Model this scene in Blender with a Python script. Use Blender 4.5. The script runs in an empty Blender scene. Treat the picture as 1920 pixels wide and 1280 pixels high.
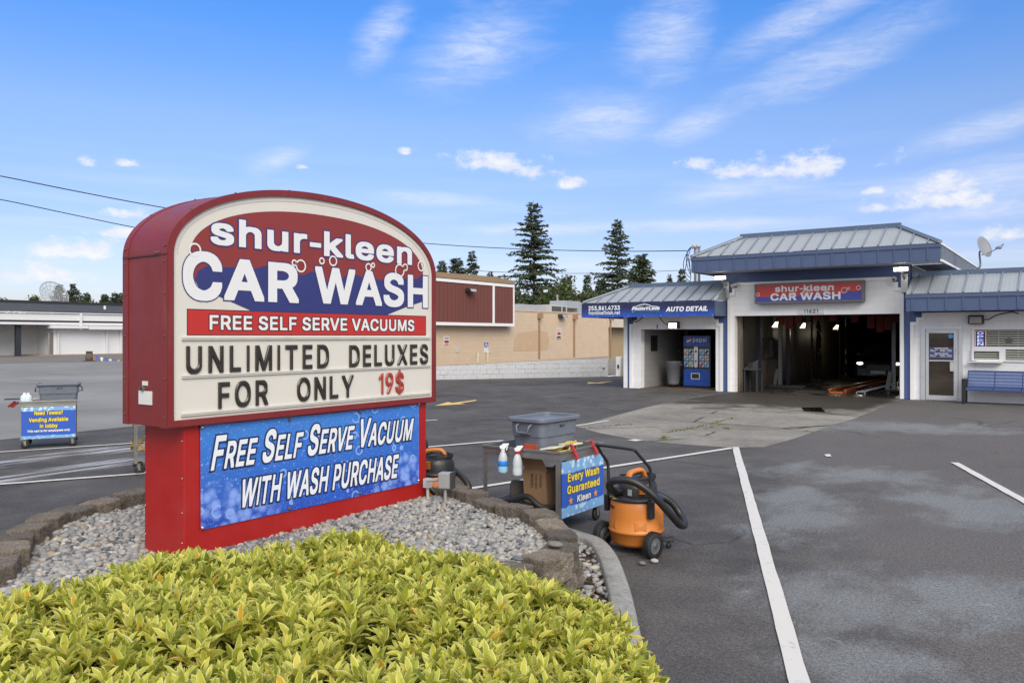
import bpy, math, random
import numpy as np
from mathutils import Vector, Matrix
from mathutils.geometry import tessellate_polygon, delaunay_2d_cdt

SC = bpy.context.scene
COL = SC.collection
R = math.radians
rnd = random.Random(7)

# ------------------------------------------------------------------ camera
CAM_H = 1.8
YAW = 35.1435
cd = bpy.data.cameras.new('camera')
cd.sensor_width = 36.0
cd.lens = 28.5
cd.shift_y = -10.0 / 1920.0
cd.clip_start = 0.05
cd.clip_end = 3000
cam = bpy.data.objects.new('camera', cd)
cam.location = (0, 0, CAM_H)
cam.rotation_euler = (R(90), 0, R(YAW))
COL.objects.link(cam)
SC.camera = cam

# ------------------------------------------------------------------ exposure and light
SC.view_settings.view_transform = 'Standard'
SC.view_settings.look = 'None'
SC.view_settings.gamma = 1.0
SC.view_settings.exposure = 0.95
SC.cycles.max_bounces = 6
SC.cycles.use_denoising = True
SC.cycles.denoising_prefilter = 'NONE'
SUN_EL, SUN_AZ = 38.0, 128.0          # azimuth clockwise from +Y
SUN_STRENGTH = 1.6
SUN_ANGLE = 40.0
SKY_STRENGTH = 0.10

sd = bpy.data.lights.new('sun', 'SUN')
sd.energy = SUN_STRENGTH
sd.angle = R(SUN_ANGLE)
sd.color = (1.0, 0.92, 0.80)
so = bpy.data.objects.new('sun', sd)
_a, _e = R(SUN_AZ), R(SUN_EL)
_d = Vector((math.sin(_a) * math.cos(_e), math.cos(_a) * math.cos(_e), math.sin(_e)))
so.rotation_euler = _d.to_track_quat('Z', 'Y').to_euler()
so.location = (0, 0, 30)
COL.objects.link(so)

# measuring helpers: a pixel of the 1920 x 1280 photograph turned into a point of the place
_F, _HY, _CX = 1520.0, 630.0, 960.0
_s, _c = math.sin(R(YAW)), math.cos(R(YAW))

def cam_pt(px, py, f):
    r = (px - _CX) / _F * f
    return Vector((r * _c - f * _s, r * _s + f * _c, CAM_H - (py - _HY) * f / _F))

def gz(px, py, z=0.0):
    return cam_pt(px, py, _F * (CAM_H - z) / (py - _HY))

def fy(px, py, Y):
    k = (px - _CX) / _F
    return cam_pt(px, py, Y / (k * _s + _c))

def fx(px, py, X):
    k = (px - _CX) / _F
    return cam_pt(px, py, X / (k * _c - _s))

# ------------------------------------------------------------------ sky
def build_world():
    w = bpy.data.worlds.new('World')
    SC.world = w
    w.use_nodes = True
    nt = w.node_tree
    nt.nodes.clear()
    N, L = nt.nodes, nt.links

    def node(t, **kw):
        n = N.new(t)
        for k, v in kw.items():
            setattr(n, k, v)
        return n

    def val(x):
        return x

    def math_(op, a, b=None, c=None, clamp=False):
        n = node('ShaderNodeMath', operation=op, use_clamp=clamp)
        for i, x in enumerate((a, b, c)):
            if x is None:
                continue
            if isinstance(x, (int, float)):
                n.inputs[i].default_value = x
            else:
                L.new(x, n.inputs[i])
        return n.outputs[0]

    def mixc(fac, a, b):
        n = node('ShaderNodeMix', data_type='RGBA')
        if isinstance(fac, (int, float)):
            n.inputs[0].default_value = fac
        else:
            L.new(fac, n.inputs[0])
        for i, x in ((6, a), (7, b)):
            if isinstance(x, tuple):
                n.inputs[i].default_value = (*x, 1)
            else:
                L.new(x, n.inputs[i])
        return n.outputs[2]

    def smooth(x, lo, hi):
        n = node('ShaderNodeMapRange', interpolation_type='SMOOTHSTEP')
        L.new(x, n.inputs[0])
        n.inputs[1].default_value = lo
        n.inputs[2].default_value = hi
        return n.outputs[0]

    tc = node('ShaderNodeTexCoord')
    sep = node('ShaderNodeSeparateXYZ')
    L.new(tc.outputs['Generated'], sep.inputs[0])
    x, y, z = sep.outputs
    az = math_('ARCTAN2', x, y)            # clockwise from +Y, radians
    el = math_('ARCSINE', z)

    sky = node('ShaderNodeTexSky', sky_type='NISHITA')
    sky.sun_disc = False
    sky.sun_elevation = R(SUN_EL)
    sky.sun_rotation = R(SUN_AZ)
    sky.altitude = 50
    sky.air_density = 1.0
    sky.dust_density = 1.2
    sky.ozone_density = 3.0
    hsv = node('ShaderNodeHueSaturation')
    hsv.inputs['Hue'].default_value = 0.512
    hsv.inputs['Saturation'].default_value = 1.12
    hsv.inputs['Value'].default_value = 1.0
    L.new(sky.outputs[0], hsv.inputs['Color'])
    base = hsv.outputs[0]

    # noise in (azimuth, elevation)
    def field(sx, sy, scale, detail=6, rough=0.6, rot=0.0, dist=0.0):
        cmb = node('ShaderNodeCombineXYZ')
        L.new(math_('MULTIPLY', az, sx), cmb.inputs[0])
        L.new(math_('MULTIPLY', el, sy), cmb.inputs[1])
        mp = node('ShaderNodeMapping')
        mp.inputs['Rotation'].default_value[2] = rot
        L.new(cmb.outputs[0], mp.inputs[0])
        n = node('ShaderNodeTexNoise')
        n.inputs['Scale'].default_value = scale
        n.inputs['Detail'].default_value = detail
        n.inputs['Roughness'].default_value = rough
        n.inputs['Distortion'].default_value = dist
        L.new(mp.outputs[0], n.inputs['Vector'])
        return n.outputs[0]

    nz = field(1, 1.6, 26, 7, 0.62)
    fine = field(1, 1.6, 60, 5, 0.6)
    wisp = field(1, 7, 5.0, 6, 0.6, 0.25, 0.4)
    wisp2 = field(1, 3.5, 9.0, 7, 0.62, -0.5, 0.6)
    low = field(1, 14, 3.0, 5, 0.55)

    def azel(px, py):
        p = cam_pt(px, py, 1.0) - Vector((0, 0, CAM_H))
        p.normalize()
        return math.atan2(p.x, p.y), math.asin(p.z)

    def blob(px, py, wx, wy, tilt=0.0, noise=nz, amp=1.5, lo=0.15, hi=0.95):
        a0, e0 = azel(px, py)
        k = 1 / 1520.0
        u = math_('SUBTRACT', az, a0)
        v = math_('SUBTRACT', el, e0)
        ct, st = math.cos(tilt), math.sin(tilt)
        uu = math_('ADD', math_('MULTIPLY', u, ct), math_('MULTIPLY', v, st))
        vv = math_('SUBTRACT', math_('MULTIPLY', v, ct), math_('MULTIPLY', u, st))
        uu = math_('DIVIDE', uu, wx * k)
        vv = math_('DIVIDE', vv, wy * k)
        if noise is nz:      # flat bases, billowing tops
            vv = math_('MULTIPLY', vv, math_('ADD', 1.0, math_('MULTIPLY', math_('LESS_THAN', vv, 0.0), 0.9)))
        d = math_('SQRT', math_('ADD', math_('MULTIPLY', uu, uu), math_('MULTIPLY', vv, vv)))
        m = math_('SUBTRACT', 1.0, d)
        m = math_('ADD', m, math_('MULTIPLY', math_('SUBTRACT', noise, 0.5), amp * 2))
        return smooth(m, lo, hi)

    def unite(ms):
        o = ms[0]
        for m in ms[1:]:
            o = math_('MAXIMUM', o, m)
        return o

    cumulus = unite([blob(a[0], a[1], a[2] * 1.15, a[3] * 1.2, *a[4:]) for a in (
        (1505, 315, 120, 34), (1385, 322, 60, 24), (1303, 312, 44, 20), (945, 310, 130, 34, -0.15),
        (1072, 345, 34, 20), (1770, 382, 110, 24), (1770, 350, 50, 26), (1645, 392, 26, 14),
        (168, 307, 20, 20), (238, 307, 22, 12), (250, 402, 50, 16), (568, 314, 18, 9), (760, 287, 12, 9),
        (1640, 358, 22, 11), (160, 472, 110, 26), (60, 520, 120, 22), (1890, 440, 60, 22), (240, 440, 70, 14))])
    soft = unite([blob(px, py, wx, wy, t, wisp2, 0.55, 0.0, 1.1) for px, py, wx, wy, t in (
        (1130, 225, 170, 75, 0.05), (1300, 232, 110, 36, 0.25), (1560, 110, 260, 60, 0.30), (1500, 40, 220, 50, 0.35),
        (1850, 240, 200, 34, 0.22), (1830, 340, 260, 50, 0.12), (1390, 355, 190, 34, 0.06), (800, 372, 180, 20, -0.02),
        (900, 90, 200, 90, 0.4), (1250, 70, 120, 110, 0.8), (720, 60, 100, 50, 0.9), (1030, 430, 330, 16, 0.0),
        (1850, 395, 190, 26, 0.08), (1350, 420, 260, 18, 0.0), (520, 300, 90, 30, 0.3))])
    grain = smooth(field(2.6, 12, 8.0, 7, 0.68, 0.5, 0.8), 0.22, 0.80)
    soft = math_('MULTIPLY', soft, math_('ADD', math_('MULTIPLY', grain, 0.8), 0.3))
    haze_band = smooth(el, 0.30, 0.0)
    veil = math_('MULTIPLY', smooth(low, 0.42, 0.75), smooth(el, 0.26, 0.04))
    streak = math_('MULTIPLY', smooth(wisp, 0.5, 0.85), smooth(el, 0.02, 0.18))

    tint = node('ShaderNodeMix', data_type='RGBA', blend_type='MULTIPLY')
    tint.inputs[0].default_value = 1.0
    L.new(base, tint.inputs[6])
    ramp = node('ShaderNodeValToRGB')
    L.new(el, ramp.inputs[0])
    ce = ramp.color_ramp.elements
    ce[0].position, ce[0].color = SKY_TINT[0]
    ce[1].position, ce[1].color = SKY_TINT[-1]
    for p_, c_ in SKY_TINT[1:-1]:
        ce.new(p_).color = c_
    L.new(ramp.outputs[0], tint.inputs[7])
    c = tint.outputs[2]
    c = mixc(math_('MULTIPLY', veil, 0.45), c, CLOUD_FAR)
    c = mixc(math_('MULTIPLY', streak, 0.04), c, CLOUD_FAR)
    c = mixc(math_('MULTIPLY', soft, 0.58), c, CLOUD_FAR)
    body = mixc(smooth(fine, 0.35, 0.7), CLOUD_DIM, CLOUD_LIT)
    c = mixc(math_('MULTIPLY', cumulus, 0.80), c, body)
    # added, unseen high cloud deck overhead and behind the viewer: neutral soft light
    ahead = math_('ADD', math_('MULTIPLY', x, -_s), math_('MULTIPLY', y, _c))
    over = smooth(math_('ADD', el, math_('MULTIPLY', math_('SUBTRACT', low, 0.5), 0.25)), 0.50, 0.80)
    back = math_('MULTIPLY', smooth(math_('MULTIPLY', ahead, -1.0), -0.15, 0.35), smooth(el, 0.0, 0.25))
    fill_deck = math_('MULTIPLY', math_('MAXIMUM', over, back), 0.92)
    c = mixc(fill_deck, c, mixc(smooth(wisp, 0.3, 0.7), FILL_CLOUD, scale_c(FILL_CLOUD, 1.35)))
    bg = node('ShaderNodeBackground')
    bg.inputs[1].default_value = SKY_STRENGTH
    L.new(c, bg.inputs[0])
    out = node('ShaderNodeOutputWorld')
    L.new(bg.outputs[0], out.inputs[0])
    w.cycles.sampling_method = 'MANUAL'
    w.cycles.sample_map_resolution = 512

def scale_c(c, k):
    return tuple(v * k for v in c)
FILL_CLOUD = (4.75, 4.85, 5.05)
SKY_TINT = [(0.0, (.82, .73, .85, 1)), (0.13, (.80, .75, .87, 1)), (0.25, (.93, .93, .95, 1)), (0.37, (.52, .91, 1.15, 1)), (0.6, (.40, .8, 1.15, 1))]
CLOUD_FAR = (4.7, 4.85, 5.35)
CLOUD_LIT = (5.35, 5.25, 5.25)
CLOUD_DIM = (4.5, 4.55, 4.85)
build_world()
GLYPH = {
'A': (510, [[183,529,295,529,297,526,481,26,483,-19,375,-19,323,122,155,122,105,-19,-4,-19,-3,21],[238,366,189,221,190,219,288,219,288,224,241,364]]),
'B': (486, [[41,529,271,529,309,525,341,514,364,502,386,482,397,469,410,444,417,414,418,339,407,301,396,284,380,269,412,239,429,209,437,176,438,104,432,74,421,49,407,29,386,10,346,-9,291,-20,40,-19],[145,209,146,77,244,77,276,83,296,90,311,101,330,126,332,141,320,169,299,190,279,201,239,210],[145,306,229,305,254,310,271,318,293,334,307,354,314,371,308,389,289,412,259,427,224,432,146,432]]),
'C': (540, [[394,510,424,490,442,473,472,432,485,402,492,372,493,329,389,328,370,374,355,392,332,413,307,425,282,433,267,434,242,430,217,420,187,400,163,374,149,352,136,322,126,277,124,252,128,217,144,167,158,142,175,119,197,101,217,89,242,79,267,74,307,84,345,107,370,134,389,180,492,181,492,137,475,82,452,47,427,21,394,-1,352,-18,307,-26,229,-26,184,-19,152,-7,104,24,73,57,49,97,29,154,21,209,21,299,30,362,48,409,74,452,102,482,142,510,184,527,229,535,307,535,349,528]]),
'D': (532, [[41,529,256,529,311,522,351,509,386,490,419,461,437,439,462,391,477,336,481,294,480,191,470,141,450,91,419,49,386,20,344,-2,286,-17,251,-20,40,-19],[146,77,221,78,261,85,289,96,316,113,337,134,350,151,364,181,375,219,378,249,375,291,364,329,350,359,331,383,309,402,276,419,251,427,219,431,145,431]]),
'E': (449, [[394,-20,40,-19,41,529,391,529,391,432,145,431,145,306,374,305,376,211,374,209,146,209,145,79,394,77]]),
'F': (440, [[41,-20,41,529,386,529,389,526,389,434,386,432,146,432,145,429,145,299,364,298,366,296,366,204,364,201,146,201,145,-19]]),
'G': (550, [[162,520,194,530,239,536,304,535,364,522,397,508,432,482,462,447,483,409,494,369,493,329,389,329,365,377,344,400,329,412,304,425,279,433,264,434,242,430,204,413,173,387,150,354,131,304,124,257,126,232,136,187,153,149,174,122,204,96,237,81,269,74,309,84,347,106,373,137,390,177,264,179,264,276,498,274,497,157,492,124,483,94,462,57,439,29,409,6,377,-11,344,-21,299,-27,222,-26,194,-21,162,-11,117,14,87,40,61,74,41,114,26,167,20,219,21,299,26,339,34,374,54,422,81,462,119,497]]),
'H': (547, [[41,-20,41,529,141,529,145,526,146,309,371,309,373,526,374,529,476,528,477,-19,373,-19,371,212,146,212,145,-19]]),
'I': (330, [[12,529,287,529,289,526,289,434,205,432,203,429,203,79,288,76,287,-20,11,-19,11,76,98,79,98,429,95,432,12,432]]),
'J': (426, [[354,529,356,114,353,84,340,47,325,24,304,4,279,-11,252,-21,214,-27,149,-26,117,-21,92,-12,69,1,49,19,34,39,24,59,14,107,14,192,117,192,121,132,129,112,144,91,164,78,184,72,207,79,224,91,238,107,245,122,252,159,252,527]]),
'K': (497, [[468,-19,351,-19,194,199,145,146,145,-19,40,-19,41,529,141,529,145,526,146,314,344,528,466,529,468,489,280,286,468,21]]),
'L': (423, [[41,529,141,529,145,526,145,79,379,77,381,74,381,-19,40,-19]]),
'M': (658, [[41,529,171,528,297,209,314,159,456,528,586,529,586,-20,485,-19,484,290,362,-19,359,-20,265,-19,144,288,142,-19,40,-19]]),
'N': (553, [[41,529,156,528,379,181,379,526,381,529,481,529,483,-19,366,-19,146,329,145,-19,40,-19]]),
'O': (563, [[372,-12,342,-21,307,-26,237,-27,194,-21,162,-11,122,11,90,37,58,79,38,122,26,169,20,219,21,299,33,372,56,424,86,467,122,498,169,523,197,530,229,535,292,536,327,533,372,520,409,500,448,467,472,434,495,387,507,342,513,292,512,204,500,134,482,92,452,47,417,14],[269,434,244,430,212,417,197,408,171,384,153,359,139,329,128,292,124,257,126,232,134,194,144,167,163,134,182,113,204,96,234,81,264,74,292,79,322,91,344,106,365,127,382,152,395,179,405,214,410,252,405,294,397,324,385,352,365,382,347,400,322,417,292,430]]),
'P': (475, [[41,-20,41,529,266,529,316,522,354,507,379,489,400,466,414,441,425,409,429,371,427,301,420,269,405,236,386,213,369,198,344,183,319,173,264,165,146,165,145,-19],[145,264,224,262,246,265,271,273,294,288,312,311,323,346,315,379,300,401,279,418,246,429,224,432,145,431]]),
'Q': (563, [[487,-68,382,-68,344,-20,302,-27,232,-27,199,-22,172,-15,139,0,109,20,78,51,60,76,36,128,23,183,20,288,26,341,41,393,66,441,94,475,132,504,174,524,219,534,302,535,332,532,374,519,414,497,444,470,473,433,495,388,507,341,512,303,512,203,505,153,490,108,470,71,442,36,488,-27],[267,435,239,429,212,417,189,402,168,381,149,351,138,328,131,303,124,258,128,216,136,186,151,153,166,131,185,111,209,93,237,81,267,74,273,76,226,138,226,178,332,179,369,133,387,161,397,186,405,213,410,251,407,281,397,323,388,346,370,376,348,398,324,416,294,429]]),
'R': (479, [[41,529,266,529,306,525,334,517,361,504,384,487,402,466,417,439,427,404,430,379,427,301,420,271,404,241,384,218,352,196,447,21,446,-20,332,-19,229,174,224,178,145,176,145,-19,40,-19],[145,276,239,276,269,283,289,293,310,314,322,344,323,354,320,371,307,396,286,415,249,429,226,432,146,432]]),
'S': (477, [[317,525,349,511,369,497,390,477,403,460,415,432,420,410,419,358,319,358,308,390,284,416,257,430,224,437,194,431,169,418,146,395,138,375,144,362,155,350,182,331,219,317,299,295,339,280,374,261,397,241,417,212,428,175,428,102,420,70,407,45,384,17,359,-1,319,-19,267,-28,192,-29,159,-26,127,-18,102,-8,77,6,56,25,39,47,21,92,18,115,19,157,122,157,136,117,154,97,179,81,219,71,249,75,287,91,310,112,323,140,312,159,284,180,239,198,127,232,92,249,61,275,41,305,33,332,32,400,39,437,51,462,72,488,99,508,137,525,169,533,197,536,259,536]]),
'T': (479, [[276,-20,172,-19,172,431,13,432,13,529,436,529,437,526,436,432,277,431]]),
'U': (547, [[41,529,144,528,145,188,148,163,164,128,189,100,219,82,259,72,299,82,331,102,352,126,367,158,373,191,373,528,477,528,477,141,475,123,467,91,455,63,437,38,406,10,366,-13,321,-25,289,-28,196,-25,156,-15,121,2,89,28,71,51,51,88,41,136]]),
'V': (510, [[-2,529,103,529,105,526,240,142,374,526,378,529,480,529,483,526,480,481,298,-20,184,-19,-3,486]]),
'W': (716, [[-2,529,100,529,103,526,193,178,286,526,288,529,398,529,403,516,493,177,583,526,585,529,688,529,688,484,551,-19,435,-19,343,319,251,-19,135,-19,-3,486]]),
'X': (504, [[-1,-20,-1,21,166,261,11,486,9,526,12,529,124,528,237,360,354,529,464,529,465,486,310,264,475,21,476,-19,362,-20,237,162,112,-19]]),
'Y': (502, [[185,-20,183,189,-4,489,-2,529,110,529,234,326,238,325,360,527,473,529,475,526,474,486,289,189,288,-19]]),
'Z': (468, [[22,529,414,529,417,526,415,439,167,79,419,77,419,-20,22,-19,23,69,271,431,22,432]]),
'a': (419, [[354,-20,259,-20,254,-9,232,-21,214,-26,189,-29,124,-28,97,-23,69,-13,44,5,31,20,18,43,12,68,10,135,16,165,32,192,54,211,87,226,147,239,232,250,244,254,252,263,245,280,229,296,212,305,197,309,172,304,149,291,131,273,119,254,79,254,22,272,21,310,23,318,41,348,64,371,99,391,134,401,169,404,229,404,264,398,287,391,309,378,335,353,350,323,357,280,357,-17],[255,155,182,146,154,139,127,123,118,113,116,103,129,84,149,72,169,67,194,72,224,90,240,108,252,133]]),
'b': (454, [[34,529,133,528,134,386,136,383,159,396,191,404,259,404,284,401,319,389,340,376,364,353,385,323,399,288,409,241,410,153,407,123,395,76,377,41,351,10,324,-10,294,-22,256,-28,201,-28,176,-25,156,-18,134,-4,132,-19,129,-20,33,-19],[219,69,236,73,251,80,277,103,297,141,307,186,300,231,282,268,256,294,221,308,204,304,184,294,158,268,143,238,133,191,143,141,161,106,189,80]]),
'c': (426, [[320,379,351,353,374,318,382,296,380,257,323,242,285,242,266,276,245,294,225,304,208,308,188,303,158,284,135,253,120,208,117,191,120,168,132,128,152,98,178,77,205,68,230,74,255,90,271,108,285,137,325,137,380,123,383,121,383,83,369,48,351,23,328,2,303,-12,263,-25,235,-28,170,-28,140,-23,108,-10,78,10,52,38,32,73,20,111,15,146,15,231,22,276,37,313,60,348,88,374,113,389,150,401,178,404,245,404,283,396]]),
'd': (454, [[390,529,391,-19,295,-20,293,-4,270,-17,248,-25,225,-28,168,-28,133,-23,105,-12,76,8,49,38,32,71,20,111,15,146,15,231,22,278,40,323,54,346,73,366,100,386,130,399,165,404,235,404,265,396,288,384,290,386,291,528],[203,69,235,80,264,106,281,138,291,188,284,231,267,268,240,294,228,301,205,308,188,304,168,294,142,268,127,238,117,193,124,148,142,111,156,93,173,80]]),
'e': (434, [[118,392,150,401,175,404,243,404,280,396,313,381,335,365,359,338,371,316,384,281,389,256,391,228,390,150,122,148,135,118,155,93,178,78,210,68,233,72,253,82,268,96,288,126,325,126,384,111,385,71,373,43,348,12,310,-12,283,-22,243,-28,173,-28,133,-20,108,-10,75,12,50,41,34,68,22,101,15,146,15,228,22,273,39,318,60,348,90,376],[126,243,280,243,266,271,250,288,230,301,205,309,185,304,163,291,140,268]]),
'f': (284, [[63,-20,61,304,58,307,-12,307,-13,399,60,400,61,464,67,489,79,511,108,535,130,545,163,550,225,550,260,542,263,539,263,501,248,450,208,449,195,452,188,449,170,434,163,414,163,400,248,399,249,309,162,306,161,-19]]),
'g': (455, [[390,399,392,-42,389,-67,378,-97,361,-122,333,-145,308,-157,268,-168,238,-171,165,-170,123,-163,90,-150,61,-129,35,-97,30,-87,31,-49,80,-21,120,-21,148,-52,163,-63,195,-75,215,-75,250,-63,271,-47,286,-22,291,3,290,6,258,-10,228,-15,163,-15,143,-12,115,-5,95,5,70,23,52,43,27,88,19,116,15,148,14,223,17,256,27,296,40,323,55,346,83,374,113,392,143,401,168,404,233,404,265,397,290,382,293,383,293,398,295,399],[205,308,188,304,168,294,142,268,127,238,117,196,125,153,142,118,170,92,205,81,235,90,264,113,281,143,292,191,283,236,264,273,238,297]]),
'h': (440, [[34,529,131,529,134,526,134,386,136,385,161,397,191,404,274,402,304,394,321,385,343,366,355,351,370,319,377,274,376,-20,275,-19,274,239,267,264,254,283,234,299,209,307,189,301,165,286,148,266,138,244,134,216,134,-19,33,-19]]),
'i': (197, [[133,-20,33,-19,33,396,35,400,133,399],[27,524,40,537,60,544,108,544,128,537,141,524,146,506,146,459,138,439,125,428,110,423,58,423,35,433,26,444,21,459,21,506]]),
'j': (197, [[131,399,134,396,134,-56,130,-89,122,-109,110,-129,96,-142,79,-152,41,-162,-29,-163,-30,-69,-29,-66,-1,-65,11,-60,24,-46,32,-21,33,399],[137,529,146,509,146,459,142,446,131,432,109,423,59,423,41,429,28,441,21,464,21,504,25,521,36,535,59,544,109,544,124,539]]),
'k': (411, [[34,529,131,529,134,526,134,269,136,268,265,399,380,399,380,359,239,214,391,21,391,-20,274,-20,151,135,134,119,134,-19,33,-19]]),
'l': (219, [[34,529,131,529,134,526,135,96,141,81,149,75,189,74,200,26,199,-18,169,-22,111,-22,81,-17,61,-7,50,4,36,34,33,56]]),
'm': (640, [[577,-19,475,-19,475,251,469,271,457,289,441,300,419,308,399,302,379,288,366,271,358,251,355,231,355,-19,255,-19,255,239,252,259,245,276,234,290,219,301,199,308,176,300,156,283,143,264,135,241,134,-19,34,-20,33,399,129,400,132,399,134,385,154,397,179,405,256,405,289,395,304,384,319,368,359,394,381,402,411,406,479,405,506,397,529,385,544,371,559,351,569,329,575,304,577,281]]),
'n': (440, [[376,-20,275,-19,274,239,267,264,254,283,234,299,209,307,189,301,165,286,148,266,138,244,134,216,134,-19,33,-19,34,400,129,400,132,399,134,383,161,397,191,404,274,402,314,389,329,380,350,359,362,339,370,319,377,274]]),
'o': (445, [[113,-13,78,10,52,38,34,68,22,101,15,146,15,228,19,263,32,303,52,338,73,362,103,384,133,397,168,404,238,404,275,399,303,389,340,364,361,341,381,308,393,273,401,218,401,156,394,103,381,68,361,36,340,13,308,-10,275,-22,245,-28,170,-28,140,-23],[208,308,178,299,163,289,148,273,127,236,117,191,120,168,127,141,148,103,160,90,178,77,208,68,225,72,245,82,272,108,288,141,299,188,288,236,271,268,245,294,225,304]]),
'p': (454, [[34,-163,33,399,129,399,132,399,134,382,154,394,179,402,261,404,301,396,324,386,354,364,377,336,395,301,407,256,410,224,410,144,402,99,385,54,364,24,346,6,319,-13,286,-24,254,-28,189,-27,166,-22,134,-6,134,-161],[219,69,236,73,251,80,280,106,299,146,307,189,300,231,280,271,256,294,236,304,221,308,204,304,184,294,160,271,141,231,133,189,143,141,161,106,189,80]]),
'q': (454, [[390,-163,290,-161,290,-6,260,-22,235,-27,170,-28,140,-25,110,-15,85,0,63,21,40,54,24,91,15,146,14,221,19,266,30,301,49,339,79,371,108,390,133,399,163,404,228,404,258,399,290,382,295,399,391,399],[203,308,183,302,168,294,143,269,125,231,117,186,127,141,145,106,173,80,205,69,240,83,264,106,276,126,283,146,291,191,284,231,266,269,240,294,220,304]]),
'r': (289, [[34,-20,33,399,129,400,132,399,134,388,151,397,181,405,261,404,263,304,209,305,184,297,166,287,153,274,138,246,134,224,134,-19]]),
's': (395, [[277,391,307,372,330,343,343,313,342,269,289,257,249,257,238,278,222,297,204,307,187,311,154,299,138,286,133,276,142,265,162,252,277,221,304,209,327,191,343,168,350,141,351,73,342,43,325,18,304,0,277,-15,252,-23,222,-28,142,-28,112,-23,82,-12,52,8,28,38,16,73,17,114,72,126,112,126,126,98,137,86,159,72,182,67,217,77,231,88,243,103,232,118,219,126,92,162,64,178,47,194,34,216,27,248,27,301,31,323,37,338,55,363,74,379,97,391,129,401,157,404,227,404,257,399]]),
't': (257, [[230,-19,198,-24,140,-24,105,-18,73,1,62,12,52,30,47,47,44,72,44,305,43,307,-12,307,-14,310,-14,397,44,400,45,490,145,490,147,400,224,397,223,307,148,307,146,305,146,115,150,92,163,76,173,72,222,72,233,22,233,-15]]),
'u': (440, [[34,399,133,399,136,139,143,116,156,96,171,83,199,72,226,80,244,92,265,119,272,139,275,161,276,399,377,399,376,-20,281,-20,278,-19,276,-3,251,-17,219,-25,146,-25,119,-19,99,-11,66,14,43,51,33,99]]),
'v': (419, [[-2,399,104,399,194,151,285,399,390,399,389,354,246,-20,142,-19,-2,356]]),
'w': (597, [[564,399,565,359,449,-20,348,-19,284,206,219,-19,117,-19,3,356,4,400,107,399,169,176,172,179,234,400,336,399,396,177,399,179,460,399]]),
'x': (409, [[2,-20,1,21,121,194,9,359,9,399,120,399,190,290,262,399,371,399,371,359,259,191,375,24,378,19,378,-19,267,-20,190,98,112,-19]]),
'y': (419, [[29,-159,27,-119,41,-67,91,-67,101,-62,119,-41,135,-1,-2,356,-2,399,104,399,194,151,285,399,390,399,389,354,222,-84,209,-109,197,-126,179,-144,161,-155,141,-162,119,-165,61,-165]]),
'z': (410, [[358,-20,22,-19,22,66,204,301,29,304,29,399,352,399,351,309,175,76,358,75]]),
'0': (483, [[282,532,324,517,357,492,385,457,407,407,417,367,425,304,425,204,418,142,402,87,385,52,365,24,337,-1,307,-17,264,-26,197,-27,172,-24,129,-9,95,17,68,52,48,94,36,139,28,202,28,304,36,367,49,414,66,452,91,487,122,512,154,528,192,535,252,536],[227,438,209,432,189,420,171,402,158,382,139,329,130,259,131,229,138,182,146,154,158,127,171,107,189,88,204,79,227,71,249,79,264,88,283,107,293,122,313,172,320,207,323,249,322,279,315,327,295,382,282,402,264,420,244,432]]),
'1': (483, [[410,-20,56,-19,58,75,192,76,192,399,105,338,68,338,66,341,66,446,178,528,293,529,296,526,296,76,410,74]]),
'2': (483, [[45,-20,45,69,253,291,288,341,298,371,291,394,275,414,248,432,220,437,190,426,169,409,152,379,145,342,48,342,47,406,52,431,64,459,82,484,108,507,140,524,165,532,198,535,268,535,293,530,325,517,345,505,365,486,383,461,393,441,401,404,401,341,396,311,378,271,348,229,301,174,209,79,408,77,409,-19]]),
'3': (483, [[52,529,392,527,391,439,278,309,302,305,330,295,367,270,396,234,411,192,413,119,411,97,403,69,378,29,355,8,335,-4,300,-19,257,-26,187,-27,157,-24,120,-13,90,1,57,28,39,54,30,77,24,102,25,152,127,152,137,122,156,97,180,81,217,71,250,78,277,94,296,114,307,144,301,167,291,184,272,203,252,215,217,225,137,229,137,319,234,429,232,432,52,432,50,434,50,527]]),
'4': (483, [[328,529,329,486,151,184,261,183,262,336,361,338,363,184,433,181,433,89,431,85,363,84,361,-20,263,-20,261,85,21,85,20,179,226,527]]),
'5': (483, [[386,528,386,433,171,431,162,349,163,347,196,353,251,354,296,347,338,328,374,294,389,272,400,249,410,207,409,114,396,69,377,37,355,14,326,-6,296,-19,258,-26,191,-27,153,-21,126,-12,106,-1,83,16,65,37,53,57,40,102,41,151,141,151,153,117,171,95,191,81,221,71,251,81,278,102,297,129,306,162,297,194,281,219,258,240,231,252,213,255,193,250,168,240,146,226,103,226,47,234,48,279,76,527]]),
'6': (483, [[340,529,341,487,236,334,282,332,325,320,357,300,381,274,401,234,408,199,409,122,401,82,390,57,368,24,337,-1,307,-17,282,-24,255,-27,190,-26,152,-19,112,1,85,25,64,54,52,84,44,124,44,189,46,214,57,252,74,289,102,337,232,528],[227,71,252,79,280,101,298,129,306,157,298,187,280,214,252,235,227,243,195,232,172,214,154,187,146,159,154,129,173,99,197,81]]),
'7': (483, [[78,-20,77,21,284,431,43,432,43,529,408,529,411,526,409,426,186,-18]]),
'8': (483, [[293,530,328,517,358,497,382,469,396,439,402,402,399,332,384,294,363,269,396,234,409,212,416,192,421,164,421,107,416,79,399,42,378,18,351,-2,318,-16,288,-24,256,-27,186,-26,143,-19,106,-4,76,17,48,52,35,84,32,107,32,162,37,194,45,214,58,237,89,267,63,304,53,334,50,399,55,437,70,469,88,491,108,508,136,523,158,530,191,535,263,535],[314,139,306,162,286,188,258,205,226,214,193,205,166,187,150,169,137,139,150,109,168,91,191,79,226,70,256,76,283,91,306,117],[297,377,287,402,271,420,248,433,226,438,203,432,179,417,163,397,155,374,165,349,178,334,201,319,226,311,251,318,273,333,289,354]]),
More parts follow.
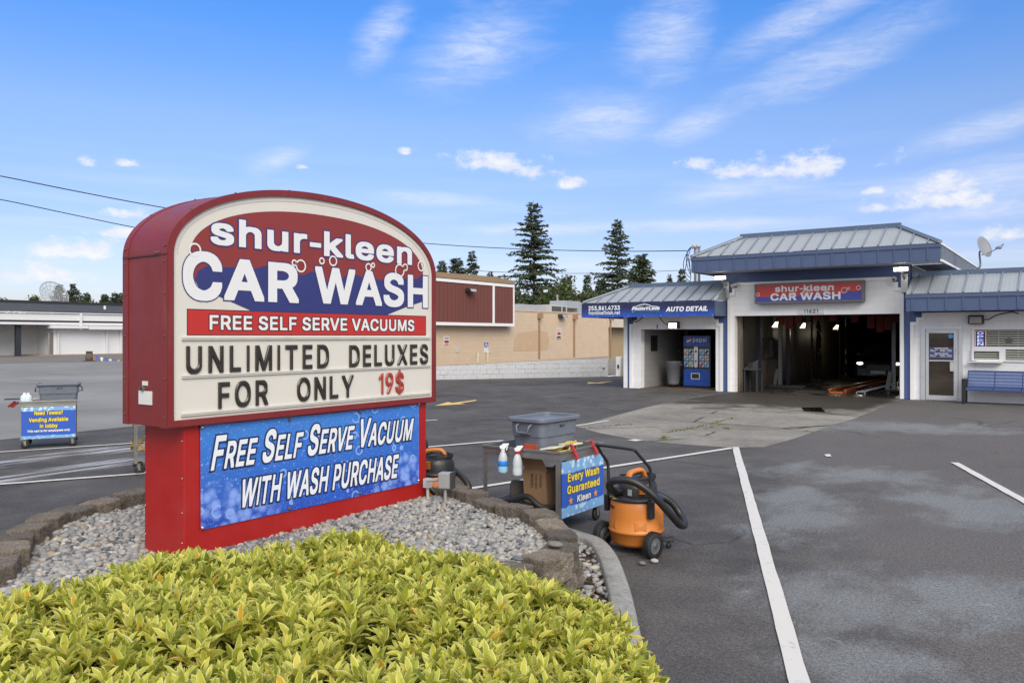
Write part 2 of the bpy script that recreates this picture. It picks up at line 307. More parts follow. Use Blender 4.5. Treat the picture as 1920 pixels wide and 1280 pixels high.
'9': (483, [[112,-20,111,21,216,174,160,178,130,188,97,208,69,239,52,274,44,314,44,389,51,426,62,451,84,484,107,505,137,522,170,532,200,535,262,535,302,527,330,515,357,494,381,466,398,431,408,389,409,326,405,291,398,264,378,219,351,171,221,-19],[225,438,200,430,172,408,154,379,146,351,156,319,171,296,197,275,227,265,257,276,280,294,298,321,306,351,298,379,280,408,252,430]]),
'.': (218, [[146,95,156,82,161,67,160,14,150,-8,138,-19,118,-24,66,-24,43,-12,35,-1,30,17,30,69,39,89,56,103,73,107,118,107,136,102]]),
'-': (483, [[357,169,95,168,94,264,355,265]]),
'?': (388, [[220,89,229,67,229,17,224,-1,214,-14,194,-24,141,-24,126,-21,111,-11,102,2,99,14,98,62,103,82,114,95,134,105,189,106,204,102],[114,132,113,207,118,239,125,259,146,288,204,329,219,344,232,362,239,384,231,404,219,420,194,435,176,439,151,430,130,412,118,389,111,358,9,358,8,409,18,452,30,474,54,500,79,517,104,528,141,535,206,536,234,533,261,525,289,510,311,491,327,469,337,447,344,404,344,359,342,334,334,307,322,284,301,261,251,225,228,202,218,179,214,134,211,132]]),
':': (218, [[146,95,156,82,161,67,160,14,150,-8,138,-19,118,-24,66,-24,43,-12,35,-1,30,17,30,69,39,89,56,103,73,107,118,107,136,102],[152,364,161,342,161,292,157,277,145,262,123,251,73,251,53,256,40,267,32,279,30,292,30,339,33,354,44,369,56,378,71,382,118,382,136,377]]),
'$': (477, [[184,603,264,602,264,537,324,523,369,498,393,474,405,457,415,434,420,409,419,358,319,358,311,384,297,404,274,422,264,424,264,307,352,274,382,255,403,234,418,212,425,189,428,169,428,109,425,87,413,54,398,32,377,11,334,-13,264,-31,264,-93,262,-94,182,-93,180,-28,149,-24,114,-14,89,-2,64,16,46,37,34,57,24,82,19,109,19,157,122,157,134,122,144,107,162,91,182,82,182,212,179,215,142,226,107,241,82,256,56,279,43,299,34,329,32,402,36,429,44,449,56,469,77,492,102,510,122,520,182,537,182,602],[267,81,287,91,306,107,317,124,323,139,316,154,304,167,289,178,267,188,264,187,264,82],[179,424,153,404,138,377,148,357,162,344,179,333,182,334,182,422]]),
}
GLYPH['I'] = (170, [[42,-20,42,529,128,529,128,-20]])
GLYPH['-'] = (250, [[25,150,25,245,225,245,225,150]])
GLYPH['1'] = (330, [[160,-20,160,400,45,345,45,430,175,529,245,529,245,-20]])

# ------------------------------------------------------------------ object helpers
def tag(o, label=None, cat=None, group=None, kind=None):
    if label: o['label'] = label
    if cat: o['category'] = cat
    if group: o['group'] = group
    if kind: o['kind'] = kind
    return o

def thing(name, label, cat, loc=(0, 0, 0), rotz=0.0, group=None):
    o = bpy.data.objects.new(name, None)
    o.empty_display_size = 0.1
    o.location = loc
    o.rotation_euler = (0, 0, rotz)
    COL.objects.link(o)
    return tag(o, label, cat, group)

def mat_of(o):
    m = Matrix.Translation(o.location) @ o.rotation_euler.to_matrix().to_4x4()
    return mat_of(o.parent) @ m if o.parent else m

def copy_tree(o, parent=None):
    c = o.copy()
    COL.objects.link(c)
    c.parent = parent
    for ch in list(o.children):
        copy_tree(ch, c)
    return c

class MB:
    """collects faces; build() links them as one mesh object"""
    def __init__(self):
        self.v, self.f, self.m, self.s = [], [], [], []
        self.mi = 0
        self.sm = False

    def add(self, pts, faces, mi=None, smooth=None):
        b = len(self.v)
        self.v += [tuple(p) for p in pts]
        for f in faces:
            self.f.append(tuple(i + b for i in f))
            self.m.append(self.mi if mi is None else mi)
            self.s.append(self.sm if smooth is None else smooth)

    def box(self, x0, x1, y0, y1, z0, z1, mi=None):
        p = [(x0, y0, z0), (x1, y0, z0), (x1, y1, z0), (x0, y1, z0), (x0, y0, z1), (x1, y0, z1), (x1, y1, z1), (x0, y1, z1)]
        self.add(p, [(0, 3, 2, 1), (4, 5, 6, 7), (0, 1, 5, 4), (1, 2, 6, 5), (2, 3, 7, 6), (3, 0, 4, 7)], mi)

    def hexa(self, p, mi=None):
        self.add(p, [(0, 3, 2, 1), (4, 5, 6, 7), (0, 1, 5, 4), (1, 2, 6, 5), (2, 3, 7, 6), (3, 0, 4, 7)], mi)

    def bar(self, a, b, w, h, up=(0, 0, 1), mi=None):
        a, b, up = Vector(a), Vector(b), Vector(up)
        d = (b - a).normalized()
        s = d.cross(up).normalized() * (w / 2)
        u = s.cross(d).normalized() * (h / 2)
        self.hexa([a - s - u, a + s - u, b + s - u, b - s - u, a - s + u, a + s + u, b + s + u, b - s + u], mi)

    def poly(self, pts, mi=None):
        self.add(pts, [tuple(range(len(pts)))], mi)

    def prism(self, pts, ext, mi=None, smooth_side=False):
        n = len(pts)
        e = Vector(ext)
        p = [Vector(q) for q in pts]
        self.add(p + [q + e for q in p], [tuple(range(n))[::-1], tuple(range(n, 2 * n))], mi, False)
        self.add(p + [q + e for q in p], [(i, (i + 1) % n, n + (i + 1) % n, n + i) for i in range(n)], mi, smooth_side)

    def cyl(self, a, b, r0, r1=None, n=16, caps=True, smooth=True, mi=None):
        r1 = r0 if r1 is None else r1
        a, b = Vector(a), Vector(b)
        d = (b - a).normalized()
        u = d.orthogonal().normalized()
        w = d.cross(u)
        ring = lambda c, r: [c + (u * math.cos(2 * math.pi * i / n) + w * math.sin(2 * math.pi * i / n)) * r for i in range(n)]
        P = ring(a, r0) + ring(b, r1)
        self.add(P, [(i, (i + 1) % n, n + (i + 1) % n, n + i) for i in range(n)], mi, smooth)
        if caps:
            self.add(P, [tuple(range(n))[::-1], tuple(range(n, 2 * n))], mi, False)

    def tube(self, pts, r, n=10, caps=True, mi=None, closed=False):
        P = [Vector(p) for p in pts]
        m = len(P)
        rs = r if isinstance(r, (list, tuple)) else [r] * m
        t0 = (P[1] - P[0]).normalized()
        u = t0.orthogonal().normalized()
        V = []
        for i in range(m):
            t = (P[min(i + 1, m - 1)] - P[max(i - 1, 0)]).normalized()
            u = (u - t * u.dot(t)).normalized()
            w = t.cross(u)
            V += [P[i] + (u * math.cos(2 * math.pi * k / n) + w * math.sin(2 * math.pi * k / n)) * rs[i] for k in range(n)]
        F = [(i * n + k, i * n + (k + 1) % n, (i + 1) * n + (k + 1) % n, (i + 1) * n + k) for i in range(m - 1) for k in range(n)]
        self.add(V, F, mi, True)
        if caps:
            self.add(V, [tuple(range(n))[::-1], tuple(range((m - 1) * n, m * n))], mi, False)

    def lathe(self, prof, o=(0, 0, 0), n=32, mi=None, smooth=True, axis='Z'):
        V = []
        for r, z in prof:
            for k in range(n):
                a = 2 * math.pi * k / n
                p = (r * math.cos(a), r * math.sin(a), z)
                if axis == 'X': p = (z, r * math.cos(a), r * math.sin(a))
                if axis == 'Y': p = (r * math.sin(a), z, r * math.cos(a))
                V.append((p[0] + o[0], p[1] + o[1], p[2] + o[2]))
        F = [(i * n + k, i * n + (k + 1) % n, (i + 1) * n + (k + 1) % n, (i + 1) * n + k) for i in range(len(prof) - 1) for k in range(n)]
        self.add(V, F, mi, smooth)

    def ball(self, c, r, n=12, m=8, sc=(1, 1, 1), mi=None):
        prof = [(max(1e-4, r * math.sin(math.pi * i / m)), -r * math.cos(math.pi * i / m)) for i in range(m + 1)]
        b = len(self.v)
        self.lathe(prof, (0, 0, 0), n, mi)
        for i in range(b, len(self.v)):
            q = self.v[i]
            self.v[i] = (q[0] * sc[0] + c[0], q[1] * sc[1] + c[1], q[2] * sc[2] + c[2])

    def xform(self, M):
        self.v = [tuple(M @ Vector(p)) for p in self.v]
        return self

    def build(self, name, mats, parent=None, world=True, bevel=0.0, seg=2):
        me = bpy.data.meshes.new(name)
        V = self.v
        if parent is not None and world:
            I = mat_of(parent).inverted()
            V = [tuple(I @ Vector(p)) for p in V]
        me.from_pydata(V, [], self.f)
        mats = mats if isinstance(mats, (list, tuple)) else [mats]
        for m in mats:
            me.materials.append(m)
        me.polygons.foreach_set('material_index', self.m)
        me.polygons.foreach_set('use_smooth', self.s)
        me.update()
        o = bpy.data.objects.new(name, me)
        COL.objects.link(o)
        if parent is not None:
            o.parent = parent
        if bevel:
            b = o.modifiers.new('bevel', 'BEVEL')
            b.width = bevel
            b.segments = seg
            b.limit_method = 'ANGLE'
            b.angle_limit = R(50)
        return o

def np_mesh(name, V, F, mats, parent=None, smooth=True, uv=None, attr=None):
    """V (n,3), F (m,k) all faces of k corners; uv per vertex; attr per vertex float"""
    V = np.asarray(V, dtype=np.float32)
    F = np.asarray(F, dtype=np.int32)
    if parent is not None:
        I = np.array(mat_of(parent).inverted(), dtype=np.float32)
        V = V @ I[:3, :3].T + I[:3, 3]
    me = bpy.data.meshes.new(name)
    m, k = F.shape
    me.vertices.add(len(V))
    me.vertices.foreach_set('co', V.ravel())
    me.loops.add(m * k)
    me.loops.foreach_set('vertex_index', F.ravel())
    me.polygons.add(m)
    me.polygons.foreach_set('loop_start', np.arange(0, m * k, k, dtype=np.int32))
    if smooth:
        me.polygons.foreach_set('use_smooth', np.ones(m, dtype=bool))
    me.update(calc_edges=True)
    if uv is not None:
        ul = me.uv_layers.new(name='UVMap')
        ul.data.foreach_set('uv', np.asarray(uv, dtype=np.float32)[F.ravel()].ravel())
    if attr is not None:
        a = me.attributes.new('tone', 'FLOAT', 'POINT')
        a.data.foreach_set('value', np.asarray(attr, dtype=np.float32))
    for mt in (mats if isinstance(mats, (list, tuple)) else [mats]):
        me.materials.append(mt)
    o = bpy.data.objects.new(name, me)
    COL.objects.link(o)
    if parent is not None:
        o.parent = parent
    return o

def spline(pts, n=8, closed=False):
    P = [Vector(p) for p in pts]
    out = []
    m = len(P)
    rng = range(m if closed else m - 1)
    for i in rng:
        if closed:
            a, b, c, d = P[(i - 1) % m], P[i], P[(i + 1) % m], P[(i + 2) % m]
        else:
            a, b, c, d = P[max(i - 1, 0)], P[i], P[i + 1], P[min(i + 2, m - 1)]
        for k in range(n):
            t = k / n
            out.append(0.5 * ((2 * b) + (c - a) * t + (2 * a - 5 * b + 4 * c - d) * t * t + (3 * b - a - 3 * c + d) * t ** 3))
    if not closed:
        out.append(P[-1])
    return out

# ------------------------------------------------------------------ lettering
def _area(L):
    return 0.5 * sum(L[i][0] * L[(i + 1) % len(L)][1] - L[(i + 1) % len(L)][0] * L[i][1] for i in range(len(L)))

def grow_loop(L, d, sgn):
    n = len(L)
    out = []
    for i in range(n):
        p, a, b = Vector(L[i]), Vector(L[i - 1]), Vector(L[(i + 1) % n])
        e1, e2 = (p - a), (b - p)
        if e1.length < 1e-9 or e2.length < 1e-9:
            out.append(tuple(p)); continue
        e1.normalize(); e2.normalize()
        n1 = Vector((e1.y, -e1.x)) * sgn
        n2 = Vector((e2.y, -e2.x)) * sgn
        den = 1 + n1.dot(n2)
        o = (n1 + n2) / max(den, 0.35)
        if o.length > 1.6: o = o.normalized() * 1.6
        out.append(tuple(p + o * d))
    return out

def layout(s, w=None, h=1.0, sx=1.0, shear=0.0, sp=0.0, small=None):
    """list of glyphs (each a list of loops in metres), and the width; baseline at 0, capitals h high"""
    k = h / 548.0
    x = 0.0
    gl = []
    first = True
    for ch in s:
        if ch == ' ':
            x += 0.21 * 1000 * k * sx + sp
            first = True
            gl.append(None)
            continue
        adv, loops = GLYPH[ch]
        q = 1.0 if (small is None or first) else small
        first = False
        out = []
        for L in loops:
            pts = [((L[i] * q * k * sx) + x, (L[i + 1] + 20) * q * k) for i in range(0, len(L), 2)]
            out.append(pts)
        x += adv * q * k * sx + sp
        gl.append(out)
    xs = [p[0] for g in gl if g for l in g for p in l]
    x0, x1 = min(xs), max(xs)
    f = 1.0 if w is None else w / (x1 - x0)
    res = []
    for g in gl:
        if g:
            res.append([[((p[0] - x0) * f + shear * p[1], p[1]) for p in l] for l in g])
    return res, (x1 - x0) * f

def fill_loops(loops):
    vs, es = [], []
    for l in loops:
        b = len(vs)
        vs += [Vector((p[0], p[1])) for p in l]
        es += [(b + i, b + (i + 1) % len(l)) for i in range(len(l))]
    r = delaunay_2d_cdt(vs, es, [], 1, 1e-7)
    pts = [(p[0], p[1]) for p in r[0]]
    keep = []
    for f in r[2]:
        cx, cy = sum(pts[i][0] for i in f) / 3, sum(pts[i][1] for i in f) / 3
        wn = 0
        for l in loops:
            for i in range(len(l)):
                (ax, ay), (bx, by) = l[i - 1][:2], l[i][:2]
                if (ay <= cy) != (by <= cy):
                    s = (bx - ax) * (cy - ay) - (cx - ax) * (by - ay)
                    if ay <= cy and s > 0: wn += 1
                    elif ay > cy and s < 0: wn -= 1
        if wn: keep.append(tuple(f))
    return pts, keep

def put_glyphs(mb, gl, org, U, V, depth=0.0, grow=0.0, mi=None, bevel=0.0):
    org, U, V = Vector(org), Vector(U), Vector(V)
    org0 = org.copy()
    Nn = U.cross(V).normalized()
    for gi, g in enumerate(gl):
        if grow and depth == 0:
            org = Vector(org0) + Nn * (0.0005 * (gi % 2))
        big = max(g, key=lambda l: abs(_area(l)))
        sgn = 1 if _area(big) > 0 else -1
        loops = []
        for l in g:
            q = grow_loop(l, grow, sgn) if grow else l
            if grow and (_area(q) * _area(l) <= 0 or abs(_area(q)) < abs(_area(l)) * 0.05):
                continue
            loops.append(q)
        top = loops
        tz = depth
        if bevel:
            top = [grow_loop(l, -bevel, sgn) for l in loops]
            tz = depth + bevel
        flat, tri = fill_loops(top)
        P = [org + U * p[0] + V * p[1] + Nn * tz for p in flat]
        F = []
        for a, b, c in tri:
            ar = (flat[b][0] - flat[a][0]) * (flat[c][1] - flat[a][1]) - (flat[c][0] - flat[a][0]) * (flat[b][1] - flat[a][1])
            F.append((a, b, c) if ar > 0 else (a, c, b))
        mb.add(P, F, mi, False)
        for l, t in zip(loops, top):
            n = len(l)
            fl = 1 if sgn > 0 else -1
            def side(A, za, B, zb):
                Q = [org + U * p[0] + V * p[1] + Nn * za for p in A] + [org + U * p[0] + V * p[1] + Nn * zb for p in B]
                FF = [(i, (i + 1) % n, n + (i + 1) % n, n + i) for i in range(n)]
                if fl < 0: FF = [f[::-1] for f in FF]
                mb.add(Q, FF, mi, False)
            if bevel: side(l, depth, t, tz)
            if depth > 0: side(l, 0.0, l, depth)

def text_on(mb, s, org, U, V, w=None, h=1.0, depth=0.0, grow=0.0, mi=None, lift=0.0, center=False, **kw):
    gl, ww = layout(s, w, h, **kw)
    o = Vector(org) + Vector(U).cross(Vector(V)).normalized() * lift
    if center: o -= Vector(U) * (ww / 2)
    put_glyphs(mb, gl, o, U, V, depth, grow, mi)
    return ww

def ring_on(mb, c, U, V, r, t, lift=0.0, n=24, mi=None, sx=1.0):
    c, U, V = Vector(c), Vector(U), Vector(V)
    c = c + U.cross(V).normalized() * lift
    P = []
    for k in range(n):
        a = 2 * math.pi * k / n
        d = U * math.cos(a) * sx + V * math.sin(a)
        P += [c + d * r, c + d * (r - t)]
    mb.add(P, [(2 * k, 2 * ((k + 1) % n), 2 * ((k + 1) % n) + 1, 2 * k + 1) for k in range(n)], mi, False)

def disc_on(mb, c, U, V, r, lift=0.0, n=20, mi=None, a0=0.0, a1=2 * math.pi):
    c, U, V = Vector(c), Vector(U), Vector(V)
    c = c + U.cross(V).normalized() * lift
    mb.add([c + (U * math.cos(a0 + (a1 - a0) * k / n) + V * math.sin(a0 + (a1 - a0) * k / n)) * r for k in range(n)], [tuple(range(n))], mi, False)

# ------------------------------------------------------------------ materials
class NT:
    def __init__(self, name):
        self.m = bpy.data.materials.new(name)
        self.m.use_nodes = True
        self.t = self.m.node_tree
        self.N, self.L = self.t.nodes, self.t.links
        self.b = self.N['Principled BSDF']

    def node(self, t, ins=None, **kw):
        n = self.N.new(t)
        for k, v in kw.items():
            setattr(n, k, v)
        for k, v in (ins or {}).items():
            self.set(n.inputs[k], v)
        return n

    def set(self, sock, v):
        if hasattr(v, 'is_output') or isinstance(v, bpy.types.NodeSocket):
            self.L.new(v, sock)
        elif isinstance(v, tuple) and len(v) == 3 and sock.type == 'RGBA':
            sock.default_value = (*v, 1)
        else:
            sock.default_value = v

    def obj(self):
        return self.node('ShaderNodeTexCoord').outputs['Object']

    def mapped(self, scale=(1, 1, 1), rot=(0, 0, 0), loc=(0, 0, 0), vec=None):
        return self.node('ShaderNodeMapping', {'Vector': vec or self.obj(), 'Scale': scale, 'Rotation': rot, 'Location': loc}).outputs[0]

    def noise(self, scale, detail=4, rough=0.55, vec=None, dist=0.0):
        return self.node('ShaderNodeTexNoise', {'Vector': vec or self.obj(), 'Scale': scale, 'Detail': detail, 'Roughness': rough, 'Distortion': dist}).outputs[0]

    def math(self, op, a, b=0.0, c=0.0, clamp=False):
        return self.node('ShaderNodeMath', {0: a, 1: b, 2: c}, operation=op, use_clamp=clamp).outputs[0]

    def step(self, x, lo, hi, a=0.0, b=1.0, kind='SMOOTHSTEP'):
        return self.node('ShaderNodeMapRange', {0: x, 1: lo, 2: hi, 3: a, 4: b}, interpolation_type=kind).outputs[0]

    def mix(self, f, a, b, blend='MIX'):
        n = self.node('ShaderNodeMix', data_type='RGBA', blend_type=blend)
        self.set(n.inputs[0], f); self.set(n.inputs[6], a); self.set(n.inputs[7], b)
        return n.outputs[2]

    def bump(self, h, strength=0.3, dist=0.01, normal=None):
        n = self.node('ShaderNodeBump', {'Height': h, 'Strength': strength, 'Distance': dist})
        if normal: self.L.new(normal, n.inputs['Normal'])
        return n.outputs[0]

    def out(self, color=None, rough=None, metal=None, normal=None, spec=None, **kw):
        b = self.b
        if color is not None: self.set(b.inputs['Base Color'], color)
        if rough is not None: self.set(b.inputs['Roughness'], rough)
        if metal is not None: self.set(b.inputs['Metallic'], metal)
        if normal is not None: self.L.new(normal, b.inputs['Normal'])
        if spec is not None: self.set(b.inputs['Specular IOR Level'], spec)
        for k, v in kw.items(): self.set(b.inputs[k], v)
        return self.m

def scale3(c, k):
    return tuple(min(1.0, x * k) for x in c)

_cache = {}
def paint(name, c, rough=0.5, metal=0.0, var=0.12, scale=3.0, bump=0.0, bscale=60.0, dirt=0.0, spec=0.5, streak=False, dirtc=(0.10, 0.09, 0.08)):
    if name in _cache: return _cache[name]
    t = NT(name)
    n = t.noise(scale, 5, 0.6)
    col = t.mix(n, scale3(c, 1 - var), scale3(c, 1 + var))
    if dirt:
        v = t.mapped((6, 6, 0.7)) if streak else t.obj()
        d = t.step(t.noise(2.2 if not streak else 1.6, 7, 0.68, v), 0.52, 0.80, 0.0, dirt)
        col = t.mix(d, col, dirtc)
    r = t.step(t.noise(scale * 3, 3), 0.3, 0.7, max(0.02, rough - 0.08), min(1, rough + 0.08))
    nm = t.bump(t.noise(bscale, 4, 0.6), bump, 0.004) if bump else None
    _cache[name] = t.out(col, r, metal, nm, spec)
    return _cache[name]

def glow(name, c, strength):
    t = NT(name)
    return t.out((0.8, 0.8, 0.8), 0.4, **{'Emission Color': c, 'Emission Strength': strength})

# ================================================================== GROUND
def asphalt_material():
    t = NT('asphalt')
    o = t.obj()
    big = t.noise(0.22, 5, 0.6)
    mid = t.noise(1.3, 6, 0.65)
    grit = t.math('ADD', t.math('MULTIPLY', t.noise(110, 2, 0.7), 0.5), t.math('MULTIPLY', t.noise(38, 4, 0.8), 0.5))
    speck = t.node('ShaderNodeTexVoronoi', {'Vector': o, 'Scale': 95.0, 'Randomness': 1.0})
    spk = t.step(speck.outputs['Distance'], 0.16, 0.05)
    pick = t.node('ShaderNodeSeparateColor', {0: speck.outputs['Color']}).outputs[0]
    spk = t.math('MULTIPLY', spk, t.step(pick, 0.74, 0.82))
    col = t.mix(t.step(big, 0.35, 0.65), (0.046, 0.043, 0.043), (0.080, 0.075, 0.074))
    col = t.mix(t.step(mid, 0.35, 0.75), col, (0.105, 0.100, 0.098))
    # paler bluish patches with broken edges on the lot
    sep = t.node('ShaderNodeSeparateXYZ', {0: o})
    X, Y = sep.outputs[0], sep.outputs[1]
    def patch(cx, cy, rx, ry, ang):
        m = t.node('ShaderNodeMapping', {'Vector': o, 'Location': (cx, cy, 0), 'Rotation': (0, 0, ang), 'Scale': (rx, ry, 1)}, vector_type='TEXTURE').outputs[0]
        ln = t.node('ShaderNodeVectorMath', {0: m}, operation='LENGTH').outputs['Value']
        return t.math('SUBTRACT', 1.0, ln)
    pn = t.noise(1.6, 7, 0.68, t.mapped((1.0, 0.55, 1)))
    ps = None
    for a in PATCHES:
        q = patch(*a)
        ps = q if ps is None else t.math('MAXIMUM', ps, q)
        sd_ = t.math('ADD', t.math('MULTIPLY', t.math('ADD', X, 4.65), 0.927), t.math('MULTIPLY', t.math('SUBTRACT', Y, 12.81), 0.376))
    sd_ = t.math('ADD', sd_, t.math('MULTIPLY', t.math('SUBTRACT', t.noise(0.7, 6, 0.65), 0.5), 2.4))
    col = t.mix(t.step(sd_, -0.3, 1.6, 0, 0.75), col, (0.118, 0.110, 0.109))
    pm = t.step(t.math('ADD', ps, t.math('MULTIPLY', t.math('SUBTRACT', pn, 0.5), 2.6)), 0.12, 0.85)
    col = t.mix(t.math('MULTIPLY', pm, 0.75), col, (0.185, 0.198, 0.208))
    fl = t.step(t.noise(4.5, 6, 0.72, t.mapped((1.0, 2.6, 1), (0, 0, 0.62))), 0.60, 0.78)
    fl = t.math('MULTIPLY', fl, t.step(t.math('ADD', ps, t.math('MULTIPLY', t.math('SUBTRACT', pn, 0.5), 1.5)), -0.3, 0.4))
    col = t.mix(t.math('MULTIPLY', fl, 0.55), col, (0.36, 0.38, 0.40))
    # tyre-worn lighter lane towards the wash
    lane = t.step(t.noise(0.5, 5, 0.6, t.mapped((1.0, 0.25, 1), (0, 0, 0.2))), 0.48, 0.72)
    col = t.mix(t.math('MULTIPLY', lane, 0.35), col, (0.135, 0.13, 0.128))
    # dried soap streaks by the wash-cart stalls
    so = t.node('ShaderNodeMapping', {'Vector': o, 'Location': tuple(SOAP[0]) , 'Rotation': (0, 0, SOAP[1]), 'Scale': (1, 1, 1)}, vector_type='TEXTURE').outputs[0]
    ss = t.node('ShaderNodeSeparateXYZ', {0: so})
    u, v = ss.outputs[0], ss.outputs[1]
    wav = t.noise(1.0, 5, 0.6, t.node('ShaderNodeMapping', {'Vector': so, 'Scale': (0.6, 5.5, 1)}).outputs[0], 0.4)
    band = lambda c, w: t.step(t.math('ABSOLUTE', t.math('SUBTRACT', v, c)), w, w * 0.45)
    bands = t.math('MAXIMUM', band(0.0, 0.55), band(-1.35, 0.42))
    ends = t.math('MULTIPLY', t.step(u, -7.0, -4.5), t.step(u, 3.0, 1.6))
    soap = t.math('MULTIPLY', t.math('MULTIPLY', bands, ends), t.step(wav, 0.44, 0.60))
    col = t.mix(t.math('MULTIPLY', soap, 0.8), col, (0.42, 0.43, 0.45))
    col = t.mix(t.math('MULTIPLY', spk, 0.45), col, (0.30, 0.29, 0.27))
    col = t.mix(1.0, col, t.mix(t.step(grit, 0.36, 0.64), (0.50, 0.50, 0.50), (1.52, 1.51, 1.50)), 'MULTIPLY')
    wv = t.node('ShaderNodeMix', {0: 0.25}, data_type='VECTOR')
    t.L.new(o, wv.inputs[4]); t.L.new(t.node('ShaderNodeTexNoise', {'Vector': o, 'Scale': 1.3, 'Detail': 6.0}).outputs['Color'], wv.inputs[5])
    ce = t.node('ShaderNodeTexVoronoi', {'Vector': wv.outputs[1], 'Scale': 0.30}, feature='DISTANCE_TO_EDGE')
    crk = t.math('MULTIPLY', t.step(ce.outputs['Distance'], 0.006, 0.002), t.step(t.noise(0.35, 3), 0.52, 0.60))
    col = t.mix(t.math('MULTIPLY', crk, 0.45), col, (0.02, 0.02, 0.02))
    oil = t.step(t.noise(2.1, 3, 0.5), 0.70, 0.78)
    col = t.mix(t.math('MULTIPLY', oil, 0.5), col, (0.03, 0.028, 0.027))
    scf = t.step(t.noise(7.0, 4, 0.7, t.mapped((1.0, 0.3, 1), (0, 0, 0.9))), 0.72, 0.80)
    col = t.mix(t.math('MULTIPLY', scf, 0.5), col, (0.30, 0.30, 0.30))
    rough = t.step(mid, 0.3, 0.7, 0.72, 0.9)
    rough = t.math('SUBTRACT', rough, t.math('MULTIPLY', soap, 0.25))
    n = t.bump(t.math('ADD', grit, t.math('MULTIPLY', speck.outputs['Distance'], 0.8)), 0.55, 0.006)
    return t.out(col, rough, normal=n, spec=0.18)

def lot2_material():
    t = NT('old_asphalt')
    v = t.mapped((1, 1, 1), (0, 0, 0.6))
    a = t.noise(0.12, 6, 0.62)
    b = t.noise(0.5, 6, 0.62, t.mapped((0.35, 1.6, 1), (0, 0, 0.95)))
    col = t.mix(t.step(a, 0.35, 0.65), (0.165, 0.162, 0.156), (0.225, 0.221, 0.213))
    col = t.mix(t.step(b, 0.52, 0.72, 0, 0.65), col, (0.115, 0.112, 0.108))
    g = t.noise(40, 3, 0.7)
    col = t.mix(1.0, col, t.mix(g, (0.8, 0.8, 0.8), (1.2, 1.2, 1.2)), 'MULTIPLY')
    return t.out(col, 0.88, normal=t.bump(g, 0.4, 0.01))

def concrete_material(name, c0, c1, cracks=True, wet=False):
    t = NT(name)
    a = t.noise(0.6, 6, 0.65)
    b = t.noise(6, 5, 0.6)
    g = t.math('ADD', t.math('MULTIPLY', t.noise(110, 2, 0.7), 0.5), t.math('MULTIPLY', t.noise(30, 4, 0.8), 0.5))
    col = t.mix(t.step(a, 0.3, 0.7), c0, c1)
    col = t.mix(t.step(b, 0.45, 0.8, 0, 0.55), col, scale3(c0, 0.5))
    rough = 0.85
    if cracks:
        wv = t.node('ShaderNodeVectorMath', {0: t.obj(), 1: (0, 0, 0)}, operation='ADD').outputs[0]
        d = t.node('ShaderNodeTexNoise', {'Vector': t.obj(), 'Scale': 2.0, 'Detail': 5.0})
        w2 = t.node('ShaderNodeMix', {0: 0.12}, data_type='VECTOR')
        t.L.new(t.obj(), w2.inputs[4]); t.L.new(d.outputs['Color'], w2.inputs[5])
        vo = t.node('ShaderNodeTexVoronoi', {'Vector': w2.outputs[1], 'Scale': 0.42}, feature='DISTANCE_TO_EDGE')
        ck = t.step(vo.outputs['Distance'], 0.014, 0.004)
        ck = t.math('MULTIPLY', ck, t.step(t.noise(0.7, 3), 0.42, 0.55))
        moss = t.math('MULTIPLY', t.step(vo.outputs['Distance'], 0.035, 0.01), t.step(t.noise(1.1, 4), 0.56, 0.66))
        col = t.mix(ck, col, (0.03, 0.03, 0.028))
        col = t.mix(t.math('MULTIPLY', moss, 0.7), col, (0.10, 0.12, 0.03))
    if wet:
        sep = t.node('ShaderNodeSeparateXYZ', {0: t.obj()})
        X, Y = sep.outputs[0], sep.outputs[1]
        n = t.noise(0.9, 6, 0.65)
        cx = t.math('ABSOLUTE', t.math('SUBTRACT', X, WET[0]))
        q = t.math('ADD', t.step(Y, WET[2], WET[3], 0, 1, 'LINEAR'), t.math('MULTIPLY', t.math('SUBTRACT', n, 0.5), 1.3))
        m = t.math('MULTIPLY', t.step(q, 0.35, 0.75), t.step(t.math('ADD', cx, t.math('MULTIPLY', n, 0.8)), WET[1] + 0.5, WET[1]))
        col = t.mix(t.math('MULTIPLY', m, 0.9), col, (0.026, 0.021, 0.017))
        rough = t.step(m, 0.0, 1.0, 0.85, 0.62)
    col = t.mix(1.0, col, t.mix(t.step(g, 0.35, 0.65), (0.72, 0.72, 0.72), (1.28, 1.28, 1.28)), 'MULTIPLY')
    return t.out(col, rough, normal=t.bump(g, 0.35, 0.005), spec=0.2)

# paler bluish asphalt patches: centre, radii, turn
def _p(px, py, rx, ry, a):
    q = gz(px, py)
    return (q.x, q.y, rx, ry, a)
PATCHES = [_p(1500, 960, 0.8, 1.9, 0.1), _p(1600, 1130, 1.1, 1.2, 0.4), _p(1830, 950, 1.3, 1.8, 0.5), _p(1650, 1240, 0.9, 0.7, 0.2),
           _p(1820, 1120, 1.0, 1.0, 0.0), _p(1600, 890, 1.6, 1.3, 0.2), _p(1700, 800, 3.2, 1.8, 0.3), _p(1480, 930, 0.5, 1.0, 0.1)]
_s0, _s1 = gz(100, 858), gz(262, 838)
SOAP = (gz(180, 846), math.atan2(_s1.y - _s0.y, _s1.x - _s0.x))
WET = (-6.8, 2.7, 17.0, 23.0)

ASPHALT = asphalt_material()
def sheet(name, pts, z, m, kind='structure'):
    mb = MB()
    mb.poly([(p[0], p[1], z) for p in pts])
    o = mb.build(name, m)
    return tag(o, kind=kind)

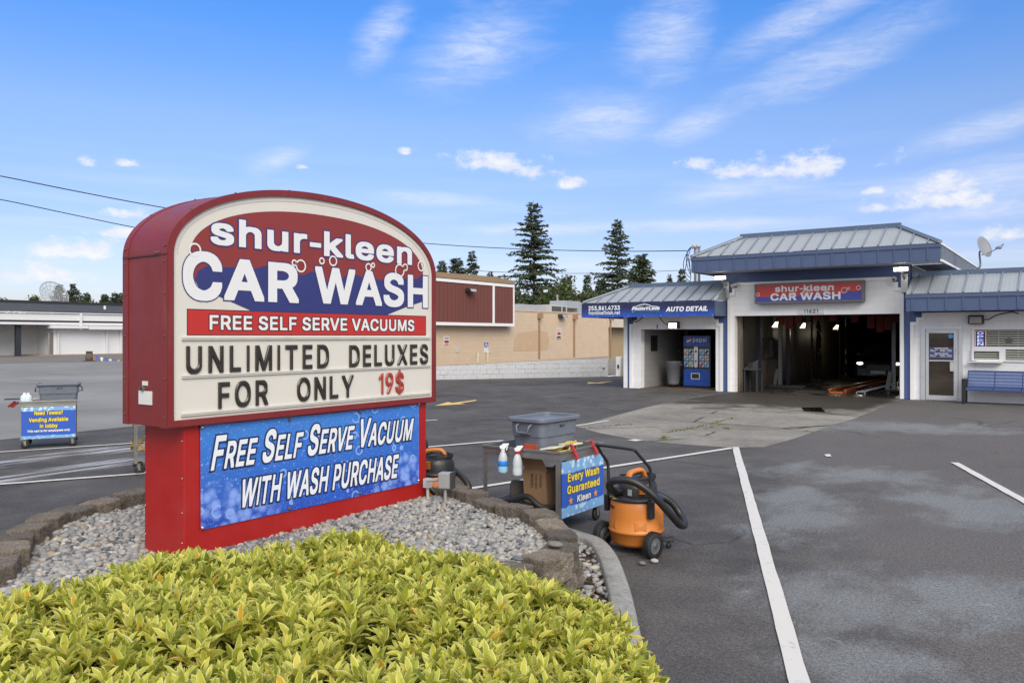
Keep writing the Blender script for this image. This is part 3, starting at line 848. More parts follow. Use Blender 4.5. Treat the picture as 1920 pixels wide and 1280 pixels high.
sheet('ground', [(-900, -900), (900, -900), (900, 900), (-900, 900)], 0.0, ASPHALT)
_b0, _b1 = gz(0, 824), gz(236, 800)
_dir = (_b1 - _b0).normalized()
_a, _b = _b0 - _dir * 60, _b0 + _dir * 26
_c2 = Vector((-40.0, 62, 0))
sheet('far_lot', [_a, gz(330, 791), gz(560, 740), gz(640, 690), gz(640, 661), (-120, 90, 0), (-140, -20, 0)], 0.004, lot2_material())
_w0, _w1, _w2, _w3 = gz(-60, 683), gz(330, 676), Vector((-77.5, 52, 0)), Vector((-77.5, 24, 0))
sheet('store_walkway', [_w0, _w1, _w2, _w3], 0.008, concrete_material('walk_grey', (0.14, 0.125, 0.115), (0.19, 0.17, 0.155), False))

_ap = [gz(1080, 800), gz(1125, 812), gz(1200, 826), gz(1290, 834), gz(1370, 839), gz(1432, 838), gz(1475, 827), gz(1520, 812), gz(1560, 797),
       gz(1600, 786), gz(1640, 770), gz(1662, 760), gz(1690, 749), (-4.18, 25.3), (-9.36, 25.3), gz(1300, 744), gz(1210, 764), gz(1140, 783)]
sheet('concrete_apron', _ap, 0.004, concrete_material('apron_concrete', (0.17, 0.16, 0.145), (0.27, 0.252, 0.222), True, True))

# weeds in the seams of the apron
def weeds():
    r = np.random.default_rng(3)
    V, T = [], []
    for a, b, n in ((gz(1243, 812), gz(1300, 803), 90), (gz(1300, 803), gz(1376, 784), 130), (gz(1318, 806), gz(1352, 796), 35), (gz(1240, 824), gz(1252, 819), 60), (gz(1354, 803), gz(1368, 804), 25), (gz(1090, 803), gz(1180, 796), 70), (gz(1512, 809), gz(1518, 810), 18)):
        for k in range(n):
            u = r.random() ** .8
            p = a.lerp(b, u) + Vector((r.normal(0, .035), r.normal(0, .035), .004))
            h = .012 + .028 * r.random() ** 2; an = r.uniform(0, 6.28); w = Vector((math.cos(an), math.sin(an), 0)) * (.006 + .01 * r.random())
            tip = p + Vector((r.normal(0, .02), r.normal(0, .02), h))
            V += [p - w, p + w, tip + w * .3, tip - w * .3]; T += [r.random()] * 4
    t = NT('weed_green'); f = t.node('ShaderNodeAttribute', attribute_name='tone').outputs['Fac']
    o = np_mesh('seam_weeds', V, np.arange(len(V)).reshape(-1, 4), t.out(t.mix(f, (.06, .075, .015), (.19, .185, .04)), .8), None, False, attr=T)
    tag(o, 'low weeds and moss growing along the cracks of the concrete apron', 'weeds', kind='stuff')
weeds()

# drain hole with dark water in the apron
_dr = [gz(1508, 771), gz(1548, 773), gz(1540, 764), gz(1502, 764)]
t = NT('dark_water'); 
sheet('drain_puddle', _dr, 0.009, t.out((0.012, 0.009, 0.007), 0.06, spec=0.5))

# painted lines
def white_line_material():
    t = NT('line_paint')
    n = t.noise(9, 7, 0.7)
    w = t.step(n, 0.56, 0.70, 0, 0.7)
    f = t.noise(120, 2)
    col = t.mix(w, (0.56, 0.54, 0.51), (0.20, 0.20, 0.20))
    col = t.mix(t.step(f, 0.62, 0.75, 0, 0.25), col, (0.35, 0.35, 0.34))
    return t.out(col, 0.7, normal=t.bump(f, 0.25, 0.003))
LINE = white_line_material()
def stripe(name, a, b, w, z=0.012, m=None):
    a, b = Vector((a.x, a.y, 0)), Vector((b.x, b.y, 0))
    d = (b - a); L = d.length; d.normalize()
    s = Vector((-d.y, d.x, 0)) * w / 2
    n = max(2, int(L / 0.25))
    mb = MB()
    pts = []
    for i in range(n + 1):
        q = a + d * (L * i / n)
        j, k = rnd.uniform(-1, 1) * w * 0.035, rnd.uniform(-1, 1) * w * 0.035
        pts += [q + s * (1 + j / w * 2), q - s * (1 + k / w * 2)]
    V = [(p.x, p.y, z) for p in pts]
    mb.add(V, [(2 * i, 2 * i + 1, 2 * i + 3, 2 * i + 2) for i in range(n)])
    return tag(mb.build(name, m or LINE), kind='structure')

def ext(a, b, k):
    return b + (b - a).normalized() * k
_l0, _l1 = gz(1379, 839), gz(1499, 1280)
stripe('parking_line', _l0, ext(_l0, _l1, 2.0), 0.105)
stripe('parking_line', gz(1373, 840.5), gz(880, 917), 0.10)
_r0, _r1 = gz(1790, 868), gz(1920, 940)
stripe('parking_line', _r0, ext(_r0, _r1, 4.0), 0.105)
stripe('parking_line', gz(945, 826.5), gz(798, 839), 0.10)
stripe('parking_line', gz(1142, 789), gz(1070, 800), 0.09)
stripe('parking_line', gz(820, 787.5), gz(790, 790), 0.09)
stripe('parking_line', gz(300, 886), ext(gz(265, 890.5), gz(0, 910), 3), 0.10)
stripe('parking_line', gz(300, 828), ext(gz(262, 831), gz(0, 848.5), 3), 0.09)

YEL = paint('arrow_paint', (0.62, 0.44, 0.13), 0.7, var=0.12, scale=6, dirt=0.5, dirtc=(0.12, 0.11, 0.09))
def arrow_mark(px):
    mb = MB()
    mb.poly([gz(*q, 0.012) for q in px])
    return tag(mb.build('painted_arrow', YEL), kind='structure')
arrow_mark([(815, 760.5), (840, 753.3), (848, 755.2), (892, 749.3), (893.5, 751), (862, 755.8), (873, 757)])
arrow_mark([(1101, 719.3), (1103, 716), (1118, 717), (1145, 714.3), (1147.5, 715.2), (1128, 717.5), (1137, 718.3)])
sheet('paint_chip', [gz(1545, 853), gz(1556, 852), gz(1559, 856.5), gz(1550, 857)], 0.012, LINE)
sheet('paint_chip', [gz(1176, 826), gz(1190, 824), gz(1206, 826), gz(1192, 828)], 0.012, LINE)

# kerb of the planting island
KERB = concrete_material('kerb_concrete', (0.22, 0.215, 0.205), (0.30, 0.295, 0.28), False)
_ko = spline([Vector((-4.6, 6.45, 0)), Vector((-4.1, 6.30, 0)), gz(1095, 1020), gz(1135, 1035), gz(1160, 1065), gz(1178, 1110), gz(1190, 1150), gz(1200, 1195)], 5)
_d = (_ko[-1] - _ko[-6]).normalized()
_ko += [_ko[-1] + _d * (0.5 * k) for k in range(1, 9)]
KERB_OUT = _ko
def build_kerb():
    mb = MB()
    prof = [(0.0, 0.0), (0.012, 0.095), (0.03, 0.115), (0.15, 0.12), (0.165, 0.105), (0.17, 0.0)]
    rows = []
    for i, p in enumerate(_ko):
        t = (_ko[min(i + 1, len(_ko) - 1)] - _ko[max(i - 1, 0)]).normalized()
        inn = Vector((t.y, -t.x, 0))
        if inn.dot(Vector((-4.6, 3.6, 0)) - p) < 0: inn = -inn
        rows.append([(p.x + inn.x * a, p.y + inn.y * a, z) for a, z in prof])
    n = len(prof)
    V = [q for r in rows for q in r]
    F = [(i * n + k, (i + 1) * n + k, (i + 1) * n + k + 1, i * n + k + 1) for i in range(len(rows) - 1) for k in range(n - 1)]
    mb.add(V, F, 0, True)
    o = mb.build('kerb', KERB)
    return tag(o, kind='structure')
build_kerb()
MULCH = paint('bark_mulch', (0.075, 0.05, 0.035), 0.95, var=0.6, scale=40, bump=1.0, bscale=70)
_mi = [(p.x, p.y) for p in _ko]
sheet('mulch_strip', _mi + [(-6.5, -2.5), (-6.5, 1.0), (-5.6, 3.0), (-5.0, 5.2)], 0.03, MULCH)

# ================================================================== MONUMENT SIGN
RED = paint('sign_red', (0.36, 0.011, 0.009), 0.40, var=0.12, scale=2.0, dirt=0.25, bump=0.03, bscale=30, dirtc=(0.35, 0.08, 0.07))
MAROON = paint('cabinet_red', (0.185, 0.019, 0.019), 0.45, var=0.16, scale=2, dirt=0.55, bump=0.05, bscale=25, streak=True, dirtc=(0.24, 0.065, 0.06))
CREAM = paint('sign_face', (0.645, 0.615, 0.555), 0.35, var=0.05, scale=2.0, dirt=0.10, streak=True, dirtc=(0.42, 0.40, 0.34))
WHITE_V = paint('white_vinyl', (0.72, 0.72, 0.72), 0.4, var=0.03)
NAVY_V = paint('navy_vinyl', (0.030, 0.036, 0.16), 0.4, var=0.12, scale=5)
DOME_V = paint('faded_red_vinyl', (0.235, 0.032, 0.027), 0.42, var=0.12, scale=2, dirt=0.15, dirtc=(0.33, 0.10, 0.09))
STRIPE_V = paint('stripe_red', (0.47, 0.026, 0.020), 0.4, var=0.08, scale=3)
DARK_V = paint('dark_outline', (0.04, 0.02, 0.02), 0.5, var=0.05)
STEEL = paint('rivet_steel', (0.5, 0.5, 0.5), 0.35, metal=1.0)
RUSTY = paint('rusty_bolt', (0.12, 0.06, 0.05), 0.7)
XF, XB = -4.85, -5.39
CY0, CY1, CZ0, CZS, RISE = 3.015, 5.68, 1.205, 2.335, 0.565

def arch(inset, n=56, x=XF, zb=None):
    """cabinet outline at x, from lower left counter-clockwise seen from the front (Y right, Z up)"""
    y0, y1, z0 = CY0 + inset, CY1 - inset, (CZ0 + inset if zb is None else zb)
    cy, a, b = (CY0 + CY1) / 2, (CY1 - CY0) / 2 - inset, RISE - inset
    p = [(x, y0, z0), (x, y1, z0)]
    ex = 2 / 2.12
    for i in range(n + 1):
        t = math.pi * i / n
        ct, st = math.cos(t), math.sin(t)
        p.append((x, cy + a * math.copysign(abs(ct) ** ex, ct), CZS + b * abs(st) ** ex))
    return p

sign = thing('monument_sign', 'red arched monument sign with marquee letters standing on the pebble bed', 'sign', (-5.13, 4.36, 0.28))
S = lambda px, py, X=-4.868: fx(px, py, X)

def build_sign():
    # cabinet: outer skin, front frame, face recess
    mb = MB()
    o_f, o_b, i_f, i_r = arch(0, x=XF), arch(0, x=XB), arch(0.042, x=XF), arch(0.042, x=XF - 0.03)
    n = len(o_f)
    V = o_f + o_b
    for i in range(n):
        j = (i + 1) % n
        mb.add([o_f[i], o_f[j], o_b[j], o_b[i]], [(0, 3, 2, 1)], 0, 2 <= i < n - 2)
    mb.add(o_b, [tuple(range(n))[::-1]])
    mb.add(o_f + i_f, [(i, (i + 1) % n, n + (i + 1) % n, n + i) for i in range(n)], 0, False)
    mb.add(i_f + i_r, [(i, (i + 1) % n, n + (i + 1) % n, n + i) for i in range(n)], 0, False)
    cab = mb.build('cabinet', MAROON, sign)
    # retainer bands round the front and back edges of the cabinet skin
    for xa, xb in ((XF - 0.085, XF - 0.004), (XB + 0.004, XB + 0.07)):
        mb = MB()
        a, b = arch(-0.005, x=xb), arch(-0.005, x=xa)
        for i in range(n):
            j = (i + 1) % n
            mb.add([a[i], a[j], b[j], b[i]], [(0, 3, 2, 1)], 0, 2 <= i < n - 2)
        for L0, L1 in ((a, arch(0.002, x=xb)), (arch(0.002, x=xa), b)):
            mb.add(L0 + L1, [(i, (i + 1) % n, n + (i + 1) % n, n + i) for i in range(n)])
        mb.build('edge_band', MAROON, cab)
    mb = MB()   # seam at the spring of the arch and its bolts, on the end skin
    mb.box(XB + 0.01, XF - 0.01, CY0 - 0.009, CY0 + 0.002, CZS - 0.006, CZS + 0.006)
    mb.build('seam_strip', paint('dark_seam', (0.10, 0.02, 0.02), 0.6), cab)
    mb = MB()
    for x in (XF - 0.03, XB + 0.035):
        for z in (1.27, 1.52, 1.80, 2.08, 2.29, 2.39):
            mb.ball((x, CY0 - 0.006, z), 0.0075, 8, 5)
    for x in (XF - 0.10, XF - 0.13):
        mb.ball((x, CY0 - 0.006, CZS + 0.012), 0.011, 8, 5)
    top = arch(-0.006, x=0)
    for i in range(6, n - 4, 7):
        for x in (XF - 0.03, XB + 0.03):
            mb.ball((x, top[i][1], top[i][2]), 0.0075, 8, 5)
    mb.build('rivets', RUSTY, cab)

    mb = MB()
    f = arch(0.042, x=XF - 0.018)
    mb.add(f, [tuple(range(n))])
    face = mb.build('sign_face', CREAM, sign)
    mb = MB()   # retaining line printed just inside the frame
    a, b = arch(0.075, x=XF - 0.0155, zb=2.30), arch(0.0785, x=XF - 0.0155, zb=2.30)
    mb.add(a + b, [(i, i + 1, n + i + 1, n + i) for i in range(2, n - 1)])
    mb.build('face_seam', paint('seam_grey', (0.42, 0.41, 0.38), 0.5), face)

    # printed emblem: red dome, navy wave
    zz = lambda x, y: (220 + x / 3.0968, 340 + y / 3.0968)
    cy, a_, b_ = (CY0 + CY1) / 2 + 0.005, (CY1 - CY0) / 2 - 0.165, RISE - 0.165
    dome = [S(*zz(400, 590), -4.8668), S(*zz(1797, 600), -4.8668)]
    pts = []
    for i in range(49):
        t = math.pi * i / 48
        ct, st = math.cos(t), math.sin(t)
        pts.append(Vector((-4.8668, cy + a_ * math.copysign(abs(ct) ** 0.92, ct), CZS + 0.01 + b_ * abs(st) ** 0.92)))
    mb = MB()
    p0, p1 = pts[0], pts[-1]
    loop = [Vector((-4.8668, p1.y, p1.z - 0.17)), Vector((-4.8668, p0.y, p0.z - 0.2))] + pts
    mb.add(loop, [tuple(range(len(loop)))])
    mb.build('emblem_dome', DOME_V, face)
    wave = [(470, 520), (520, 490), (600, 499), (700, 497), (760, 508), (800, 508), (860, 488), (920, 522), (1000, 541), (1080, 545), (1130, 524), (1180, 540),
            (1225, 590), (1262, 560), (1290, 598), (1310, 560), (1330, 545), (1380, 543), (1450, 560), (1530, 572), (1620, 570), (1700, 560), (1740, 568), (1765, 545), (1795, 560), (1792, 692),
            (1680, 728), (1565, 775), (780, 752), (590, 668), (480, 625), (450, 575)]
    mb = MB()
    P = [S(*zz(*q), -4.8656) for q in wave]
    tri = tessellate_polygon([[Vector((p.y, p.z, 0)) for p in P]])
    for t in tri:
        q = [P[k] for k in t]
        if (q[1] - q[0]).cross(q[2] - q[0]).x < 0: q.reverse()
        mb.add(q, [(0, 1, 2)])
    mb.build('emblem_wave', NAVY_V, face)

    U, V = Vector((0, 1, 0)), Vector((0, 0, 1))
    def words(name, s, q0, q1, h, out, gr, mats, lift, parent=face, **kw):
        a, b = S(*q0), S(*q1)
        mb = MB()
        org = Vector((-4.868, a.y, (a.z + b.z) / 2))
        gl, _ = layout(s, b.y - a.y, h, **kw)
        if out: put_glyphs(mb, gl, org + Vector((lift, 0, 0)), U, V, 0.0, out, 1)
        put_glyphs(mb, gl, org + Vector((lift + 0.0012, 0, 0)), U, V, 0.0, gr, 0)
        mb.build(name, mats, parent)
    words('brand_lettering', 'shur-kleen', zz(540, 372), zz(1708, 478), 0.192, 0.011, 0.001, [WHITE_V, NAVY_V], 0.0034)
    words('brand_lettering', 'C', zz(383, 680), zz(602, 690), 0.315, 0.013, 0.006, [WHITE_V, NAVY_V], 0.0034)
    words('brand_lettering', 'AR', zz(622, 688), zz(1048, 700), 0.283, 0.013, 0.005, [WHITE_V, NAVY_V], 0.0034)
    words('brand_lettering', 'WASH', zz(1148, 708), zz(1800, 730), 0.280, 0.012, 0.003, [WHITE_V, NAVY_V], 0.0034)
    mb = MB()
    for x, y, r in ((448, 398, 41), (1025, 473, 20), (1063, 491, 38), (1185, 462, 21), (1250, 462, 31), (1456, 499, 25), (1482, 487, 16), (1637, 518, 39), (1669, 499, 22), (1762, 492, 31)):
        c = S(*zz(x, y), -4.868)
        f = (c - Vector((0, 0, 1.8))).dot(Vector((-_s, _c, 0)))
        rr = r / 3.0968 * f / 1520
        ring_on(mb, (c.x, c.y, c.z), U, V, rr, max(0.012, rr * 0.22), 0.0056)
    mb.build('bubble_rings', WHITE_V, face)

    a, b = S(*zz(408, 888)), S(*zz(1789, 785))
    mb = MB()
    mb.box(-4.8675, -4.8662, a.y, b.y, a.z, b.z)
    st = mb.build('red_stripe', STRIPE_V, sign)
    mb = MB()
    t_ = 0.006
    for q in ((a.y - t_, b.y + t_, a.z - t_, a.z), (a.y - t_, b.y + t_, b.z, b.z + t_), (a.y - t_, a.y, a.z, b.z), (b.y, b.y + t_, a.z, b.z)):
        mb.box(-4.8674, -4.8658, *q)
    mb.build('stripe_edge', DARK_V, st)
    words('stripe_lettering', 'FREE SELF SERVE VACUUMS', zz(534, 865), zz(1722, 866), 0.100, 0.007, 0.0, [WHITE_V, DARK_V], 0.0028, st)

    # letter tracks
    z2 = lambda x, y: (220 + x / 3.0484, 640 + y / 3.0484)
    for q in (((365, 5), (1785, -28)), ((365, 209), (1785, 142)), ((362, 430), (1785, 297))):
        a, b = S(*z2(*q[0])), S(*z2(*q[1]))
        zc = (a.z + b.z) / 2
        mb = MB()
        mb.box(-4.866, -4.855, a.y, b.y, zc - 0.004, zc + 0.016)
        mb.box(-4.855, -4.850, a.y, b.y, zc + 0.008, zc + 0.016)
        tr = mb.build('letter_track', paint('clear_track', (0.62, 0.60, 0.55), 0.25, var=0.08, scale=6, dirt=0.35, dirtc=(0.3, 0.28, 0.24)), sign)
    LET = paint('marquee_black', (0.030, 0.026, 0.022), 0.28, var=0.35, scale=9)
    LRED = paint('marquee_red', (0.34, 0.045, 0.032), 0.4, var=0.1)
    TILE = paint('letter_tile', (0.60, 0.58, 0.53), 0.2, var=0.03)
    def row(s, x0, x1, base, h, m=LET):
        a, b = S(*z2(x0, base)), S(*z2(x1, base))
        z0 = a.z
        gl, w = layout(s, None, h, sx=0.80)
        gl_w = [max(p[0] for l in g for p in l) - min(p[0] for l in g for p in l) for g in gl]
        gap = ((b.y - a.y) - sum(gl_w)) / max(1, len(gl) - 1)
        y = a.y
        for g, gw in zip(gl, gl_w):
            x_ = min(p[0] for l in g for p in l)
            g2 = [[(p[0] - x_, p[1]) for p in l] for l in g]
            mb = MB()
            put_glyphs(mb, [g2], Vector((-4.862, y, z0)), U, V, 0.004, 0.0, 0, bevel=0.007)
            mb.build('letter', m, sign)
            y += gw + gap
        mb = MB()
        y = a.y
    zrow1 = 186
    row('UNLIMITED', 390, 1206, zrow1, 0.185)
    aa = S(*z2(1320, 148))
    row2y = 148
    row('DELUXES', 1322, 1772, row2y, 0.180)
    row('FOR', 573, 858, 385, 0.183)
    row('ONLY', 1024, 1346, 344, 0.180)
    row('19$', 1492, 1634, 303, 0.178, LRED)

    # base
    mb = MB()
    mb.box(-5.37, -4.90, 3.16, 5.60, 0.18, CZ0)
    base = mb.build('base', RED, sign, bevel=0.006)
    mb = MB()
    for x in (-4.915, -5.355):
        for z in (0.42, 0.62, 0.85, 1.10):
            mb.ball((x, 3.157, z), 0.006, 8, 5)
    mb.build('rivets', STEEL, base)
    # service plates and lock on the end of the cabinet
    mb = MB()
    q0, q1 = fy(261.5, 757, CY0), fy(285.5, 733.5, CY0)
    mb.box(q0.x, q1.x, CY0 - 0.007, CY0 + 0.001, q0.z, q1.z)
    cp = mb.build('cover_plate', paint('plate_white', (0.66, 0.66, 0.65), 0.4, dirt=0.25), sign)
    mb = MB()
    q0, q1 = fy(268, 722, CY0), fy(277.5, 714.5, CY0)
    mb.box(q0.x, q1.x, CY0 - 0.006, CY0 + 0.001, q0.z, q1.z)
    mb.build('data_label', paint('plate_white', (0.66, 0.66, 0.65)), sign)
    mb = MB()
    c = fy(271, 728, CY0)
    mb.cyl((c.x, CY0 + 0.002, c.z), (c.x, CY0 - 0.022, c.z), 0.016, n=12)
    mb.box(c.x - 0.03, c.x + 0.005, CY0 - 0.022, CY0 - 0.015, c.z - 0.006, c.z + 0.006)
    mb.build('lock', paint('lock_metal', (0.25, 0.24, 0.23), 0.4, metal=0.8), sign)
build_sign()

# vinyl banner bolted to the sign base
def banner_material(name, lo, mid, hi, sc=1.0, foam_at=None):
    """printed soap-bubble artwork"""
    t = NT(name)
    o = t.obj()
    sep = t.node('ShaderNodeSeparateXYZ', {0: o})
    z = sep.outputs[2]
    y = sep.outputs[1]
    f = t.step(z, -0.35, 0.35, 0, 1, 'LINEAR')
    col = t.mix(f, lo, hi)
    diag = t.step(t.noise(1.4, 3, 0.5), 0.35, 0.65)
    col = t.mix(t.math('MULTIPLY', diag, 0.45), col, mid)
    def bubbles(scale, r0, thin, seed, density):
        v = t.node('ShaderNodeTexVoronoi', {'Vector': t.mapped((0.001, 1, 1), loc=(seed, seed * 0.7, seed * 1.3)), 'Scale': scale * sc, 'Randomness': 0.9})
        rr = t.node('ShaderNodeSeparateColor', {0: v.outputs['Color']})
        r = t.math('MULTIPLY', rr.outputs[0], r0)
        on = t.step(rr.outputs[1], 1 - density, 1 - density + 0.02)
        d = t.math('DIVIDE', v.outputs['Distance'], t.math('MAXIMUM', r, 0.02))
        ring = t.math('MULTIPLY', t.step(d, 0.6, 0.95), t.step(d, 1.05, 0.95))
        body = t.step(d, 1.02, 0.9)
        return t.math('MULTIPLY', ring, on), t.math('MULTIPLY', body, on)
    for scale, r0, seed, dn, k in ((9, 0.42, 3.1, 0.6, 0.5), (22, 0.36, 7.7, 0.65, 0.5), (55, 0.38, 1.9, 0.7, 0.4)):
        rg, bd = bubbles(scale, r0, 0.3, seed, dn)
        col = t.mix(t.math('MULTIPLY', bd, 0.25 * k * 2), col, mid)
        col = t.mix(t.math('MULTIPLY', rg, min(1, k * 1.5)), col, (0.38, 0.56, 0.9))
    # foam heaps in the lower corners
    corner = t.math('ADD', t.step(z, 0.10, -0.30), t.math('SUBTRACT', t.step(t.math('ABSOLUTE', y), 0.30, 0.85), 1.0))
    v = t.node('ShaderNodeTexVoronoi', {'Vector': t.mapped((0.001, 1, 1)), 'Scale': 13.0 * sc, 'Randomness': 0.85})
    cell = t.step(v.outputs['Distance'], 0.80, 0.22)
    foam = t.math('MULTIPLY', t.step(t.math('ADD', corner, t.math('MULTIPLY', t.math('SUBTRACT', t.noise(5, 4), 0.5), 0.9)), 0.25, 0.5), cell)
    col = t.mix(t.math('MULTIPLY', foam, 0.85), col, (0.26, 0.40, 0.84))
    w = t.noise(7, 2, 0.4, t.mapped((1, 0.25, 1)))
    return t.out(col, 0.30, normal=t.bump(w, 0.12, 0.02), spec=0.5)

def build_banner():
    X = -4.893
    A, B, C, D = fx(376, 993, X), fx(785, 905, X), fx(785, 757, X), fx(375, 797, X)
    ban = thing('vinyl_banner', 'blue soap-bubble vinyl banner bolted to the red sign base', 'banner', ((A + B + C + D) / 4))
    NX, NZ = 30, 10
    V, F = [], []
    for j in range(NZ + 1):
        for i in range(NX + 1):
            u, v = i / NX, j / NZ
            p = A * (1 - u) * (1 - v) + B * u * (1 - v) + C * u * v + D * (1 - u) * v
            edge = min(u, 1 - u, v * 0.6, (1 - v) * 0.6)
            x = X + 0.003 + 0.005 * min(1, edge * 8) * (0.5 + 0.5 * math.sin(u * 19 + v * 3)) 
            z = p.z - (0.006 * abs(math.sin(u * math.pi * 3)) if j == NZ else 0)
            V.append((x, p.y, z))
    F = [(j * (NX + 1) + i, j * (NX + 1) + i + 1, (j + 1) * (NX + 1) + i + 1, (j + 1) * (NX + 1) + i) for j in range(NZ) for i in range(NX)]
    mb = MB()
    mb.add(V, F, 0, True)
    mb.build('vinyl_sheet', banner_material('banner_blue', (0.020, 0.065, 0.42), (0.030, 0.14, 0.60), (0.055, 0.23, 0.62)), ban)
    U, Vv = Vector((0, 1, 0)), Vector((0, 0, 1))
    z2 = lambda x, y: (220 + x / 3.0484, 640 + y / 3.0484)
    TX = paint('banner_white', (0.74, 0.77, 0.82), 0.35, var=0.03)
    TO = paint('banner_ink', (0.012, 0.018, 0.07), 0.4)
    def line(s, q0, q1, h, sh):
        a, b = fx(*z2(*q0), X), fx(*z2(*q1), X)
        gl, w = layout(s, (b.y - a.y) - sh * h * 0.9, h, shear=sh, small=(0.80 if 'FREE' in s else None))
        org = Vector((X + 0.0095, a.y, a.z))
        Vd = Vector((0, 0, 1))
        Ud = Vector((0, b.y - a.y, b.z - a.z)).normalized()
        mb = MB()
        put_glyphs(mb, gl, org, Ud, Vd, 0.0, 0.011, 1)
        put_glyphs(mb, gl, org + Vector((0.0012, 0, 0)), Ud, Vd, 0.0, 0.0, 0)
        mb.build('banner_lettering', [TX, TO], ban)
    line('FREE SELF SERVE VACUUM', (528, 738), (1692, 558), 0.235, 0.20)
    line('WITH WASH PURCHASE', (692, 952), (1604, 774), 0.200, 0.16)
    for q in ((482, 490), (1720, 357), (1718, 793), (483, 1063), (980, 446), (1382, 403), (980, 953), (1380, 866)):
        c = fx(*z2(*q), X)
        mb = MB()
        mb.lathe([(0.0001, 0.012), (0.007, 0.011), (0.0135, 0.004), (0.014, 0.0)], (0, 0, 0), 12, axis='X')
        mb.xform(Matrix.Translation((X + 0.008, c.y, c.z)))
        mb.build('bolt', STEEL if q[0] < 500 or q[0] > 1700 else RUSTY, ban)
build_banner()

# ================================================================== CAR WASH BUILDING
Y0 = 25.4
BLUE = paint('wall_blue', (0.062, 0.098, 0.245), 0.55, var=0.10, scale=1.5, dirt=0.15, dirtc=(0.10, 0.12, 0.22))
FASC = paint('fascia_blue', (0.066, 0.098, 0.19), 0.50, var=0.10, scale=1.5, bump=0.05, bscale=20)
def block_wall(name, c, joint=0.8, bw=0.4, bh=0.2, dirt=0.2, dirtc=(0.25, 0.23, 0.2), rough=0.75, mort=0.006, chip=0.0):
    t = NT(name)
    o = t.obj()
    s = t.node('ShaderNodeSeparateXYZ', {0: o})
    h = t.node('ShaderNodeCombineXYZ', {0: t.math('ADD', s.outputs[0], s.outputs[1]), 1: s.outputs[2], 2: 0.0}).outputs[0]
    br = t.node('ShaderNodeTexBrick', {'Vector': h, 'Scale': 1.0, 'Mortar Size': mort, 'Mortar Smooth': 0.4, 'Brick Width': bw, 'Row Height': bh, 'Bias': 0.0,
                                       'Color1': (1, 1, 1), 'Color2': (0.94, 0.94, 0.94), 'Mortar': (joint, joint, joint)})
    n = t.noise(1.3, 5, 0.6)
    col = t.mix(n, scale3(c, 0.93), scale3(c, 1.06))
    col = t.mix(1.0, col, br.outputs['Color'], 'MULTIPLY')
    d = t.step(t.noise(2.0, 7, 0.7, t.mapped((3, 3, 0.8))), 0.55, 0.8, 0, dirt)
    low = t.step(s.outputs[2], 0.45, 0.0)
    d = t.math('ADD', d, t.math('MULTIPLY', t.math('MULTIPLY', low, t.noise(5, 5)), dirt * 0.8), clamp=True)
    col = t.mix(d, col, dirtc)
    if chip:
        k = t.math('MULTIPLY', t.step(br.outputs['Fac'], 0.1, 0.5), t.step(t.noise(2.2, 7, 0.75), 0.47, 0.57))
        col = t.mix(t.math('MULTIPLY', k, chip), col, (0.10, 0.095, 0.09))
        k2 = t.step(t.noise(1.7, 8, 0.75, t.mapped((1.0, 1.0, 3.0))), 0.60, 0.68, 0, chip * 0.8)
        col = t.mix(k2, col, (0.22, 0.215, 0.21))
    bm = t.bump(t.math('SUBTRACT', t.math('MULTIPLY', t.noise(40, 3), 0.25), br.outputs['Fac']), 0.4, 0.006)
    return t.out(col, rough, normal=bm)
WALLW = block_wall('white_block', (0.84, 0.84, 0.85), 0.86, dirt=0.14, dirtc=(0.5, 0.48, 0.44))
TRIM = paint('white_trim', (0.81, 0.805, 0.80), 0.5, var=0.03, dirt=0.12, dirtc=(0.5, 0.48, 0.44))
ROOFM = paint('roof_metal', (0.29, 0.315, 0.345), 0.42, metal=0.15, var=0.06, scale=0.8, dirt=0.10, dirtc=(0.25, 0.32, 0.46))
CAP = paint('ridge_cap', (0.10, 0.14, 0.215), 0.4, metal=0.2, var=0.08)
SOFFIT = paint('soffit', (0.60, 0.60, 0.60), 0.7, var=0.06)
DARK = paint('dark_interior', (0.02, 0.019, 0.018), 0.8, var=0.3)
ALU = paint('aluminium', (0.62, 0.63, 0.64), 0.35, metal=0.55, var=0.06)
BLACKM = paint('black_metal', (0.018, 0.018, 0.02), 0.4)
BRONZE = paint('bronze_housing', (0.055, 0.05, 0.045), 0.45, metal=0.4)
def glass_material(name, tint=(0.03, 0.035, 0.035), rough=0.03, alpha=0.35):
    t = NT(name)
    return t.out(tint, rough, spec=0.8, **{'Alpha': alpha})

bld = thing('car_wash_building', 'white and navy car wash building with grey seamed roofs over a dark wash tunnel', 'building', (-6.6, Y0, 0))

def stepped(x0, x1, z1, n, dx, dz, lo=-0.15, left=True, right=True):
    p = [(x0, lo)]
    if left:
        p += [(x0, z1)]
        for k in range(1, n + 1):
            p += [(x0 + dx * k, z1 + dz * (k - 1)), (x0 + dx * k, z1 + dz * k)]
    else:
        p += [(x0, z1 + dz * n)]
    q = [(x1, lo)]
    if right:
        q += [(x1, z1)]
        for k in range(1, n + 1):
            q += [(x1 - dx * k, z1 + dz * (k - 1)), (x1 - dx * k, z1 + dz * k)]
    else:
        q += [(x1, z1 + dz * n)]
    return p + q[::-1]

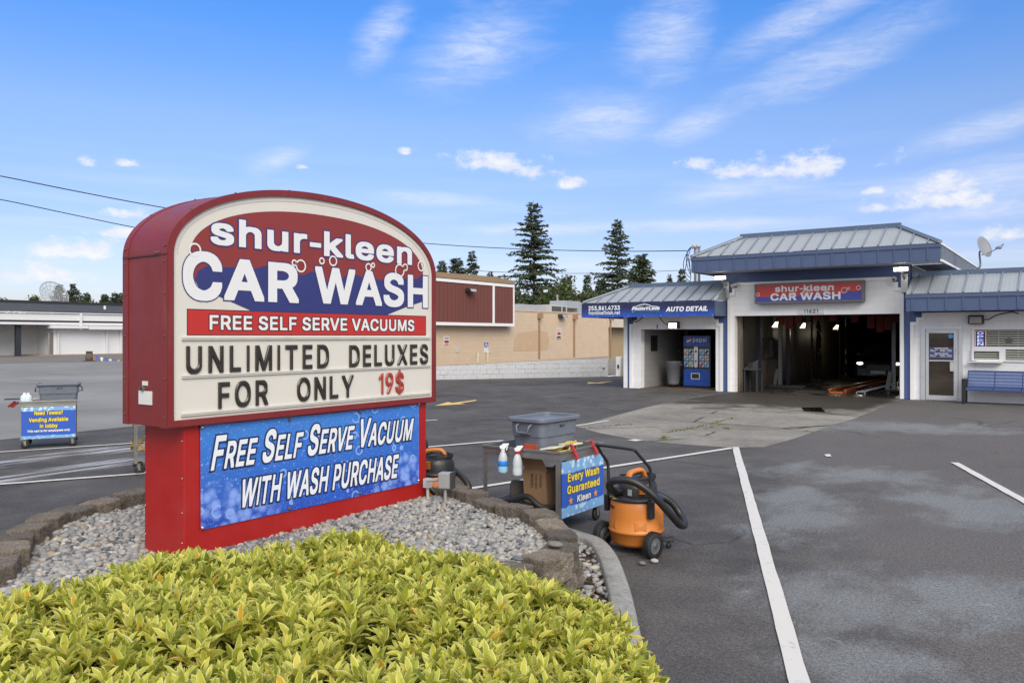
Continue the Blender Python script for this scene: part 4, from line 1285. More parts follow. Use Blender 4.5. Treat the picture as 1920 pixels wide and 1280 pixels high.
def panel_with_trim(out, openings, mat_panel, y, name, tw=0.095, proud=0.045, depth=0.26):
    """stepped white panel with cut openings (x0, x1, ztop) and a proud trim band round its outline"""
    lo = out[0][1]
    poly = [out[0]] + out[1:]
    bottom = []
    for a, b, zt in sorted(openings, reverse=True):
        bottom += [(b, lo), (b, zt), (a, zt), (a, lo)]
    pts = poly + bottom
    mb = MB()
    mb.prism([(x, y, z) for x, z in pts], (0, depth, 0))
    mb.build(name, mat_panel, bld)
    sg = 1 if _area(poly) > 0 else -1
    inn = grow_loop(poly, -tw, sg)
    n = len(poly)
    mb = MB()
    f, b = [(x, y - proud, z) for x, z in poly], [(x, y - 0.002, z) for x, z in poly]
    fi, bi = [(x, y - proud, z) for x, z in inn], [(x, y - 0.002, z) for x, z in inn]
    for A, B in ((f, fi), (f, b), (fi, bi)):
        mb.add(A + B, [(i, (i + 1) % n, n + (i + 1) % n, n + i) for i in range(n - 1)])
    mb.build('stepped_trim', TRIM, bld)

def walls():
    o_m = stepped(-9.357, -4.176, 3.19, 2, 0.15, 0.158)
    panel_with_trim(o_m, [(-9.137, -4.288, 2.446)], WALLW, Y0, 'tunnel_front')
    o_d = stepped(-12.87, -9.52, 2.22, 2, 0.15, 0.13)
    panel_with_trim(o_d, [(-12.442, -9.769, 2.03)], WALLW, Y0, 'bay_front')
    o_o = stepped(-4.01, 4.6, 2.20, 2, 0.15, 0.13, right=False)
    panel_with_trim(o_o, [], WALLW, Y0, 'office_front', depth=0.2)
    # navy wall behind and round the stepped panels
    mb = MB()
    pts = [(-9.52, -0.1), (-9.52, 3.86), (-4.01, 3.86), (-4.01, -0.1)] + [(x, max(z, -0.1)) for x, z in o_m[::-1]]
    mb.prism([(x, Y0 + 0.006, z) for x, z in pts], (0, 0.25, 0))
    mb.build('navy_wall', BLUE, bld)
    mb = MB()
    mb.prism([(x, Y0 + 0.006, z) for x, z in [(-12.955, -0.1), (-12.955, 2.8), (-9.525, 2.8)] + [(x, max(z, -0.1)) for x, z in o_d[::-1] if x < -9.53 or z > 0]], (0, 0.24, 0))
    mb.build('navy_wall', BLUE, bld)
    mb = MB()
    mb.prism([(x, Y0 + 0.02, z) for x, z in [(-4.008, 2.1), (-4.008, 3.3), (4.6, 3.3), (4.6, 2.3)]], (0, 0.15, 0))
    mb.build('navy_wall', BLUE, bld)
    mb = MB()
    mb.box(-13.10, -12.958, Y0 - 0.03, Y0 + 0.3, -0.1, 2.75)
    mb.box(-13.14, -13.06, Y0 + 0.302, Y0 + 9.0, -0.1, 2.75)
    mb.build('bay_side_wall', WALLW, bld)
walls()

def hip_roof(x0, x1, y0, zb, zt, D, ztop, lh, rh, yback, pitch=0.41, x_ref=0.0):
    rise = ztop - 0.13 - zt
    # fascia
    mb = MB()
    mb.box(x0, x1, y0, y0 + 0.06, zb, zt - 0.10)
    mb.box(x0 - 0.02, x1 + 0.02, y0 - 0.025, y0 + 0.058, zt - 0.098, zt)
    if lh: mb.box(x0, x0 + 0.06, y0 + 0.062, yback, zb, zt - 0.002)
    if rh: mb.box(x1 - 0.06, x1, y0 + 0.062, yback, zb, zt - 0.002)
    if not lh: mb.box(x0, x0 + 0.05, y0 + 0.062, Y0 - 0.01, zb, zt - 0.01)
    if not rh: mb.box(x1 - 0.05, x1, y0 + 0.062, Y0 - 0.01, zb, zt - 0.01)
    x = x0 + 0.15
    while x < x1 - 0.05:
        mb.box(x - 0.022, x + 0.022, y0 - 0.018, y0 - 0.001, zb + 0.03, zt - 0.10)
        x += pitch
    mb.build('fascia', FASC, bld)
    if rh:   # ribbed end of the fascia
        mb = MB()
        y = y0 + 0.15
        while y < yback:
            mb.box(x1 + 0.001, x1 + 0.03, y, y + 0.06, zb + 0.05, zt - 0.04)
            y += 0.2
        mb.build('fascia_ribs', paint('rib_grey', (0.19, 0.215, 0.26), 0.5), bld)
        mb = MB()
        mb.box(x1 - 0.01, x1 + 0.045, y0 + 0.01, yback, zt - 0.035, zt + 0.012)
        mb.box(x1 - 0.01, x1 + 0.045, y0 + 0.01, yback, zb - 0.01, zb + 0.045)
        mb.build('fascia_edge', TRIM, bld)
    mb = MB()
    mb.box(x0 + 0.05, x1 - 0.05, y0 + 0.055, Y0 - 0.004, zb + 0.03, zb + 0.045)
    if rh: mb.box(x1 - 0.9, x1 - 0.06, Y0 + 0.3, yback, zb + 0.03, zb + 0.045)
    mb.build('soffit', SOFFIT, bld)
    # sloping sheets with standing seams
    xa, xb = (x0 + D if lh else x0), (x1 - D if rh else x1)
    mb = MB()
    def quad(p, th=0.02):
        mb.poly(p)
    e = 0.012
    quad([(x0, y0 - 0.03, zt + e), (x1, y0 - 0.03, zt + e), (xb, y0 + D, zt + rise), (xa, y0 + D, zt + rise)])
    if lh: quad([(x0, yback, zt + e), (x0, y0 - 0.03, zt + e), (xa, y0 + D, zt + rise), (xa, yback, zt + rise)])
    if rh: quad([(x1, y0 - 0.03, zt + e), (x1, yback, zt + e), (xb, yback, zt + rise), (xb, y0 + D, zt + rise)])
    if not lh: mb.poly([(x0, y0, zt), (x0, y0 + D, zt), (x0, y0 + D, zt + rise)][::-1])
    if not rh: mb.poly([(x1, y0, zt), (x1, y0 + D, zt), (x1, y0 + D, zt + rise)])
    def slope(x):
        t = 1.0
        if lh: t = min(t, (x - x0) / D)
        if rh: t = min(t, (x1 - x) / D)
        return t
    x = x0 + 0.15
    k = 0
    while x < x1 - 0.03:
        t = slope(x)
        if t > 0.05:
            big = (k % 4 == 0)
            h, w = (0.045, 0.030) if big else (0.006, 0.016)
            a = Vector((x, y0 - 0.028, zt + e + h / 2))
            b = Vector((x, y0 - 0.03 + (D + 0.03) * t, zt + e + (rise - e) * t + h / 2))
            mb.bar(a, b, w, h, up=(0, -rise, D), mi=1 if big else 0)
        x += pitch / 4
        k += 1
    for sx, on, xe, xt in ((1, lh, x0, xa), (-1, rh, x1, xb)):
        if not on: continue
        y = y0 + 0.4
        while y < yback:
            t = min(1.0, (y - y0) / D)
            mb.bar((xe, y, zt + e + 0.02), (xe + (xt - xe) * t, y, zt + e + (rise - e) * t + 0.02), 0.026, 0.04, up=(-sx * rise, 0, D))
            y += pitch
        mb.bar((xe, y0 - 0.03, zt + 0.04), (xt, y0 + D, zt + rise + 0.04), 0.14, 0.045, up=(0, 0, 1))
    mb.build('metal_roof', [ROOFM, paint('seam_shade_blue', (0.16, 0.20, 0.27), 0.45)], bld)  # darker seam bars: shadow lines along the seams put into their colour
    mb = MB()
    mb.box(xa - 0.04, xb + 0.04, y0 + D - 0.03, y0 + D + 0.14, zt + rise - 0.03, ztop)
    mb.box(xa, xb, y0 + D + 0.142, yback, ztop - 0.08, ztop - 0.03)
    mb.build('ridge_cap', CAP, bld)
    if lh or rh:
        mb = MB()
        for on, xe, xt in ((lh, x0, xa), (rh, x1, xb)):
            if on: mb.bar((xe, y0 - 0.03, zt + 0.072), (xt, y0 + D, zt + rise + 0.072), 0.09, 0.018, up=(0, 0, 1))
        mb.build('hip_flashing', CAP, bld)

hip_roof(-10.11, -3.10, 24.2, 3.80, 4.27, 1.2, 5.05, True, True, 34.8)
hip_roof(-14.17, -9.40, 24.4, 2.44, 2.925, 1.15, 3.62, True, False, 33.5)
hip_roof(-3.96, 5.2, 24.4, 2.475, 2.935, 1.15, 3.64, False, False, 33.0)
mb = MB()   # white gable wall left and right of the tall middle part, above the low roofs
mb.box(-9.5, -9.44, Y0 + 0.28, 34.7, 2.9, 3.83)
mb.box(-4.07, -4.01, Y0 + 0.28, 34.7, 2.9, 3.83)
mb.build('clerestory_wall', WALLW, bld)

# ---- inside the wash tunnel and the detail bay
def tunnel_wall_material():
    t = NT('tunnel_panel')
    o = t.obj()
    v = t.mapped((2.2, 2.2, 0.25))
    n = t.noise(1.0, 6, 0.65, v)
    col = t.mix(t.step(n, 0.3, 0.7), (0.18, 0.152, 0.118), (0.08, 0.066, 0.052))
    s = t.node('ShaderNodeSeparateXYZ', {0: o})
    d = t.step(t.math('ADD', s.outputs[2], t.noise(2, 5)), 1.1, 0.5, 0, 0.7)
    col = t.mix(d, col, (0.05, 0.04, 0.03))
    return t.out(col, 0.5, normal=t.bump(n, 0.2, 0.01))
TUNW = tunnel_wall_material()
def interior():
    t = NT('wet_floor')
    n = t.noise(1.2, 6, 0.65)
    col = t.mix(n, (0.022, 0.018, 0.015), (0.06, 0.05, 0.042))
    WETM = t.out(col, t.step(n, 0.35, 0.65, 0.12, 0.45), normal=t.bump(t.noise(9, 4), 0.15, 0.01))
    mb = MB()
    mb.box(-9.6, -4.0, Y0 - 0.05, 47, -0.1, 0.012)
    mb.build('tunnel_floor', WETM, bld)
    mb = MB()
    mb.box(-9.25, -9.05, Y0 + 0.27, 47, 0.014, 3.4)
    mb.build('tunnel_wall', TUNW, bld)
    mb = MB()
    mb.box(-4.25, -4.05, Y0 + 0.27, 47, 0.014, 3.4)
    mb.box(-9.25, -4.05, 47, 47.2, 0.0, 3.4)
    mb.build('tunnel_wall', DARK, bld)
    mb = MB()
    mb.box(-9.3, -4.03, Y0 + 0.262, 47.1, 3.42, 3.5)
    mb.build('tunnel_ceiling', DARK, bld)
    mb = MB()
    mb.box(-9.049, -9.03, 25.95, 27.2, 0.014, 2.5)
    mb.build('side_opening_shade', DARK, bld)  # dark panel on the wall stands in for the shaded opening
    mb = MB()
    mb.box(-9.04, -8.90, 27.22, 27.36, 0.014, 3.4)
    mb.build('side_post', paint('dark_post', (0.022, 0.026, 0.04), 0.5), bld)
    mb = MB()   # dark window with a mullion in the left tunnel wall
    a, b = fx(1431, 640, -9.03), fx(1462, 640, -9.03)
    mb.box(-9.05, -9.01, a.y, b.y, 0.98, 1.75)
    w = mb.build('tunnel_window', paint('dark_frame', (0.03, 0.022, 0.018), 0.5), bld)
    for s in (0, 1):
        mb = MB()
        h = (b.y - a.y) / 2
        mb.box(-9.009, -9.005, a.y + 0.06 + s * h, a.y + h - 0.04 + s * h, 1.06, 1.67)
        mb.build('pane', paint('dim_pane', (0.06, 0.05, 0.045), 0.15), w)
    # bay
    mb = MB()
    mb.box(-12.62, -12.45, Y0 + 0.262, 31.0, -0.1, 2.6)
    a, b = fx(1220, 640, -12.45), fx(1232, 640, -12.45)
    mb.build('bay_wall', block_wall('bay_block', (0.36, 0.36, 0.36), 0.75, dirt=0.35, dirtc=(0.12, 0.11, 0.1)), bld)
    mb = MB()
    mb.box(-12.449, -12.43, a.y, b.y, 1.27, 1.82)
    mb.build('bay_window', DARK, bld)
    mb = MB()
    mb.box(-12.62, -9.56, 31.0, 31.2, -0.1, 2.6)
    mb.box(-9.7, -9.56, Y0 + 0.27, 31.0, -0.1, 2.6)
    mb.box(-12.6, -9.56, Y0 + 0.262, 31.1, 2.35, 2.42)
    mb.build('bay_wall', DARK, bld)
    mb = MB()
    mb.box(-12.45, -9.7, Y0 - 0.02, 31.0, -0.1, 0.018)
    mb.build('bay_floor', paint('bay_floor', (0.12, 0.085, 0.065), 0.6, var=0.3, scale=2, dirt=0.5, dirtc=(0.04, 0.03, 0.03)), bld)
    mb = MB()
    a = fx(1258, 700, -12.40); 
    mb.box(-12.445, -12.36, 29.2, 29.32, 0.02, 2.34)
    mb.build('bay_post', paint('grey_post', (0.25, 0.25, 0.25), 0.6), bld)
interior()

def post_frame():
    g = thing('portal_frame', 'pale steel portal frame standing inside the wash tunnel', 'frame', (-7.0, 29.3, 0.012))
    PF = paint('pale_steel', (0.27, 0.28, 0.29), 0.5, var=0.12, dirt=0.3)
    for x in (-8.86, -5.12):
        mb = MB()
        mb.box(x - 0.06, x + 0.06, 29.24, 29.36, 0.012, 2.75)
        mb.box(x - 0.12, x + 0.12, 29.18, 29.42, 0.013, 0.03)
        mb.build('post', PF, g)
    mb = MB()
    mb.box(-8.79, -5.19, 29.25, 29.35, 2.6, 2.74)
    mb.build('beam', PF, g)
    for x, s in ((-9.02, 1), (-5.30, 1)):
        mb = MB()
        mb.bar((x, 29.12, 0.02), (x + 0.09, 29.22, 0.62), 0.13, 0.03, up=(0, -1, 0.1))
        o = mb.build('leaning_board', paint('grey_board', (0.24, 0.23, 0.22), 0.7, var=0.15), None)
        tag(o, 'grey plank leaning against the %s tunnel post' % ('window side' if x < -8 else 'broom side'), 'plank')
    for x in (-8.66, -4.92):
        mb = MB()
        mb.box(x - 0.07, x + 0.07, 29.5, 29.64, 0.013, 2.9)
        mb.box(x - 0.11, x + 0.11, 29.46, 29.68, 0.012, 0.028)
        o = mb.build('dark_post', paint('dark_post', (0.022, 0.026, 0.04), 0.5), None)
        tag(o, 'black square post just behind the %s tunnel portal leg' % ('window side' if x < -8 else 'broom side'), 'post')
post_frame()

def wash_gear():
    RD = paint('cloth_red', (0.13, 0.018, 0.015), 0.8, var=0.3)
    BR = paint('gear_black', (0.018, 0.018, 0.018), 0.5, var=0.3)
    # cloth curtain washer hanging over the lane
    c = thing('mitter_curtain', 'dark red cloth strips hanging from the tunnel ceiling over the lane', 'wash curtain', (-6.6, 28.2, 2.6))
    mb = MB()
    mb.box(-8.6, -4.5, 28.15, 28.25, 2.55, 2.65)
    mb.box(-8.6, -8.5, 28.16, 28.24, 2.65, 3.42)
    mb.box(-4.6, -4.5, 28.16, 28.24, 2.65, 3.42)
    mb.build('hanger_beam', BR, c)
    r = random.Random(3)
    for x, L in ((-8.5, .35), (-8.2, .5), (-7.9, .3), (-7.3, .2), (-6.8, .25), (-6.1, .3), (-5.6, .5), (-5.35, .62), (-5.1, .55), (-4.9, .3), (-4.7, .35)):
        mb = MB()
        mb.box(x - 0.11, x + 0.11, 28.10 + r.random() * 0.1, 28.115 + 0.12, 2.55 - L, 2.56)
        mb.build('cloth_strip', RD, c)
    # side brush tower
    for x, y, n in ((-8.55, 33.2, 'first'), (-8.5, 37.5, 'second')):
        b = thing('brush_tower', 'black upright side brush machine, the %s along the beige tunnel wall' % n, 'brush machine', (x, y, 0.012))
        mb = MB()
        mb.box(x - 0.28, x - 0.2, y - 0.06, y + 0.06, 0.02, 2.9)
        mb.box(x - 0.3, x + 0.2, y - 0.06, y + 0.06, 2.6, 2.7)
        mb.box(x - 0.28, x + 0.15, y - 0.12, y + 0.12, 0.012, 0.12)
        mb.build('frame', BR, b)
        mb = MB()
        mb.cyl((x, y, 0.13), (x, y, 2.6), 0.045, n=10)
        mb.build('spindle', STEEL, b)
        mb = MB()
        rr = random.Random(int(y))
        for k in range(150):
            z = rr.uniform(.2, 2.5); an = rr.uniform(0, 6.28); L = rr.uniform(.07, .13)
            c_, s_ = math.cos(an), math.sin(an)
            mb.bar((x + c_ * .04, y + s_ * .04, z), (x + c_ * L, y + s_ * L, z - rr.uniform(.15, .4)), .05, .006, up=(c_, s_, 0.3))
        mb.build('bristles', paint('brush_maroon', (0.022, 0.012, 0.012), 0.9, var=0.4), b)
    h = MB()
    for k in range(7):
        x0 = -8.4 + k * 0.55
        h.tube(spline([(x0, 29.9, 3.3), (x0 + 0.15, 29.9, 2.5 + 0.1 * (k % 3)), (x0 + 0.4, 29.95, 2.35 + 0.12 * (k % 2)), (x0 + 0.7, 29.9, 2.6), (x0 + 0.85, 29.9, 3.3)], 5), 0.018, 6)
    tag(h.build('hanging_hose', BR), 'black hoses looped under the tunnel ceiling behind the portal beam', 'hose')
    # conveyor track
    cv = thing('conveyor_track', 'orange steel conveyor guide rails running down the wet tunnel floor', 'conveyor', (-6.4, 26.7, 0.012))
    ORG = paint('rail_orange', (0.52, 0.13, 0.02), 0.45, var=0.15, dirt=0.35, dirtc=(0.10, 0.04, 0.02))
    for x in (-6.55, -6.08):
        mb = MB()
        mb.box(x - 0.035, x + 0.035, 26.75, 46, 0.085, 0.125)
        mb.box(x - 0.012, x + 0.012, 26.75, 46, 0.013, 0.083)
        mb.build('rail', ORG, cv)
    mb = MB()
    mb.box(-6.50, -6.13, 26.66, 26.74, 0.013, 0.06)
    mb.build('end_plate', ORG, cv)
    mb = MB()
    y = 27.0
    while y < 45:
        mb.cyl((-5.75, y, 0.06), (-5.55, y, 0.06), 0.035, n=8)
        y += 0.5
    mb.box(-5.79, -5.755, 26.9, 45, 0.013, 0.07)
    mb.box(-5.545, -5.51, 26.9, 45, 0.013, 0.07)
    mb.build('roller_row', STEEL, cv)
    mb = MB()
    p = gz(1520, 741, 0.016)
    mb.poly([(-7.6, 26.2, 0.017), (-6.62, 26.2, 0.017), (-6.62, 27.6, 0.017), (-7.6, 27.6, 0.017)])
    o = mb.build('rubber_mat', paint('grey_rubber', (0.05, 0.052, 0.06), 0.8))
    tag(o, 'grey rubber mat on the tunnel floor beside the orange rail end', 'mat')
    # lit lamps along the left wall
    for i, (px, py, Y) in enumerate(((1453, 608, 27.2), (1505, 610, 30.6), (1567, 613, 35.5))):
        q = fy(px, py, Y)
        n = ('nearest the tunnel mouth', 'in the middle of the three', 'deepest inside the tunnel')[i]
        l = thing('tunnel_lamp', 'small lit box lamp hanging in the wash tunnel, %s' % n, 'lamp', q, group='lamps inside the tunnel')
        mb = MB()
        w = 0.20
        mb.hexa([q + Vector(d) for d in ((-.13, .0, -.1), (.1, .0, -.1), (.1, .16, -.1), (-.13, .16, -.1), (.0, .0, .1), (.13, .0, .1), (.13, .16, .1), (.0, .16, .1))])
        mb.box(q.x + 0.02, q.x + 0.08, q.y + 0.05, q.y + 0.11, q.z + 0.1, 3.42)
        mb.build('housing', BRONZE, l)
        mb = MB()
        mb.poly([q + Vector(d) for d in ((-.10, -.004, -.085), (.08, -.004, -.085), (.11, -.004, .08), (.02, -.004, .08))])
        mb.poly([q + Vector(d) for d in ((-.12, 0.0, -.103), (-.12, 0.15, -.103), (.09, 0.15, -.103), (.09, 0.0, -.103))])
        mb.build('lens', glow('lamp_warm', (1.0, 0.82, 0.55), 2.5), l)
        ld = bpy.data.lights.new('tunnel_light', 'POINT'); ld.energy = 2.2; ld.color = (1.0, 0.86, 0.66); ld.shadow_soft_size = 0.12
        lo = bpy.data.objects.new('tunnel_light', ld); COL.objects.link(lo); lo.parent = l; lo.location = (0.05, -0.12, -0.3)
wash_gear()

def washed_car():
    x, y = -6.4, 33.45
    car = thing('car', 'dark car with lit headlights coming through the wash tunnel', 'car', (x, y, 0.012))
    CB = paint('car_black', (0.012, 0.013, 0.016), 0.15, spec=0.6)
    prof = [(-0.0, 0.28), (-0.02, 0.55), (0.03, 0.80), (0.25, 0.92), (1.15, 1.02), (1.9, 1.45), (3.2, 1.47), (4.1, 1.05), (4.55, 1.0), (4.6, 0.5), (4.55, 0.28)]
    mb = MB()
    W = 0.88
    rows = []
    for s in (-1, -0.86, 0.86, 1):
        rows.append([(x + W * s, y + a + (0.06 if abs(s) == 1 else 0) * (1 if a < 2 else -1), b - (0.10 if abs(s) == 1 and b > 0.6 else 0)) for a, b in prof])
    n = len(prof)
    V = [q for r in rows for q in r]
    F = [(i * n + k, i * n + k + 1, (i + 1) * n + k + 1, (i + 1) * n + k) for i in range(3) for k in range(n - 1)]
    mb.add(V, F, 0, False)
    mb.add(V, [tuple(range(n)), tuple(range(3 * n, 4 * n))[::-1]], 0, False)
    mb.build('body', CB, car)
    mb = MB()
    mb.poly([(x - 0.70, y + 1.20, 1.055), (x + 0.70, y + 1.20, 1.055), (x + 0.62, y + 1.86, 1.44), (x - 0.62, y + 1.86, 1.44)])
    mb.build('windscreen', paint('dark_glass', (0.02, 0.022, 0.025), 0.05), car)
    mb = MB()
    mb.box(x - 0.42, x + 0.42, y - 0.035, y - 0.01, 0.50, 0.70)
    mb.build('grille', BLACKM, car)
    mb = MB()
    mb.box(x - 0.26, x + 0.26, y - 0.05, y - 0.036, 0.36, 0.47)
    mb.build('number_plate', paint('plate_white', (0.66, 0.66, 0.65)), car)
    for s in (-1, 1):
        mb = MB()
        mb.ball((x + s * 0.66, y - 0.005, 0.75), 0.10, 12, 8, (1.1, 0.4, 0.45))
        mb.build('headlight', glow('headlight_on', (1.0, 0.96, 0.85), 5.0), car)
        mb = MB()
        mb.ball((x + s * 0.97, y + 1.45, 1.05), 0.09, 10, 6, (1.1, 0.6, 0.8))
        mb.build('mirror', CB, car)
        for yy in (0.85, 3.7):
            mb = MB()
            mb.lathe([(0.001, -0.1), (0.20, -0.1), (0.32, -0.09), (0.33, 0), (0.32, 0.09), (0.20, 0.1), (0.001, 0.1)], (x + s * 0.80, y + yy, 0.345), 20, axis='X')
            mb.build('wheel', BLACKM, car)
        ld = bpy.data.lights.new('headlight_beam', 'SPOT'); ld.energy = 2; ld.spot_size = R(50); ld.color = (1, 0.96, 0.85); ld.shadow_soft_size = 0.06
        lo = bpy.data.objects.new('headlight_beam', ld); COL.objects.link(lo); lo.parent = car
        lo.location = (s * 0.66, -0.12, 0.73); lo.rotation_euler = (R(84), 0, R(180))
washed_car()

def tunnel_clutter():
    WP = paint('white_plastic', (0.55, 0.56, 0.57), 0.4, var=0.06, dirt=0.15)
    q = gz(1400, 727)
    c = thing('chemical_drum', 'white plastic chemical drum with a blue cap just inside the tunnel', 'drum', (q.x, q.y, 0.012))
    mb = MB(); mb.lathe([(0.001, 0.012), (0.16, 0.012), (0.175, 0.03), (0.175, 0.30), (0.16, 0.34), (0.06, 0.36), (0.001, 0.36)], (q.x, q.y, 0), 18); mb.build('body', WP, c)
    mb = MB(); mb.cyl((q.x - 0.03, q.y, 0.355), (q.x - 0.03, q.y, 0.40), 0.045, n=12); mb.build('cap', paint('cap_blue', (0.03, 0.08, 0.4), 0.4), c)
    mb = MB(); mb.poly([(q.x + dx, q.y - 0.178, 0.19 + dz) for dx, dz in ((0, -.07), (.07, 0), (0, .07), (-.07, 0))]); mb.build('hazard_diamond', BLACKM, c)
    q = Vector((-8.78, 26.15, 0.012))
    g = thing('pump_bench', 'grey steel pump bench with a pale splash guard inside the tunnel mouth', 'bench', q)
    GM = paint('grey_gear', (0.04, 0.042, 0.045), 0.5, var=0.2, dirt=0.3)
    mb = MB()
    for dx, dy in ((-.2, -.25), (.2, -.25), (-.2, .25), (.2, .25)): mb.box(q.x + dx - .02, q.x + dx + .02, q.y + dy - .02, q.y + dy + .02, 0.012, 0.7)
    mb.build('frame', GM, g)
    mb = MB(); mb.box(q.x - .25, q.x + .25, q.y - .3, q.y + .3, 0.702, 0.74); mb.prism([(q.x - .25, q.y - .3, .742), (q.x + .25, q.y - .3, .742), (q.x + .25, q.y - .3, 1.05)], (0, .02, 0)); mb.build('top', GM, g)
    mb = MB(); mb.box(q.x - .12, q.x + .1, q.y - .2, q.y + .1, .742, .95); mb.cyl((q.x, q.y - .32, .84), (q.x, q.y - .2, .84), .07); mb.build('pump', BLACKM, g)
    mb = MB()
    mb.box(-8.9, -7.7, 28.0, 28.25, 0.013, 0.12)
    o = mb.build('floor_guide', paint('dark_guide', (0.03, 0.03, 0.035), 0.5), None, bevel=0.02)
    tag(o, 'low black guide bar on the wet tunnel floor by the window wall', 'guide bar')
    # broom and mop against the right jamb
    b0 = gz(1681, 738)
    br = thing('push_broom', 'wooden handled broom leaning in the tunnel mouth corner beside the door column', 'broom', (b0.x, b0.y, 0.012))
    mb = MB(); mb.cyl((b0.x, b0.y, 0.1), (b0.x + 0.22, b0.y + 0.1, 1.15), 0.014, n=8); mb.build('handle', paint('broom_wood', (0.32, 0.17, 0.07), 0.6), br)
    mb = MB(); mb.box(b0.x - 0.2, b0.x + 0.16, b0.y - 0.06, b0.y + 0.06, 0.09, 0.13); mb.build('head', BLACKM, br)
    mb = MB()
    for k in range(14):
        for j in (-0.04, 0, 0.04):
            mb.cyl((b0.x - 0.18 + k * 0.025, b0.y + j, 0.09), (b0.x - 0.185 + k * 0.026, b0.y + j * 1.3, 0.013), 0.006, n=5)
    mb.build('bristles', paint('bristle_dark', (0.03, 0.028, 0.025), 0.9), br)
tunnel_clutter()

# ---- wall sign over the tunnel
def wall_sign():
    x0, x1, z0, z1 = -8.40, -5.20, 2.805, 3.43
    yf = 25.12
    s = thing('wall_sign', 'long red and navy lit box sign over the wash tunnel entrance', 'sign', ((x0 + x1) / 2, 25.3, z0))
    mb = MB()
    t = 0.055
    mb.box(x0, x1, yf + 0.02, 25.352, z0, z1)
    for a in ((x0, x1, z0, z0 + t), (x0, x1, z1 - t, z1), (x0, x0 + t, z0 + t, z1 - t), (x1 - t, x1, z0 + t, z1 - t)):
        mb.box(a[0], a[1], yf - 0.012, yf + 0.0195, a[2], a[3])
    mb.build('frame', paint('sign_frame_grey', (0.16, 0.15, 0.15), 0.5, metal=0.3), s)
    FR = paint('wallsign_red', (0.50, 0.045, 0.04), 0.35, var=0.05)
    mb = MB()
    mb.box(x0 + t, x1 - t, yf + 0.004, yf + 0.0195, z0 + t, z1 - t)
    face = mb.build('face', FR, s)
    U, V = Vector((1, 0, 0)), Vector((0, 0, 1))
    fx0, fx1, fz0, fz1 = x0 + t, x1 - t, z0 + t, z1 - t
    P = lambda u, v, l: Vector((fx0 + u * (fx1 - fx0), yf + 0.004 - l, fz0 + v * (fz1 - fz0)))
    mb = MB()
    pts = [(0, 0), (1, 0), (1, 0.52), (0.985, 0.55), (0.965, 0.50), (0.93, 0.46), (0.90, 0.50), (0.87, 0.49), (0.84, 0.40), (0.80, 0.32), (0.76, 0.34), (0.70, 0.40), (0.62, 0.36), (0.5, 0.34), (0.4, 0.33), (0.25, 0.31), (0.1, 0.30), (0, 0.30)]
    fl, tri = fill_loops([pts])
    mb.add([P(u, v, 0.003) for u, v in fl], [t3 if True else t3 for t3 in tri])
    mb.build('navy_wave', paint('wallsign_navy', (0.055, 0.062, 0.32), 0.35, var=0.05), face)
    mb = MB()
    text_on(mb, 'shur-kleen', P(0.19, 0.58, 0.006), U, V, w=0.56 * (fx1 - fx0), h=0.185, grow=0.003)
    text_on(mb, 'CAR WASH', P(0.145, 0.07, 0.006), U, V, w=0.665 * (fx1 - fx0), h=0.215, grow=0.004)
    mb.build('lettering', WHITE_V, face)
    mb = MB()
    for u, v, r in ((0.018, 0.46, 0.055), (0.345, 0.42, 0.04), (0.375, 0.42, 0.06), (0.465, 0.52, 0.035), (0.515, 0.56, 0.055), (0.68, 0.50, 0.045), (0.70, 0.62, 0.028), (0.845, 0.56, 0.085), (0.885, 0.66, 0.04), (0.972, 0.68, 0.065)):
        ring_on(mb, P(u, v, 0.009), U, V, r, 0.014)
    mb.build('bubble_rings', WHITE_V, face)
    a, b = fy(1497, 589.5, Y0), fy(1545, 577.5, Y0)
    ap = thing('address_plate', 'white street number plate on the wall under the box sign', 'sign', ((a.x + b.x) / 2, Y0 - 0.01, a.z))
    mb = MB(); mb.box(a.x, b.x, Y0 - 0.022, Y0 - 0.003, 2.475, 2.655); mb.build('plate', paint('plate_white', (0.66, 0.66, 0.65)), ap)
    mb = MB(); text_on(mb, '11621', (a.x + 0.17, Y0 - 0.024, 2.50), U, V, w=0.42, h=0.115); mb.build('numerals', BLACKM, ap)
wall_sign()

